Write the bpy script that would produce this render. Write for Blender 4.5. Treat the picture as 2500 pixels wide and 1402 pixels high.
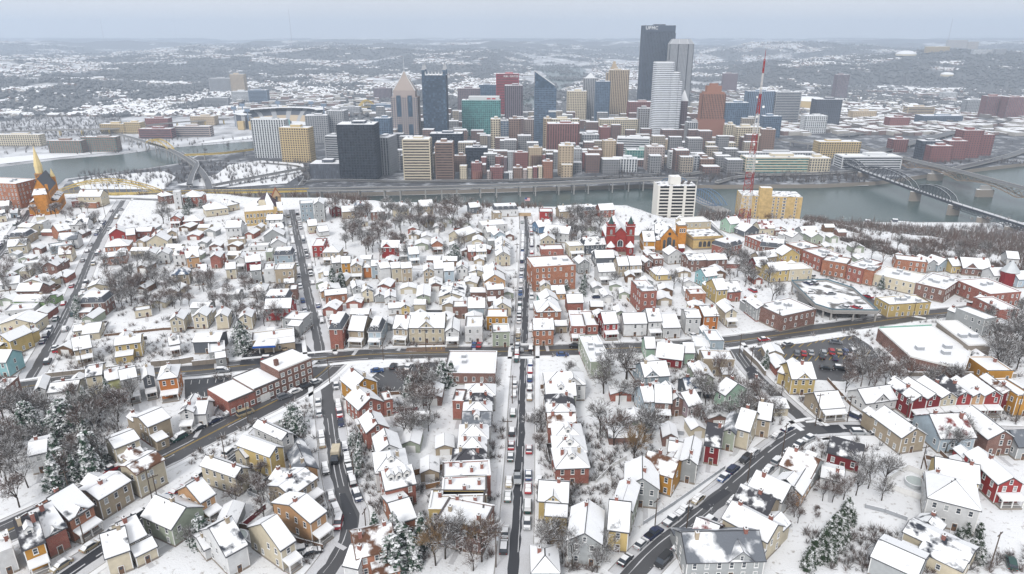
import bpy, math, random
import numpy as np
from mathutils import Vector
random.seed(7); np.random.seed(7)
for o in list(bpy.data.objects): bpy.data.objects.remove(o)
SC = bpy.context.scene
COL = SC.collection

# ---------------------------------------------------------------- camera
FPX, CX, CY, YH, H = 1667.0, 1250.0, 701.0, 84.0, 110.0
PITCH = math.atan((CY - YH) / FPX)
cam = bpy.data.cameras.new('camera'); cam.sensor_width = 36.0; cam.lens = FPX * 36 / 2500
cam.clip_start = 1.0; cam.clip_end = 60000
camo = bpy.data.objects.new('camera', cam); COL.objects.link(camo)
camo.location = (0, 0, H); camo.rotation_euler = (math.pi / 2 - PITCH, 0, 0)
SC.camera = camo

# ---------------------------------------------------------------- sky, sun, exposure
SUN_EL, SUN_AZ = math.radians(42), math.radians(205)      # overcast, behind the left shoulder
w = bpy.data.worlds.new('World'); SC.world = w; w.use_nodes = True
nt = w.node_tree; nt.nodes.clear()
sky = nt.nodes.new('ShaderNodeTexSky'); sky.sky_type = 'NISHITA'; sky.sun_disc = False
sky.sun_elevation = SUN_EL; sky.sun_rotation = SUN_AZ; sky.air_density = 1.0; sky.dust_density = 4.0; sky.ozone_density = 1.5
hsv = nt.nodes.new('ShaderNodeHueSaturation'); hsv.inputs['Saturation'].default_value = 0.24
cloud = nt.nodes.new('ShaderNodeMix'); cloud.data_type = 'RGBA'; cloud.inputs[0].default_value = 0.74
cloud.inputs[7].default_value = (11.0, 11.6, 12.8, 1)      # even cloud deck over the clear-sky model
bg = nt.nodes.new('ShaderNodeBackground'); bg.inputs['Strength'].default_value = 0.067
wo = nt.nodes.new('ShaderNodeOutputWorld')
cn = nt.nodes.new('ShaderNodeTexNoise'); cn.inputs['Scale'].default_value = 2.2; cn.inputs['Detail'].default_value = 4
cm = nt.nodes.new('ShaderNodeMapping'); cm.inputs['Scale'].default_value = (1, 1, 4); ct = nt.nodes.new('ShaderNodeTexCoord')
cr = nt.nodes.new('ShaderNodeValToRGB'); cr.color_ramp.elements[0].position = .3; cr.color_ramp.elements[1].position = .7
cr.color_ramp.elements[0].color = (.86, .875, .90, 1); cr.color_ramp.elements[1].color = (1, 1, 1, 1)
ck = nt.nodes.new('ShaderNodeVectorMath'); ck.operation = 'MULTIPLY'; ck.inputs[1].default_value = (12.6, 12.6, 12.8)
nt.links.new(ct.outputs['Generated'], cm.inputs[0]); nt.links.new(cm.outputs[0], cn.inputs['Vector']); nt.links.new(cn.outputs['Fac'], cr.inputs[0]); nt.links.new(cr.outputs[0], ck.inputs[0]); nt.links.new(ck.outputs[0], cloud.inputs[7])
nt.links.new(sky.outputs[0], hsv.inputs['Color']); nt.links.new(hsv.outputs[0], cloud.inputs[6])
nt.links.new(cloud.outputs[2], bg.inputs['Color']); nt.links.new(bg.outputs[0], wo.inputs['Surface'])
sl = bpy.data.lights.new('sun', 'SUN'); sl.energy = 1.45; sl.angle = math.radians(14); sl.color = (1.0, .965, .92)
so = bpy.data.objects.new('sun', sl); COL.objects.link(so)
sd = Vector((math.sin(SUN_AZ) * math.cos(SUN_EL), math.cos(SUN_AZ) * math.cos(SUN_EL), math.sin(SUN_EL)))
so.rotation_euler = (-sd).to_track_quat('-Z', 'Y').to_euler(); so.location = (0, 0, 300)
SC.view_settings.view_transform = 'Standard'; SC.view_settings.look = 'None'
SC.view_settings.exposure = 0.45; SC.view_settings.gamma = 1.0
SC.cycles.use_denoising = True
SC.cycles.max_bounces = 5; SC.cycles.diffuse_bounces = 1; SC.cycles.glossy_bounces = 2
SC.cycles.transmission_bounces = 2; SC.cycles.volume_bounces = 1; SC.cycles.transparent_max_bounces = 4
SC.cycles.caustics_reflective = False; SC.cycles.caustics_refractive = False

# ---------------------------------------------------------------- pixel -> place
SP, CP = math.sin(PITCH), math.cos(PITCH)
def ray(px, py):
    x = (px - CX) / FPX; y = (CY - py) / FPX
    return (x, CP + y * SP, -SP + y * CP)
def at(px, py, z=0.0):
    d = ray(px, py); k = (z - H) / d[2]
    return (d[0] * k, d[1] * k, z)
def at_y(px, py, Y):
    d = ray(px, py); k = Y / d[1]
    return (d[0] * k, Y, H + d[2] * k)
def pix(X, Y, Z):
    dz = Z - H
    f = Y * CP - dz * SP; u = Y * SP + dz * CP
    return (CX + FPX * X / f, CY - FPX * u / f)
EDGE = ([-2, -.3, -.1, .17, .24, .42, .464, .62, .80, 2], [486, 486, 452, 450, 410, 404, 398, 345, 306, 306])
FOOT = ([-2, -.3, .25, .40, .464, .62, .80, 2], [770, 770, 760, 800, 840, 850, 845, 845])
def tz(X, Y):
    X = np.asarray(X, float); Y = np.asarray(Y, float)
    t = X / np.maximum(Y, 1.0)
    E = np.interp(t, *EDGE); F = np.interp(t, *FOOT)
    s = np.clip((Y - E) / (F - E), 0, 1); s = s * s * (3 - 2 * s) * .5 + s * .5
    s = np.where(Y < E, 0, s)
    z = -126 * s
    B = np.where(t > .42, 888, F + 15)
    return np.where(Y > B, -136.0, z)

# ---------------------------------------------------------------- materials
def new_mat(name):
    m = bpy.data.materials.new(name); m.use_nodes = True
    n = m.node_tree; b = n.nodes['Principled BSDF']
    return m, n, b, n.links.new
def node(n, t, **kw):
    x = n.nodes.new(t)
    for k, v in kw.items(): setattr(x, k, v)
    return x
def noise(n, l, scale, detail=3, vec=None, rough=.55):
    x = node(n, 'ShaderNodeTexNoise'); x.inputs['Scale'].default_value = scale
    x.inputs['Detail'].default_value = detail; x.inputs['Roughness'].default_value = rough
    if vec is not None: l(vec, x.inputs['Vector'])
    return x
def ramp(n, l, src, stops):
    r = node(n, 'ShaderNodeValToRGB')
    while len(r.color_ramp.elements) < len(stops): r.color_ramp.elements.new(.5)
    for e, (p, c) in zip(r.color_ramp.elements, stops):
        e.position = p; e.color = (c, c, c, 1) if not hasattr(c, '__len__') else (*c, 1)
    l(src, r.inputs[0]); return r
def mixc(n, l, fac, a, b):
    x = node(n, 'ShaderNodeMix', data_type='RGBA')
    if isinstance(fac, (int, float)): x.inputs[0].default_value = fac
    else: l(fac, x.inputs[0])
    for i, c in ((6, a), (7, b)):
        if hasattr(c, 'node'): l(c, x.inputs[i])
        else: x.inputs[i].default_value = (*c, 1)
    return x.outputs[2]
def bump(n, l, b, src, strength, dist):
    x = node(n, 'ShaderNodeBump'); x.inputs['Strength'].default_value = strength; x.inputs['Distance'].default_value = dist
    l(src, x.inputs['Height']); l(x.outputs[0], b.inputs['Normal'])
def objvec(n, l):
    """object coordinates shifted by a random amount for each object, so that alike meshes differ"""
    tc = node(n, 'ShaderNodeTexCoord'); oi = node(n, 'ShaderNodeObjectInfo')
    m = node(n, 'ShaderNodeVectorMath', operation='MULTIPLY_ADD'); m.inputs[1].default_value = (1, 1, 1)
    k = node(n, 'ShaderNodeMath', operation='MULTIPLY'); k.inputs[1].default_value = 300
    l(oi.outputs['Random'], k.inputs[0]); l(tc.outputs['Object'], m.inputs[0]); l(k.outputs[0], m.inputs[2])
    return m.outputs[0], oi
SNOW = (.86, .875, .90)
M = {}
def plain(name, c, rough=.7, spec=.3, var=.12, scale=1.5, metal=0):
    m, n, b, l = new_mat(name); v, oi = objvec(n, l)
    x = noise(n, l, scale, 4, v)
    lo = tuple(q * (1 - var) for q in c); hi = tuple(min(1, q * (1 + var)) for q in c)
    l(mixc(n, l, x.outputs['Fac'], lo, hi), b.inputs['Base Color'])
    b.inputs['Roughness'].default_value = rough; b.inputs['Specular IOR Level'].default_value = spec; b.inputs['Metallic'].default_value = metal
    M[name] = m; return m
def snow_mat(name, scale=.35):
    m, n, b, l = new_mat(name); v, oi = objvec(n, l)
    a = noise(n, l, scale, 5, v); c = noise(n, l, scale * 7, 3, v)
    r = ramp(n, l, a.outputs['Fac'], [(.25, tuple(q * .93 for q in SNOW)), (.6, SNOW)])
    l(r.outputs[0], b.inputs['Base Color']); b.inputs['Roughness'].default_value = .65; b.inputs['Specular IOR Level'].default_value = .15
    bump(n, l, b, c.outputs['Fac'], .35, .1); M[name] = m; return m
def patch_mat(name, under, bare, scale=.33):
    """snow lying on a roof, with bare patches where it has slid or melted"""
    m, n, b, l = new_mat(name); v, oi = objvec(n, l)
    a = noise(n, l, scale, 4, v, .5); f = noise(n, l, 6, 3, v)
    k = ramp(n, l, a.outputs['Fac'], [(bare - .06, 0), (bare - .005, .45), (bare + .05, 1)])
    sh = mixc(n, l, f.outputs['Fac'], tuple(q * .7 for q in under), tuple(q * 1.25 for q in under))
    s2 = mixc(n, l, f.outputs['Fac'], tuple(q * .95 for q in SNOW), SNOW)
    l(mixc(n, l, k.outputs[0], sh, s2), b.inputs['Base Color']); b.inputs['Roughness'].default_value = .7
    b.inputs['Specular IOR Level'].default_value = .2
    bump(n, l, b, a.outputs['Fac'], .3, .15); M[name] = m
def siding(name, c, pitch=.2):
    m, n, b, l = new_mat(name); v, oi = objvec(n, l)
    tc = node(n, 'ShaderNodeTexCoord'); wv = node(n, 'ShaderNodeTexWave', bands_direction='Z', wave_profile='SAW')
    wv.inputs['Scale'].default_value = .31 / pitch; wv.inputs['Distortion'].default_value = 0
    l(tc.outputs['Object'], wv.inputs['Vector'])
    a = noise(n, l, .8, 5, v)
    cc = mixc(n, l, a.outputs['Fac'], tuple(q * .68 for q in c), tuple(min(1, q * 1.06) for q in c))
    hs = node(n, 'ShaderNodeHueSaturation'); mr = node(n, 'ShaderNodeMapRange')
    mr.inputs['To Min'].default_value = .88; mr.inputs['To Max'].default_value = 1.08
    l(oi.outputs['Random'], mr.inputs[0]); l(mr.outputs[0], hs.inputs['Value']); l(cc, hs.inputs['Color'])
    l(hs.outputs[0], b.inputs['Base Color']); b.inputs['Roughness'].default_value = .6; b.inputs['Specular IOR Level'].default_value = .25
    bump(n, l, b, wv.outputs['Fac'], .5, .03); M[name] = m
def brick(name, c, mortar=(.36, .33, .3)):
    m, n, b, l = new_mat(name); v, oi = objvec(n, l)
    tc = node(n, 'ShaderNodeTexCoord'); sx = node(n, 'ShaderNodeSeparateXYZ'); cb = node(n, 'ShaderNodeCombineXYZ'); ad = node(n, 'ShaderNodeMath', operation='ADD')
    l(tc.outputs['Object'], sx.inputs[0]); l(sx.outputs[0], ad.inputs[0]); l(sx.outputs[1], ad.inputs[1]); l(ad.outputs[0], cb.inputs[0]); l(sx.outputs[2], cb.inputs[1])
    br = node(n, 'ShaderNodeTexBrick'); l(cb.outputs[0], br.inputs['Vector'])
    br.inputs['Scale'].default_value = 1; br.inputs['Brick Width'].default_value = .24; br.inputs['Row Height'].default_value = .08; br.inputs['Mortar Size'].default_value = .008
    br.inputs['Color1'].default_value = (*[q * .85 for q in c], 1); br.inputs['Color2'].default_value = (*[q * 1.12 for q in c], 1); br.inputs['Mortar'].default_value = (*mortar, 1)
    a = noise(n, l, .5, 5, v); r = ramp(n, l, a.outputs['Fac'], [(.3, .72), (.65, 1.05)])
    mx = node(n, 'ShaderNodeMix', data_type='RGBA', blend_type='MULTIPLY'); mx.inputs[0].default_value = 1
    l(br.outputs[0], mx.inputs[6]); l(r.outputs[0], mx.inputs[7]); l(mx.outputs[2], b.inputs['Base Color'])
    b.inputs['Roughness'].default_value = .8; b.inputs['Specular IOR Level'].default_value = .15; M[name] = m
def glass(name, c, rough=.12, cell=None):
    m, n, b, l = new_mat(name); v, oi = objvec(n, l)
    if cell:         # every pane a little different: blinds and clear glass, tone random per cell
        mp = node(n, 'ShaderNodeVectorMath', operation='DIVIDE'); mp.inputs[1].default_value = cell; l(v, mp.inputs[0])
        fl = node(n, 'ShaderNodeVectorMath', operation='FLOOR'); l(mp.outputs[0], fl.inputs[0]); a = node(n, 'ShaderNodeTexWhiteNoise'); l(fl.outputs[0], a.inputs[0])
        r = ramp(n, l, a.outputs[0], [(0, tuple(q * .7 for q in c)), (.75, tuple(q * 1.2 for q in c)), (1, tuple(q * 1.7 + .015 for q in c))]); l(r.outputs[0], b.inputs['Base Color'])
    else:
        a = noise(n, l, .6, 2, v)
        l(mixc(n, l, a.outputs['Fac'], tuple(q * .6 for q in c), tuple(q * 1.5 for q in c)), b.inputs['Base Color'])
    b.inputs['Roughness'].default_value = rough; b.inputs['Specular IOR Level'].default_value = .5; M[name] = m
def frosted(name, c, amount=.45, scale=.9):
    """bark, twigs or needles with snow lying on whatever faces up"""
    m, n, b, l = new_mat(name); v, oi = objvec(n, l)
    g = node(n, 'ShaderNodeNewGeometry'); s = node(n, 'ShaderNodeSeparateXYZ'); l(g.outputs['Normal'], s.inputs[0])
    ab = node(n, 'ShaderNodeMath', operation='ABSOLUTE'); l(s.outputs[2], ab.inputs[0])
    a = noise(n, l, scale, 4, v); ad = node(n, 'ShaderNodeMath', operation='MULTIPLY'); l(ab.outputs[0], ad.inputs[0]); l(a.outputs['Fac'], ad.inputs[1])
    k = ramp(n, l, ad.outputs[0], [(max(0, .5 - amount), 0), (max(.06, .62 - amount), 1)])
    f = noise(n, l, scale * 2, 2, v)
    cc = mixc(n, l, f.outputs['Fac'], tuple(q * .6 for q in c), tuple(q * 1.4 for q in c))
    l(mixc(n, l, k.outputs[0], cc, SNOW), b.inputs['Base Color']); b.inputs['Roughness'].default_value = .8; b.inputs['Specular IOR Level'].default_value = .1
    M[name] = m
snow_mat('snow'); snow_mat('roof_snow', .5)
patch_mat('snow_grey', (.085, .09, .10), .33); patch_mat('snow_dark', (.045, .05, .065), .42)
patch_mat('snow_brown', (.13, .065, .04), .45); patch_mat('snow_red', (.2, .05, .045), .45); patch_mat('snow_blue', (.07, .10, .16), .5)
patch_mat('bare_grey', (.15, .165, .19), .55, .16); patch_mat('bare_dark', (.06, .06, .07), .56)
plain('shingle', (.07, .072, .08), .85); plain('shingle_brown', (.13, .07, .045), .85); plain('slate', (.09, .10, .12), .7)
plain('trim', (.78, .78, .77), .5, var=.05); plain('trim_dark', (.10, .09, .09), .6)
glass('pane', (.045, .055, .07)); glass('pane_pale', (.30, .32, .33), .3)
plain('concrete', (.36, .35, .34), .85); plain('concrete_dark', (.2, .2, .2), .85); plain('stone', (.27, .235, .2), .85)
plain('wood', (.16, .095, .06), .8); plain('pole_wood', (.10, .075, .06), .85); plain('metal', (.35, .37, .4), .4, .5); plain('metal_dark', (.06, .065, .075), .45, .5)
plain('tyre', (.02, .02, .022), .8); plain('fence_wood', (.32, .18, .085), .85); plain('copper', (.20, .42, .33), .6)
WALL = {}
for k, nm, c, kind in [('W', 'white', (.74, .75, .76), 's'), ('C', 'cream', (.66, .59, .45), 's'), ('T', 'tan', (.46, .38, .28), 's'), ('Y', 'yellow', (.63, .48, .21), 's'),
        ('A', 'amber', (.58, .29, .055), 's'), ('Q', 'orange', (.55, .20, .06), 's'), ('R', 'red brick', (.34, .085, .055), 'b'), ('O', 'orange brick', (.40, .135, .06), 'b'),
        ('B', 'brown brick', (.20, .085, .065), 'b'), ('D', 'dark red', (.23, .025, .03), 's'), ('G', 'grey', (.42, .44, .45), 's'), ('L', 'pale blue', (.50, .60, .68), 's'),
        ('K', 'dark grey', (.14, .155, .18), 's'), ('S', 'sage green', (.40, .45, .36), 's'), ('M', 'mint green', (.42, .60, .48), 's'), ('P', 'peach', (.62, .37, .20), 's'),
        ('N', 'pale lime', (.66, .66, .34), 's'), ('U', 'blue', (.16, .27, .42), 's'), ('V', 'lilac grey', (.42, .34, .38), 's'), ('E', 'teal', (.22, .44, .42), 's'),
        ('X', 'bright green', (.30, .46, .22), 's'), ('F', 'painted red', (.38, .05, .048), 's'), ('J', 'turquoise', (.30, .53, .57), 's'), ('Z', 'blue grey', (.38, .46, .52), 's')]:
    (siding if kind == 's' else brick)('wall_' + k, c); WALL[k] = nm
brick('brick_chimney', (.30, .085, .06)); brick('church_red', (.36, .05, .045), (.2, .06, .05)); brick('church_orange', (.62, .26, .05), (.45, .22, .08)); brick('buff_brick', (.60, .42, .18), (.5, .4, .25))

# ---------------------------------------------------------------- mesh building
class MB:
    def __init__(s): s.v = []; s.f = []; s.m = []; s.names = []
    def mi(s, name):
        if name not in s.names: s.names.append(name)
        return s.names.index(name)
    def face(s, pts, mat):
        i = len(s.v); s.v.extend(pts); s.f.append(tuple(range(i, i + len(pts)))); s.m.append(s.mi(mat))
    def poly(s, vs, fs, mat):
        i = len(s.v); s.v.extend(vs); k = s.mi(mat)
        for f in fs: s.f.append(tuple(i + q for q in f)); s.m.append(k)
    def box(s, x0, x1, y0, y1, z0, z1, mat, bottom=True):
        fs = [(0, 1, 5, 4), (1, 2, 6, 5), (2, 3, 7, 6), (3, 0, 4, 7), (4, 5, 6, 7)] + ([(3, 2, 1, 0)] if bottom else [])
        s.poly([(x0, y0, z0), (x1, y0, z0), (x1, y1, z0), (x0, y1, z0), (x0, y0, z1), (x1, y0, z1), (x1, y1, z1), (x0, y1, z1)], fs, mat)
    def slab(s, quad, t, mat):
        """a sloping sheet of thickness t (upwards) on the given corner points"""
        n = len(quad); top = [(x, y, z + t) for x, y, z in quad]
        fs = [tuple(range(n, 2 * n)), tuple(reversed(range(n)))] + [(i, (i + 1) % n, n + (i + 1) % n, n + i) for i in range(n)]
        s.poly(list(quad) + top, fs, mat)
    def prism(s, pts, z0, z1, mat, top=None):
        n = len(pts); b = [(x, y, z0) for x, y in pts]; t = [(x, y, z1) for x, y in pts]
        s.poly(b + t, [(i, (i + 1) % n, n + (i + 1) % n, n + i) for i in range(n)], mat)
        s.poly(t, [tuple(range(n))], top or mat)
    def cone(s, pts, z0, apex, mat):
        n = len(pts); s.poly([(x, y, z0) for x, y in pts] + [apex], [(i, (i + 1) % n, n) for i in range(n)], mat)
    def tube(s, a, b, r0, r1, mat, n=4):
        a = Vector(a); b = Vector(b); d = (b - a)
        if d.length < 1e-6: return
        d.normalize(); u = d.orthogonal().normalized(); w_ = d.cross(u)
        vs = []
        for p, r in ((a, r0), (b, r1)):
            for i in range(n):
                q = 2 * math.pi * i / n; vs.append(tuple(p + (u * math.cos(q) + w_ * math.sin(q)) * r))
        s.poly(vs, [(i, (i + 1) % n, n + (i + 1) % n, n + i) for i in range(n)] + [tuple(range(n, 2 * n))], mat)
    def mesh(s, name):
        me = bpy.data.meshes.new(name); me.from_pydata(s.v, [], s.f)
        for nm in s.names: me.materials.append(M[nm])
        me.polygons.foreach_set('material_index', s.m); me.update(); return me
def ngon(r, n, cx=0, cy=0, ry=None, ph=0):
    return [(cx + r * math.cos(ph + 2 * math.pi * i / n), cy + (ry or r) * math.sin(ph + 2 * math.pi * i / n)) for i in range(n)]
def link(name, data, parent=None, loc=(0, 0, 0), rz=0, scale=None):
    o = bpy.data.objects.new(name, data); COL.objects.link(o)
    if parent is not None: o.parent = parent
    o.location = loc
    if rz: o.rotation_euler = (0, 0, rz)
    if scale: o.scale = scale
    return o
def part(name, mb, parent, loc=(0, 0, 0), rz=0):
    return link(name, mb.mesh(name), parent, loc, rz)
def tag(o, label, cat=None, group=None, kind=None):
    q = label.split()
    for w_ in ('low', 'tall', 'the', 'the', 'the'):
        if len(q) > 16 and w_ in q: q.remove(w_)
    label = ' '.join(q)
    o['label'] = label
    if cat: o['category'] = cat
    if group: o['group'] = group
    if kind: o['kind'] = kind
    return o
def thing(name, label, cat, loc=(0, 0, 0), rz=0, group=None):
    return tag(link(name, None, None, loc, rz), label, cat, group)
def copy_tree(o, parent=None):
    c = o.copy(); COL.objects.link(c); c.parent = parent
    for ch in o.children: copy_tree(ch, c)
    return c
def bulk(name, V, F, mats, mi=None):
    """a big mesh from arrays: V (n,3), F (m,3) or (m,4)"""
    me = bpy.data.meshes.new(name); V = np.asarray(V, np.float32); F = np.asarray(F, np.int32); k = F.shape[1]
    me.vertices.add(len(V)); me.vertices.foreach_set('co', V.ravel())
    me.loops.add(F.size); me.loops.foreach_set('vertex_index', F.ravel())
    me.polygons.add(len(F)); me.polygons.foreach_set('loop_start', np.arange(0, F.size, k, dtype=np.int32))
    for m_ in mats: me.materials.append(M[m_])
    if mi is not None: me.polygons.foreach_set('material_index', np.asarray(mi, np.int32))
    me.update(calc_edges=True); me.shade_flat(); return me
ORD = ['first', 'second', 'third', 'fourth', 'fifth', 'sixth', 'seventh', 'eighth', 'ninth', 'tenth', 'eleventh', 'twelfth', 'thirteenth', 'fourteenth', 'fifteenth', 'sixteenth', 'seventeenth', 'eighteenth', 'nineteenth', 'twentieth']
def ordw(i): return ORD[i] if i < len(ORD) else (('twenty-' + ORD[i - 20]) if i < 29 else 'thirty-' + ORD[(i - 30) % 20] if i >= 30 else 'thirtieth')
# ================================================================ SETTING
def vnoise(x, y, seed=0):
    x = np.asarray(x, float); y = np.asarray(y, float)
    xi = np.floor(x).astype(np.int64); yi = np.floor(y).astype(np.int64); fx = x - xi; fy = y - yi
    fx = fx * fx * (3 - 2 * fx); fy = fy * fy * (3 - 2 * fy)
    def h(a, b):
        n = (a * 374761393 + b * 668265263 + seed * 144269) & 0xffffffff
        n = ((n ^ (n >> 13)) * 1274126177) & 0xffffffff
        return ((n ^ (n >> 16)) & 0xffff) / 65535.0
    return (h(xi, yi) * (1 - fx) + h(xi + 1, yi) * fx) * (1 - fy) + (h(xi, yi + 1) * (1 - fx) + h(xi + 1, yi + 1) * fx) * fy
def fbm(x, y, seed=0, oct=4):
    s = 0; a = .5
    for i in range(oct): s = s + a * vnoise(x * 2 ** i, y * 2 ** i, seed + i * 17); a *= .5
    return s
def far_z(X, Y):
    """valley floor and the hills beyond it"""
    X = np.asarray(X, float); Y = np.asarray(Y, float); t = X / np.maximum(Y, 1)
    col = np.array([-1.4, -.78, -.66, -.52, -.3, -.05, .03, .22, .36, .5, .8, 1.4])
    y0 = np.interp(t, col, [1950, 1950, 2150, 2600, 3300, 3500, 5600, 5200, 2500, 2100, 1900, 1900])
    y1 = np.interp(t, col, [3000, 3000, 3300, 4200, 5000, 5600, 9500, 9000, 4300, 3800, 3400, 3400])
    s = np.clip((Y - y0) / (y1 - y0), 0, 1); s = s * s * (3 - 2 * s)
    big = fbm(X / 1500, Y / 1500, 3) - .47; mid = fbm(X / 560, Y / 560, 9) - .47
    far = np.clip((Y - y1) / 6000, 0, 1)
    z = -130 + s * (72 + 34 * far + 235 * big + 110 * mid) + np.clip((Y - 9000) / 7000, 0, 1) * 26 * s
    return np.clip(z, -130, 34)
def forest_mask(X, Y):
    z = far_z(X, Y); gx = (far_z(X + 60, Y) - far_z(X - 60, Y)); gy = (far_z(X, Y + 60) - far_z(X, Y - 60))
    slope = np.sqrt(gx * gx + gy * gy) / 120
    m = fbm(X / 700, Y / 900, 21) - .39 + (slope - .10) * 1.9 + (fbm(X / 160, Y / 220, 33) - .47) * 1.3
    return np.clip(.5 + m * 3.2, 0, 1) * np.clip((Y - 1850) / 400, 0, 1)

def land_material():
    m, n, b, l = new_mat('far_land'); tc = node(n, 'ShaderNodeTexCoord')
    at_ = node(n, 'ShaderNodeAttribute', attribute_name='forest')
    a = noise(n, l, .012, 6, tc.outputs['Object'], .7); f = noise(n, l, .05, 4, tc.outputs['Object'], .7)
    mp = node(n, 'ShaderNodeMapping'); mp.inputs['Scale'].default_value = (.02, .012, .02); l(tc.outputs['Object'], mp.inputs[0])
    v = node(n, 'ShaderNodeTexVoronoi'); v.inputs['Scale'].default_value = 1; l(mp.outputs[0], v.inputs['Vector'])
    s = node(n, 'ShaderNodeMath', operation='MULTIPLY_ADD'); s.inputs[1].default_value = 1.5; l(a.outputs['Fac'], s.inputs[0]); s.inputs[2].default_value = -.75
    s2 = node(n, 'ShaderNodeMath', operation='MULTIPLY_ADD'); s2.inputs[1].default_value = 1.2; l(f.outputs['Fac'], s2.inputs[0]); l(s.outputs[0], s2.inputs[2])
    s3 = node(n, 'ShaderNodeMath', operation='ADD'); l(s2.outputs[0], s3.inputs[0]); l(at_.outputs['Fac'], s3.inputs[1])
    k = ramp(n, l, s3.outputs[0], [(.62, 0), (1.0, 1)])
    wood = mixc(n, l, f.outputs['Fac'], (.085, .09, .10), (.22, .225, .235))
    open_ = mixc(n, l, v.outputs['Distance'], (.30, .30, .31), (.80, .82, .86))
    l(mixc(n, l, k.outputs[0], open_, wood), b.inputs['Base Color']); b.inputs['Roughness'].default_value = .9; b.inputs['Specular IOR Level'].default_value = .05
    M['far_land'] = m
land_material()
def far_land():
    ts = np.linspace(-1.3, 1.3, 540); ys = np.concatenate([np.linspace(820, 1900, 8), np.geomspace(1930, 17000, 290)])
    Y, T = np.meshgrid(ys, ts, indexing='ij'); X = T * Y; Z = far_z(X, Y)
    V = np.stack([X, Y, Z], -1).reshape(-1, 3); R, C = Y.shape
    i = np.arange(R * C).reshape(R, C); F = np.stack([i[:-1, :-1], i[:-1, 1:], i[1:, 1:], i[1:, :-1]], -1).reshape(-1, 4)
    me = bulk('valley_and_hills', V, F, ['far_land'])
    a = me.attributes.new('forest', 'FLOAT', 'POINT'); a.data.foreach_set('value', forest_mask(X, Y).ravel().astype(np.float32))
    me.shade_smooth()
    tag(link('valley_and_hills', me), 'snowy valley floor and wooded hills running to the horizon', kind='structure')
far_land()

def hill_material():
    m, n, b, l = new_mat('hill_snow'); tc = node(n, 'ShaderNodeTexCoord'); g = node(n, 'ShaderNodeNewGeometry')
    a = noise(n, l, .05, 6, tc.outputs['Object'], .62); f = noise(n, l, .6, 5, tc.outputs['Object'], .65); h = noise(n, l, 2.2, 4, tc.outputs['Object'])
    s = node(n, 'ShaderNodeSeparateXYZ'); l(g.outputs['Normal'], s.inputs[0])
    st = ramp(n, l, s.outputs[2], [(.93, .16), (.999, 0)])
    ad = node(n, 'ShaderNodeMath', operation='ADD'); l(f.outputs['Fac'], ad.inputs[0]); l(st.outputs[0], ad.inputs[1])
    k = ramp(n, l, ad.outputs[0], [(.565, 0), (.70, .85)])
    sn = mixc(n, l, a.outputs['Fac'], tuple(q * .90 for q in SNOW), SNOW)
    gr = mixc(n, l, h.outputs['Fac'], (.20, .17, .145), (.46, .43, .41))
    l(mixc(n, l, k.outputs[0], sn, gr), b.inputs['Base Color']); b.inputs['Roughness'].default_value = .75; b.inputs['Specular IOR Level'].default_value = .12
    bump(n, l, b, h.outputs['Fac'], .6, .25); M['hill_snow'] = m
hill_material()
def hilltop():
    xs = np.arange(-1180, 1240, 9.0); ys = np.concatenate([np.arange(-160, 300, 20.0), np.arange(300, 930, 7.0)])
    Y, X = np.meshgrid(ys, xs, indexing='ij'); Z = tz(X, Y)
    onslope = (Z < -.5) & (Z > -125)
    Z = Z + onslope * (fbm(X / 45, Y / 45, 5) - .47) * 9
    V = np.stack([X, Y, Z], -1).reshape(-1, 3); R, C = Y.shape; i = np.arange(R * C).reshape(R, C)
    F = np.stack([i[:-1, :-1], i[:-1, 1:], i[1:, 1:], i[1:, :-1]], -1).reshape(-1, 4)
    me = bulk('hilltop_ground', V, F, ['hill_snow']); me.shade_smooth()
    tag(link('hilltop_ground', me), 'snow covered hilltop ground falling away to the river', kind='structure')
hilltop()

# ---- rivers
def water_mat():
    m, n, b, l = new_mat('water'); tc = node(n, 'ShaderNodeTexCoord')
    a = noise(n, l, .010, 4, tc.outputs['Object']); f = noise(n, l, .22, 3, tc.outputs['Object'])
    l(mixc(n, l, a.outputs['Fac'], (.035, .065, .062), (.085, .12, .115)), b.inputs['Base Color'])
    b.inputs['Roughness'].default_value = .22; b.inputs['IOR'].default_value = 1.27; bump(n, l, b, f.outputs['Fac'], .22, .5); M['water'] = m
water_mat()
def sheet(name, pts, z, mat, label, kind='structure', px=True, cat=None):
    P = [at(x, y, z)[:2] if px else (x, y) for x, y in pts]
    mb = MB(); from mathutils.geometry import tessellate_polygon
    V3 = [Vector((x, y, z)) for x, y in P]; tris = tessellate_polygon([V3])
    def up(t):
        a, b, c = (V3[i] for i in t); return t if (b - a).cross(c - a).z > 0 else t[::-1]
    mb.poly([tuple(v) for v in V3], [up(t) for t in tris], mat)
    return tag(link(name, mb.mesh(name)), label, cat, kind=kind)
sheet('river', [(-300, 440), (0, 408), (150, 389), (290, 378), (400, 362), (620, 345), (800, 325), (1000, 300), (1260, 255), (1285, 215), (1335, 185), (1300, 160), (1315, 140), (1345, 138), (1352, 150), (1400, 158),
    (1432, 172), (1420, 190), (1330, 240), (1290, 275), (1000, 325), (800, 345), (620, 362), (484, 378), (440, 398), (350, 412), (160, 436), (120, 470), (400, 480), (700, 478), (1000, 472), (1560, 455), (1700, 456),
    (2000, 454), (2140, 447), (2300, 425), (2500, 402), (2800, 360), (3300, 330), (3600, 560), (2500, 557), (2300, 550), (1980, 548), (1700, 570), (1000, 570), (-400, 570), (-600, 500)], -129.6, 'water', 'grey green river winding round the downtown point')

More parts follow.
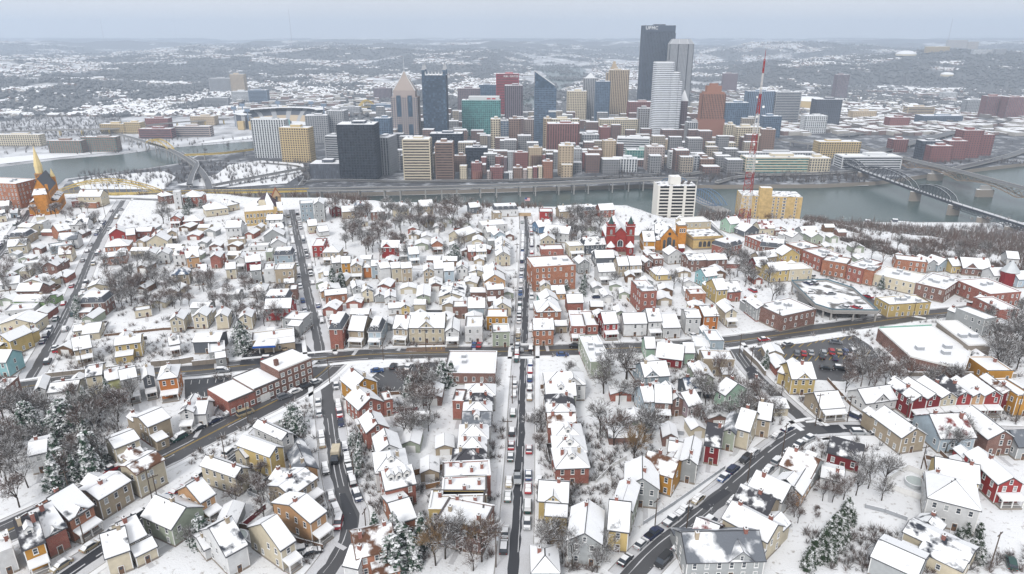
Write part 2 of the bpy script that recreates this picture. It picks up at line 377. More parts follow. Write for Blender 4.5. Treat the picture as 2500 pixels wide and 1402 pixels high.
# ---- downtown bench with its river wall
def terrace(name, pts, z, z0, mat_top, mat_side, label, kind='structure'):
    o = sheet(name, pts, z, mat_top, label, kind)
    P = [at(x, y, z)[:2] for x, y in pts]; mb = MB(); n = len(P)
    for i in range(n):
        a, b = P[i], P[(i + 1) % n]; mb.face([(a[0], a[1], z0), (b[0], b[1], z0), (b[0], b[1], z), (a[0], a[1], z)], mat_side)
    part('river_wall', mb, o); return o
plain('city_ground', (.36, .36, .38), .85, var=.45, scale=.02)
def city_mat():
    m, n, b, l = new_mat('city_ground'); tc = node(n, 'ShaderNodeTexCoord')
    a = noise(n, l, .03, 6, tc.outputs['Object'], .7); k = ramp(n, l, a.outputs['Fac'], [(.50, 0), (.66, 1)])
    l(mixc(n, l, k.outputs[0], (.075, .078, .088), (.5, .52, .56)), b.inputs['Base Color']); b.inputs['Roughness'].default_value = .8; M['city_ground'] = m
city_mat()
terrace('downtown_ground', [(168, 438), (350, 414), (442, 400), (484, 381), (620, 364), (800, 347), (1000, 327), (1290, 277), (1450, 225), (1800, 205), (2800, 205), (3200, 325), (2800, 356), (2500, 398), (2300, 421), (2140, 443), (2000, 450),
    (1700, 452), (1560, 451), (1000, 467), (700, 474), (400, 474), (150, 462)], -123, -131, 'city_ground', 'stone', 'flat snowy downtown ground between the rivers')
sheet('point_park_lawn', [(430, 452), (530, 425), (560, 402), (640, 392), (740, 400), (745, 420), (700, 448), (560, 458)], -122.4, 'snow', 'snowy park lawn on the point by the highway ramps')
sheet('riverfront_lawn', [(175, 442), (260, 428), (400, 418), (430, 432), (400, 462), (200, 462)], -122.4, 'snow', 'snowy riverbank lawn behind the yellow arch bridge')
sheet('north_shore_lawn', [(-200, 425), (0, 401), (150, 384), (280, 371), (300, 362), (160, 372), (0, 385), (-200, 400)], -129.2, 'snow', 'snowy river walk below the pale apartment blocks')
sheet('north_shore_field', [(480, 352), (620, 338), (620, 330), (500, 345)], -129.2, 'snow', 'snowy river bank beside the ballpark')

# ---- streets
def asphalt(name, c, thr):
    m, n, b, l = new_mat(name); tc = node(n, 'ShaderNodeTexCoord')
    a = noise(n, l, .25, 5, tc.outputs['Object'], .6); f = noise(n, l, 3, 4, tc.outputs['Object'], .65)
    base = mixc(n, l, f.outputs['Fac'], tuple(q * .75 for q in c), tuple(q * 1.3 for q in c))
    s = node(n, 'ShaderNodeMath', operation='MULTIPLY_ADD'); s.inputs[1].default_value = .55; l(f.outputs['Fac'], s.inputs[0]); l(a.outputs['Fac'], s.inputs[2])
    k = ramp(n, l, s.outputs[0], [(thr, 0), (thr + .12, .75)])
    l(mixc(n, l, k.outputs[0], base, (.62, .63, .66)), b.inputs['Base Color']); b.inputs['Roughness'].default_value = .42; b.inputs['Specular IOR Level'].default_value = .4; M[name] = m
asphalt('asphalt_wet', (.035, .037, .045), .98); asphalt('asphalt', (.075, .076, .082), .95); asphalt('slush', (.56, .565, .585), .72)
asphalt('paving_brown', (.16, .105, .075), .95)
plain('paint_yellow', (.55, .36, .05), .7); plain('paint_white', (.7, .7, .7), .7)
def smooth_line(pts, step=4.0):
    P = [Vector((p[0], p[1])) for p in pts]; out = []
    for i in range(len(P) - 1):
        p0 = P[max(i - 1, 0)]; p1 = P[i]; p2 = P[i + 1]; p3 = P[min(i + 2, len(P) - 1)]; n = max(2, int((p2 - p1).length / step))
        for k in range(n):
            t = k / n; out.append(.5 * ((2 * p1) + (p2 - p0) * t + (2 * p0 - 5 * p1 + 4 * p2 - p3) * t * t + (3 * p1 - p0 - 3 * p2 + p3) * t ** 3))
    out.append(P[-1]); return out
def normals(L):
    N = []
    for i in range(len(L)):
        d = L[min(i + 1, len(L) - 1)] - L[max(i - 1, 0)]
        if d.length < 1e-6: d = Vector((1, 0))
        d.normalize(); N.append(Vector((-d.y, d.x)))
    return N
def ribbon(mb, L, off0, off1, z, mat, z1=None, jitter=0):
    N = normals(L); rnd = random.Random(len(L)); z1 = z if z1 is None else z1
    pts = []
    for p, n in zip(L, N):
        a = p + n * (off0 + rnd.uniform(-jitter, jitter)); b = p + n * (off1 + rnd.uniform(-jitter, jitter)); pts.append((a, b))
    for (a, b), (c, d) in zip(pts, pts[1:]):
        if z1 > z:
            mb.poly([(*b, z), (*d, z), (*c, z), (*a, z), (*b, z1), (*d, z1), (*c, z1), (*a, z1)], [(4, 5, 6, 7), (0, 1, 5, 4), (3, 2, 6, 7), (0, 4, 7, 3), (1, 5, 6, 2)], mat)
        else: mb.face([(*b, z), (*d, z), (*c, z), (*a, z)], mat)
STREETS = {}
def street(key, pts, width, mat, label, shoulder=2.4, line=None, z=0.012, kerb=True):
    L = smooth_line([at(*p) for p in pts], 2.2); STREETS[key] = L
    mb = MB(); ribbon(mb, L, width / 2, -width / 2, z, mat, jitter=.22)
    o = tag(link('street', mb.mesh('street')), label, kind='structure')
    if shoulder:
        s = MB(); ribbon(s, L, width / 2 + shoulder, -width / 2 - shoulder, z - .006, 'slush', jitter=.25); part('slushy_shoulder', s, o)
    if kerb:
        for sg in (1, -1):
            a = sg * (width / 2 + shoulder); k = MB(); ribbon(k, L, max(a, a + sg * .18), min(a, a + sg * .18), 0, 'concrete', .13); part('kerb', k, o)
            k = MB(); b0 = a + sg * .18; b1 = a + sg * 1.7; ribbon(k, L, max(b0, b1), min(b0, b1), 0, 'snow', .11, .06); part('sidewalk', k, o)
    if kerb:         # broken ridges of slush left between the wheel tracks
        rr = random.Random(len(L)); k = MB(); offs = (.75, -.7) if width < 6 else (1.2, 3.1, -1.3, -3.2)
        for of in offs:
            i = 0
            while i < len(L) - 4:
                n_ = rr.randint(3, 12)
                if rr.random() < .5: ribbon(k, L[i:i + n_], of + rr.uniform(.05, .16), of - rr.uniform(.05, .16), z + .003, 'slush', jitter=.07)
                i += n_
        part('slush_ridges', k, o)['kind'] = 'stuff'
    if line:
        k = MB(); ribbon(k, L, .22, .10, z + .005, 'paint_yellow'); ribbon(k, L, -.10, -.22, z + .005, 'paint_yellow'); part('centre_line', k, o)
    return o
street('centre', [(1252, 1420), (1258, 1330), (1263, 1250), (1270, 1090), (1274, 960), (1279, 860), (1283, 760), (1286, 650), (1287, 575), (1283, 527)], 2.4, 'asphalt_wet', 'narrow wet street running straight up the middle between parked cars', 2.9)
street('second', [(712, 512), (722, 560), (738, 640), (752, 715), (766, 780), (778, 840), (782, 868)], 3.6, 'asphalt', 'grey street left of centre climbing to the tan church', 2.6, z=.016)
street('farleft', [(60, 945), (100, 880), (150, 790), (190, 705), (225, 620), (255, 562), (303, 487)], 3.4, 'asphalt', 'straight grey street slanting up the left side', 2.6)
street('main', [(-40, 962), (120, 936), (330, 915), (480, 905), (590, 893), (690, 884), (782, 876), (900, 866), (1080, 861), (1280, 857), (1500, 851), (1640, 845), (1780, 834), (2000, 804), (2130, 787), (2230, 772), (2330, 762), (2520, 742)], 8.5, 'asphalt', 'wide wet main road crossing the whole neighbourhood', .5, True, z=.022)
street('avenue', [(812, 886), (770, 922), (700, 965), (600, 1015), (500, 1066), (400, 1117), (300, 1163), (200, 1211), (100, 1258), (-30, 1318)], 9.5, 'asphalt', 'broad avenue with yellow line running to the bottom left', .8, True, z=.028)
street('lower_left', [(120, 1430), (230, 1357), (300, 1310), (400, 1245), (500, 1177), (580, 1115), (640, 1062), (668, 1030)], 3.2, 'asphalt_wet', 'narrow wet lane at bottom left lined with gabled houses', 2.6, z=.02)
street('curve', [(797, 925), (801, 985), (812, 1070), (823, 1145), (840, 1215), (857, 1258), (853, 1300), (826, 1360), (785, 1415)], 3.9, 'asphalt', 'dark street curving down left of the centre row', 2.3, z=.02)
street('lower_right', [(1530, 1420), (1600, 1345), (1680, 1281), (1760, 1213), (1830, 1152), (1900, 1093), (1960, 1056), (2010, 1046)], 4.4, 'asphalt', 'grey street slanting up from the bottom right centre', 2.4, z=.02)
street('climb', [(1990, 1046), (1950, 1015), (1900, 970), (1862, 935), (1825, 895), (1798, 856), (1784, 838)], 4.0, 'asphalt', 'short street climbing from the lower right to the main road', 1.6, z=.017)
street('rowhouse', [(1985, 1050), (2080, 1046), (2200, 1050), (2350, 1054), (2520, 1060)], 4.4, 'asphalt_wet', 'dark street in front of the red gabled row houses', 1.6, z=.015)
street('shops', [(1715, 538), (1752, 575), (1792, 612), (1850, 640), (1930, 668), (2010, 695), (2090, 724), (2180, 752), (2262, 768)], 6.0, 'asphalt', 'shopping street running down past the brick storefronts', 1.2, z=.018)
street('outer_left', [(-60, 690), (0, 622), (36, 572), (75, 512)], 4.0, 'asphalt', 'street at the far left edge below the orange church', 2.0, z=.014)
street('overlook', [(165, 484), (300, 485), (420, 490)], 4.0, 'asphalt', 'overlook road along the hilltop edge on the left', 1.4, z=.014)
street('alley', [(742, 661), (860, 655), (980, 657), (1100, 659), (1284, 661)], 2.4, 'slush', 'snowy alley joining the two middle streets', 0, z=.010, kerb=False)
street('rear_lane', [(300, 1395), (420, 1330), (460, 1300)], 2.4, 'slush', 'snowy lane behind the houses at bottom left', 0, z=.010, kerb=False)
sheet('wet_patch', [(1705, 1237), (1726, 1246), (1785, 1203), (1768, 1193)], .034, 'asphalt_wet', 'freshly paved black patch on the lower right street')
sheet('wet_patch', [(829, 1206), (843, 1204), (862, 1240), (873, 1265), (871, 1288), (841, 1294), (838, 1262)], .034, 'asphalt_wet', 'freshly paved black patch on the curving street')
sheet('parking_lot', [(1812, 852), (1960, 838), (2085, 818), (2128, 846), (2160, 892), (2060, 932), (1960, 925), (1880, 900)], .010, 'asphalt', 'dark parking lot with yellow bays beside the supermarket')
sheet('forecourt', [(598, 845), (745, 838), (768, 866), (745, 884), (585, 892)], .03, 'asphalt_wet', 'black wet forecourt of the small garage')
sheet('corner_lot', [(872, 950), (936, 898), (1050, 884), (1086, 888), (1084, 945), (960, 962), (890, 960)], .010, 'asphalt', 'grey parking lot behind the big flat roof')
sheet('brick_lot', [(450, 925), (566, 915), (562, 972), (452, 978)], .010, 'asphalt_wet', 'black parking lot beside the long brick building')
sheet('inn_forecourt', [(996, 839), (1086, 839), (1087, 858), (990, 859)], .03, 'paving_brown', 'brown paved forecourt of the cream inn')
sheet('rear_parking', [(1026, 757), (1102, 757), (1104, 776), (1030, 776)], .010, 'asphalt_wet', 'dark parking strip behind the cream inn')
def bays(lines, mat, label):
    mb = MB()
    for (x0, y0, x1, y1) in lines:
        ribbon(mb, [Vector(at(x0, y0)[:2]), Vector(at(x1, y1)[:2])], .09, -.09, .036, mat)
    tag(link('bay_markings', mb.mesh('bay_markings')), label, kind='structure')
bays([(1905 + 17 * i, 885 - i * .8, 1921 + 17 * i, 865 - i * .8) for i in range(13)] + [(1850 + 20 * i, 858 - 2 * i, 1862 + 20 * i, 849 - 2 * i) for i in range(7)] + [(1990 + 16 * i, 838 - 1.5 * i, 2000 + 16 * i, 830 - 1.5 * i) for i in range(6)], 'paint_yellow', 'yellow parking bay lines on the dark lot')
bays([(905 + 11 * i, 941 - 7 * i, 893 + 11 * i, 934 - 7 * i) for i in range(4)] + [(930 + 14 * i, 955, 936 + 14 * i, 945) for i in range(6)] + [(975 + 16 * i, 897, 972 + 16 * i, 905) for i in range(5)], 'paint_white', 'white parking bay lines behind the big flat roof')
bays([(468 + 20 * i, 929 - 1.5 * i, 466 + 20 * i, 939 - 1.5 * i) for i in range(5)] + [(468 + 16 * i, 968, 467 + 16 * i, 958) for i in range(6)], 'paint_white', 'white bay lines beside the long brick building')
bays([(1053 + 12 * i, 853, 1056 + 12 * i, 842) for i in range(3)], 'paint_yellow', 'yellow bay lines before the cream inn')
bays([(770, 890, 860, 887), (775, 897, 868, 893), (1265, 866, 1296, 866), (1268, 872, 1294, 872), (1252, 848, 1252, 862), (1300, 846, 1301, 866)], 'paint_white', 'white crosswalk lines at the main road crossings')
# ================================================================ HOUSES
def window_mesh(name, pane='pane', bars=True):
    mb = MB()            # one metre wide, 1.6 m high, facing -Y, origin at its centre on the wall plane
    mb.box(-.42, .42, -.03, .02, -.72, .72, pane)
    for x0, x1, z0, z1 in ((-.55, -.42, -.86, .86), (.42, .55, -.86, .86), (-.42, .42, .72, .86), (-.42, .42, -.86, -.72)): mb.box(x0, x1, -.09, .02, z0, z1, 'trim')
    if bars: mb.box(-.42, .42, -.06, .0, -.035, .035, 'trim')
    mb.box(-.6, .6, -.16, -.09, -.92, -.85, 'roof_snow')
    return mb.mesh(name)
WIN = window_mesh('window'); WINP = window_mesh('window_blind', 'pane_pale')
def door_mesh():
    mb = MB(); mb.box(-.5, .5, -.05, .02, 0, 2.1, 'wood'); mb.box(-.6, .6, -.08, .0, 2.1, 2.22, 'trim'); mb.box(-.6, -.5, -.08, 0, 0, 2.1, 'trim'); mb.box(.5, .6, -.08, 0, 0, 2.1, 'trim'); mb.box(-.28, .28, -.07, -.05, 1.25, 1.85, 'pane')
    return mb.mesh('door')
DOOR = door_mesh()
def chimney_mesh(bm):
    mb = MB(); mb.box(-.38, .38, -.38, .38, -1.6, 1.15, bm); mb.box(-.46, .46, -.46, .46, 1.0, 1.2, bm); mb.box(-.38, .38, -.38, .38, 1.2, 1.27, 'roof_snow'); mb.box(-.14, .14, -.14, .14, 1.27, 1.5, 'trim_dark')
    return mb.mesh('chimney')
CHIM = chimney_mesh('brick_chimney'); CHIM2 = chimney_mesh('wall_T')
def post_mesh():
    mb = MB(); mb.box(-.09, .09, -.09, .09, 0, 1, 'trim'); return mb.mesh('porch_post')
POST = post_mesh()
def dormer_mesh(wallm):
    mb = MB(); w_, d_ = .75, 2.0
    mb.poly([(-w_, 0, -.8), (w_, 0, -.8), (w_, 0, 1.2), (0, 0, 1.9), (-w_, 0, 1.2), (-w_, d_, -.8), (w_, d_, -.8), (w_, d_, 1.2), (0, d_, 1.9), (-w_, d_, 1.2)],
            [(0, 1, 2, 3, 4), (1, 6, 7, 2), (0, 4, 9, 5)], wallm)
    for s in (-1, 1):
        mb.slab([(0, -.2, 1.95), (s * (w_ + .22), -.2, 1.08), (s * (w_ + .22), d_ + .6, 1.08), (0, d_ + .6, 1.95)][::s], .07, 'shingle')
        mb.slab([(0, -.14, 2.02), (s * (w_ + .15), -.14, 1.2), (s * (w_ + .15), d_ + .6, 1.2), (0, d_ + .6, 2.02)][::s], .12, 'roof_snow')
    return mb.mesh('dormer')
DORM = {k: dormer_mesh(k) for k in ('trim', 'slate', 'wall_C')}
HOUSES = []
def wall_windows(root, w_, h, y, rz_face, fx, st, rnd, blind=.25, door=False, zb=0, skip=0):
    """windows on one wall; fx maps (along, depth) to local x, y"""
    n = max(1, int(round(w_ / 2.7))); fl = max(1, int(st + .35)); fh = h / max(fl, 1)
    for f in range(fl):
        for i in range(n):
            if rnd.random() < skip: continue
            u = (i + .5) / n * w_ - w_ / 2; z = f * fh + fh * .56
            if door and f == 0 and i == n // 2:
                x_, y_ = fx(u); link('door', DOOR, root, (x_, y_, 0), rz_face); continue
            x_, y_ = fx(u); s = min(.9, (w_ / n) / 2.1)
            link('window', WINP if rnd.random() < blind else WIN, root, (x_, y_, z), rz_face, (s, 1, min(.92, fh / 2.8)))
def roof_slopes(kind, w_, d, h, rise, ov):
    X, Y = w_ / 2, d / 2; lo = h - ov * rise / (Y if kind == 'gx' else X)
    if kind == 'gx': return [[(-X - ov, -Y - ov, lo), (X + ov, -Y - ov, lo), (X + ov, 0, h + rise), (-X - ov, 0, h + rise)], [(X + ov, Y + ov, lo), (-X - ov, Y + ov, lo), (-X - ov, 0, h + rise), (X + ov, 0, h + rise)]]
    if kind == 'gy': return [[(-X - ov, Y + ov, lo), (-X - ov, -Y - ov, lo), (0, -Y - ov, h + rise), (0, Y + ov, h + rise)], [(X + ov, -Y - ov, lo), (X + ov, Y + ov, lo), (0, Y + ov, h + rise), (0, -Y - ov, h + rise)]]
    m = min(X, Y); rx, ry = max(X - m, .25), max(Y - m, .25); lo = h - ov * rise / m
    A = [(-X - ov, -Y - ov, lo), (X + ov, -Y - ov, lo), (X + ov, Y + ov, lo), (-X - ov, Y + ov, lo)]; R = [(-rx, -ry, h + rise), (rx, -ry, h + rise), (rx, ry, h + rise), (-rx, ry, h + rise)]
    if X >= Y: r0, r1 = (-rx, 0, h + rise), (rx, 0, h + rise); return [[A[0], A[1], r1, r0], [A[1], A[2], r1], [A[2], A[3], r0, r1], [A[3], A[0], r0]]
    r0, r1 = (0, -ry, h + rise), (0, ry, h + rise); return [[A[0], A[1], r0], [A[1], A[2], r1, r0], [A[2], A[3], r1], [A[3], A[0], r0, r1]]
def shrink(q, k):
    n = len(q); c = [sum(p[i] for p in q) / n for i in range(3)]; out = []
    for p in q:
        dx, dy = c[0] - p[0], c[1] - p[1]; L = math.hypot(dx, dy) or 1; f = min(.4, k / L); out.append(tuple(p[i] + (c[i] - p[i]) * f for i in range(3)))
    return out
SNOWY = ['roof_snow'] * 6 + ['snow_grey'] * 3 + ['snow_dark']
def cover(root, slopes, rnd, shing, sn, t=.2):
    r = MB()
    for q in slopes: r.slab(q, .14, shing)
    ro = part('roof', r, root); s = MB()
    for q in slopes: s.slab([(x, y, z + .145) for x, y, z in shrink(q, .2)], t, sn)
    part('snow', s, ro); return ro
def house(p1, p2, d, st, roof, col, opts, label, group, cat='house', name='house', seed=0):
    rnd = random.Random(seed * 7 + 3); a = Vector(p1[:2]); b = Vector(p2[:2]); e = b - a; w_ = e.length; rz = math.atan2(e.y, e.x)
    n = Vector((-e.y, e.x)).normalized(); c = (a + b) / 2 + n * (d / 2)
    root = thing(name, label, cat, (c.x, c.y, 0), rz, group)
    h = .45 + 2.75 * st; X, Y = w_ / 2, d / 2; wm = 'wall_' + col
    far = a.length > 330
    shing = 'shingle'; sn = rnd.choice(SNOWY)
    if 'n' in opts: sn, shing = 'snow_brown', 'shingle_brown'
    if 'r' in opts: sn = 'snow_red'
    if 'b' in opts: sn = 'bare_grey'
    if 'k' in opts: sn = 'bare_dark'
    if 'u' in opts: sn = 'snow_blue'
    if 's' in opts: sn = 'roof_snow'
    wl = MB(); rise = 0
    if roof in ('gx', 'gy'):
        rise = min(4.2, max(1.1, (d if roof == 'gx' else w_) * (.33 if 'l' not in opts else .16)))
        B = [(-X, -Y, -.6), (X, -Y, -.6), (X, Y, -.6), (-X, Y, -.6), (-X, -Y, h), (X, -Y, h), (X, Y, h), (-X, Y, h)]
        if roof == 'gx': wl.poly(B + [(-X, 0, h + rise), (X, 0, h + rise)], [(0, 1, 5, 4), (1, 2, 6, 9, 5), (2, 3, 7, 6), (3, 0, 4, 8, 7)], wm)
        else: wl.poly(B + [(0, -Y, h + rise), (0, Y, h + rise)], [(0, 1, 5, 8, 4), (1, 2, 6, 5), (2, 3, 7, 9, 6), (3, 0, 4, 7)], wm)
    else: wl.box(-X, X, -Y, Y, -.6, h, wm)
    wl.box(-X - .05, X + .05, -Y - .05, Y + .05, -.6, .5, 'stone' if 'f' not in opts else 'brick_chimney')
    for sx in (-1, 1):
        if col not in 'ROB': wl.box(sx * X - .09, sx * X + .09, -Y - .04, -Y + .1, .5, h - .05, 'trim')
    part('wall', wl, root)
    if roof in ('gx', 'gy', 'hip'):
        if roof == 'hip': rise = min(3.6, max(1.2, min(w_, d) * .3))
        sl_ = roof_slopes(roof, w_, d, h, rise, .38); ro = cover(root, sl_, rnd, shing, sn)
        if roof != 'hip':
            rg = MB(); q = .1
            if roof == 'gx': rg.box(-X - .4, X + .4, -q, q, h + rise + .3, h + rise + .42, 'shingle')
            else: rg.box(-q, q, -Y - .4, Y + .4, h + rise + .3, h + rise + .42, 'shingle')
            if rnd.random() < .5: part('ridge', rg, ro)
        if 'x' in opts:      # a gable rising from the front eave
            gw = min(w_ * .26, 2.6); gh = gw * .95; wl2 = MB(); ox = rnd.choice((-.2, 0, .2)) * w_ if w_ > 8 else 0
            z0 = h - .1; dep = gh / max(rise, .1) * Y * .98
            wl2.face([(ox - gw, -Y - .06, z0), (ox + gw, -Y - .06, z0), (ox, -Y - .06, z0 + gh)], wm if col in 'ROB' else wm)
            gb = part('gable', wl2, root); g2 = MB()
            for s in (-1, 1):
                q_ = [(ox, -Y - .4, z0 + gh), (ox + s * (gw + .3), -Y - .4, z0 - .28), (ox + s * (gw + .3), -Y + .1, z0 - .28), (ox, -Y + dep, z0 + gh)][::s]
                g2.slab([(x, y, z + .2) for x, y, z in q_], .12, 'shingle'); g2.slab([(x, y, z + .325) for x, y, z in shrink(q_, .12)], .18, sn)
            part('gable_roof', g2, gb)
            if not far: link('window', WIN, gb, (ox, -Y - .08, z0 + gh * .35), 0, (.75, 1, .75))
        elif roof == 'gy' and not far: link('window', WIN, root, (0, -Y, h + rise * .3), 0, (.8, 1, .8))
    elif roof == 'flat':
        cp = MB(); t = .28
        for x0, x1, y0, y1 in ((-X - .06, X + .06, -Y - .06, -Y + t), (-X - .06, X + .06, Y - t, Y + .06), (-X - .06, -X + t, -Y + t, Y - t), (X - t, X + .06, -Y + t, Y - t)): cp.box(x0, x1, y0, y1, h, h + .5, wm); cp.box(x0 - .05, x1 + .05, y0 - .05, y1 + .05, h + .5, h + .58, 'roof_snow' if rnd.random() < .6 else 'trim_dark')
        po = part('parapet', cp, root); s = MB(); s.box(-X + t, X - t, -Y + t, Y - t, h, h + .22, 'roof_snow' if rnd.random() < .6 else 'snow_grey'); part('snow', s, po)
        if 'B' in opts:
            for i in range(rnd.randint(2, 4)):
                v = MB(); sx = rnd.uniform(.6, 1.4); v.box(-sx, sx, -.8, .8, 0, 1.1, 'metal'); v.box(-sx, sx, -.8, .8, 1.1, 1.2, 'roof_snow'); part('roof_vent', v, root, (rnd.uniform(-X * .7, X * .7), rnd.uniform(-Y * .6, Y * .7), h + .2))
    elif roof == 'man':
        k = .9; mh = 2.1; mm = MB(); a0 = [(-X - .25, -Y - .25), (X + .25, -Y - .25), (X + .25, Y + .25), (-X - .25, Y + .25)]; a1 = [(-X + k, -Y + k), (X - k, -Y + k), (X - k, Y - k), (-X + k, Y - k)]
        mm.poly([(x, y, h) for x, y in a0] + [(x, y, h + mh) for x, y in a1], [(i, (i + 1) % 4, 4 + (i + 1) % 4, 4 + i) for i in range(4)], 'snow_red' if 'r' in opts else 'slate')
        mm.box(-X - .35, X + .35, -Y - .35, Y + .35, h - .18, h - .002, 'trim'); ro = part('roof', mm, root)
        s = MB(); s.box(-X + k - .15, X - k + .15, -Y + k - .15, Y - k + .15, h + mh + .002, h + mh + .28, 'roof_snow'); part('snow', s, ro)
        nd = int(opts[opts.index('d') + 1]) if 'd' in opts else max(1, int(w_ / 4))
        for i in range(nd):
            u = ((i + .5) / nd - .5) * (w_ - 1); do = link('dormer', DORM['slate'], root, (u, -Y + .15, h + .75), 0, (.85, .8, .72)); link('window', WIN, do, (0, -.02, .25), 0, (.85, 1, .8))
    if 'd' in opts and roof in ('gx', 'hip'):
        nd = int(opts[opts.index('d') + 1])
        for i in range(nd):
            u = ((i + .5) / nd - .5) * w_ * .8; do = link('dormer', DORM['trim' if col not in 'C' else 'wall_C'], root, (u, -Y * .62, h + rise * .38 + .35)); link('window', WIN, do, (0, -.02, .25), 0, (.9, 1, .75))
    # walls with openings: front, and both ends
    wall_windows(root, w_ - .6, h, -Y, 0, lambda u: (u, -Y - .012), st, rnd, door='B' not in opts, skip=.15)
    if not far or 'B' in opts:
        wall_windows(root, d - 1.2, h, X, math.pi / 2, lambda u: (X + .012, u), st, rnd, skip=.35)
        wall_windows(root, d - 1.2, h, -X, -math.pi / 2, lambda u: (-X - .012, -u), st, rnd, skip=.35)
    elif c.x > 0: wall_windows(root, d - 1.5, h, -X, -math.pi / 2, lambda u: (-X - .012, -u), st, rnd, skip=.5)
    else: wall_windows(root, d - 1.5, h, X, math.pi / 2, lambda u: (X + .012, u), st, rnd, skip=.5)
    if 'p' in opts and st >= 1:
        pw = w_ * (.92 if w_ < 9 else .6); pd = 2.2; ph = min(2.7, h - .3); pr = MB()
        q = [(-pw / 2 - .2, -Y - pd - .25, ph), (pw / 2 + .2, -Y - pd - .25, ph), (pw / 2 + .2, -Y - .02, ph + .55), (-pw / 2 - .2, -Y - .02, ph + .55)]
        pr.slab(q, .13, 'trim'); po = part('porch_roof', pr, root); s = MB(); s.slab([(x, y, z + .135) for x, y, z in shrink(q, .08)], .2, 'roof_snow'); part('snow', s, po)
        dk = MB(); dk.box(-pw / 2, pw / 2, -Y - pd, -Y - .07, -.4, .45, 'stone'); dk.box(-pw / 2, pw / 2, -Y - pd, -Y - .07, .45, .5, 'concrete'); part('porch_deck', dk, root)
        np_ = max(2, int(pw / 2.6) + 1)
        for i in range(np_): link('porch_post', POST, root, (-pw / 2 + .12 + (pw - .24) * i / (np_ - 1), -Y - pd + .1, .5), 0, (1.3, 1.3, ph - .4))
        rl = MB(); rl.box(-pw / 2, pw / 2, -Y - pd - .02, -Y - pd + .06, 1.25, 1.33, 'trim' if rnd.random() < .7 else 'wood'); part('railing', rl, root)
    nc = int(opts[opts.index('c') + 1]) if 'c' in opts else rnd.choice((0, 1, 1))
    if 'B' in opts: nc = 0
    for i in range(nc):
        u = (rnd.uniform(-.36, .36) if nc == 1 else (-.33 + .66 * i / (nc - 1))); cm = CHIM if rnd.random() < .8 else CHIM2
        if roof == 'gx': p_ = (u * w_, rnd.uniform(-.14, .1) * d, h + rise)
        elif roof == 'gy': p_ = (rnd.uniform(-.12, .12) * w_, u * d, h + rise)
        elif roof == 'hip': p_ = (u * w_ * .8, rnd.uniform(-.1, .1) * d, h + rise * .8)
        elif roof == 'man': p_ = (u * w_ * .8, 0, h + 2.1)
        else: p_ = (u * w_, rnd.uniform(-.2, .3) * d, h + .4)
        link('chimney', cm, root, p_)
    if not far and rnd.random() < .35 and roof in ('gx', 'hip', 'flat'):
        v = MB(); v.tube((0, 0, -.6), (0, 0, .7), .09, .09, 'trim_dark', 6); part('vent_pipe', v, root, (rnd.uniform(-.3, .3) * w_, -.1 * d, h + (rise * .85 if roof != 'flat' else .3)))
    if 'B' not in opts and 'z' not in opts and w_ > 4.5 and st >= 1.2 and rnd.random() < .62:      # rear ell with its own roof
        ew = min(w_ * rnd.uniform(.42, .62), 5.2); ed = rnd.uniform(3.2, 5.2); eh = h * rnd.uniform(.68, .9); ex = rnd.choice((-1, 1)) * (w_ / 2 - ew / 2 - .1); eb = MB(); er = min(2.0, ew * .32); y0, y1 = Y + .01, Y + ed
        eb.poly([(ex - ew / 2, y0, -.5), (ex + ew / 2, y0, -.5), (ex + ew / 2, y1, -.5), (ex - ew / 2, y1, -.5), (ex - ew / 2, y0, eh), (ex + ew / 2, y0, eh), (ex + ew / 2, y1, eh), (ex - ew / 2, y1, eh), (ex, y0, eh + er), (ex, y1, eh + er)], [(1, 2, 6, 5), (2, 3, 7, 9, 6), (3, 0, 4, 7)], wm); eo = part('rear_wing', eb, root); r_ = MB(); s = MB()
        for sg in (-1, 1):
            q = [(ex, y0, eh + er), (ex + sg * (ew / 2 + .3), y0, eh - .3 * er / (ew / 2)), (ex + sg * (ew / 2 + .3), y1 + .3, eh - .3 * er / (ew / 2)), (ex, y1 + .3, eh + er)][::sg]; r_.slab(q, .12, shing); s.slab([(x, y, z + .125) for x, y, z in shrink(q, .15)], .18, sn)
        part('rear_wing_roof', r_, eo); part('snow', s, eo)
        if rnd.random() < .4: link('chimney', CHIM, eo, (ex, y1 - .8, eh + er - .2))
    if not far and 'B' not in opts and 'p' not in opts and w_ > 5 and rnd.random() < .5:      # lean-to wing on the near or the far side
        ww = w_ * rnd.uniform(.4, .75); wd = rnd.uniform(2.4, 4); wh = min(h - .7, rnd.choice((2.6, 2.9, 4.6))); sx = rnd.choice((-1, 1)); x0 = -X if sx < 0 else X - ww; x1 = x0 + ww; sg = -1 if rnd.random() < .45 and d < 9.5 else 1
        y0, y1 = (-Y - wd, -Y - .02) if sg < 0 else (Y + .02, Y + wd); wb = MB(); wb.box(x0 + .05, x1 - .05, y0, y1, -.5, wh, wm); wg = part('lean_to', wb, root); hi, lo2 = wh + .8, wh + .02
        q = [(x0 - .2, y0 - .25, lo2), (x1 + .2, y0 - .25, lo2), (x1 + .2, y1, hi), (x0 - .2, y1, hi)] if sg < 0 else [(x0 - .2, y0, hi), (x1 + .2, y0, hi), (x1 + .2, y1 + .25, lo2), (x0 - .2, y1 + .25, lo2)]
        r_ = MB(); r_.slab(q, .12, shing); part('lean_to_roof', r_, wg); s = MB(); s.slab([(x, y, z + .125) for x, y, z in shrink(q, .12)], .18, sn); part('snow', s, wg)
        if sg < 0: link('window', WIN, wg, ((x0 + x1) / 2, y0 - .012, wh * .55), 0, (.9, 1, .8))
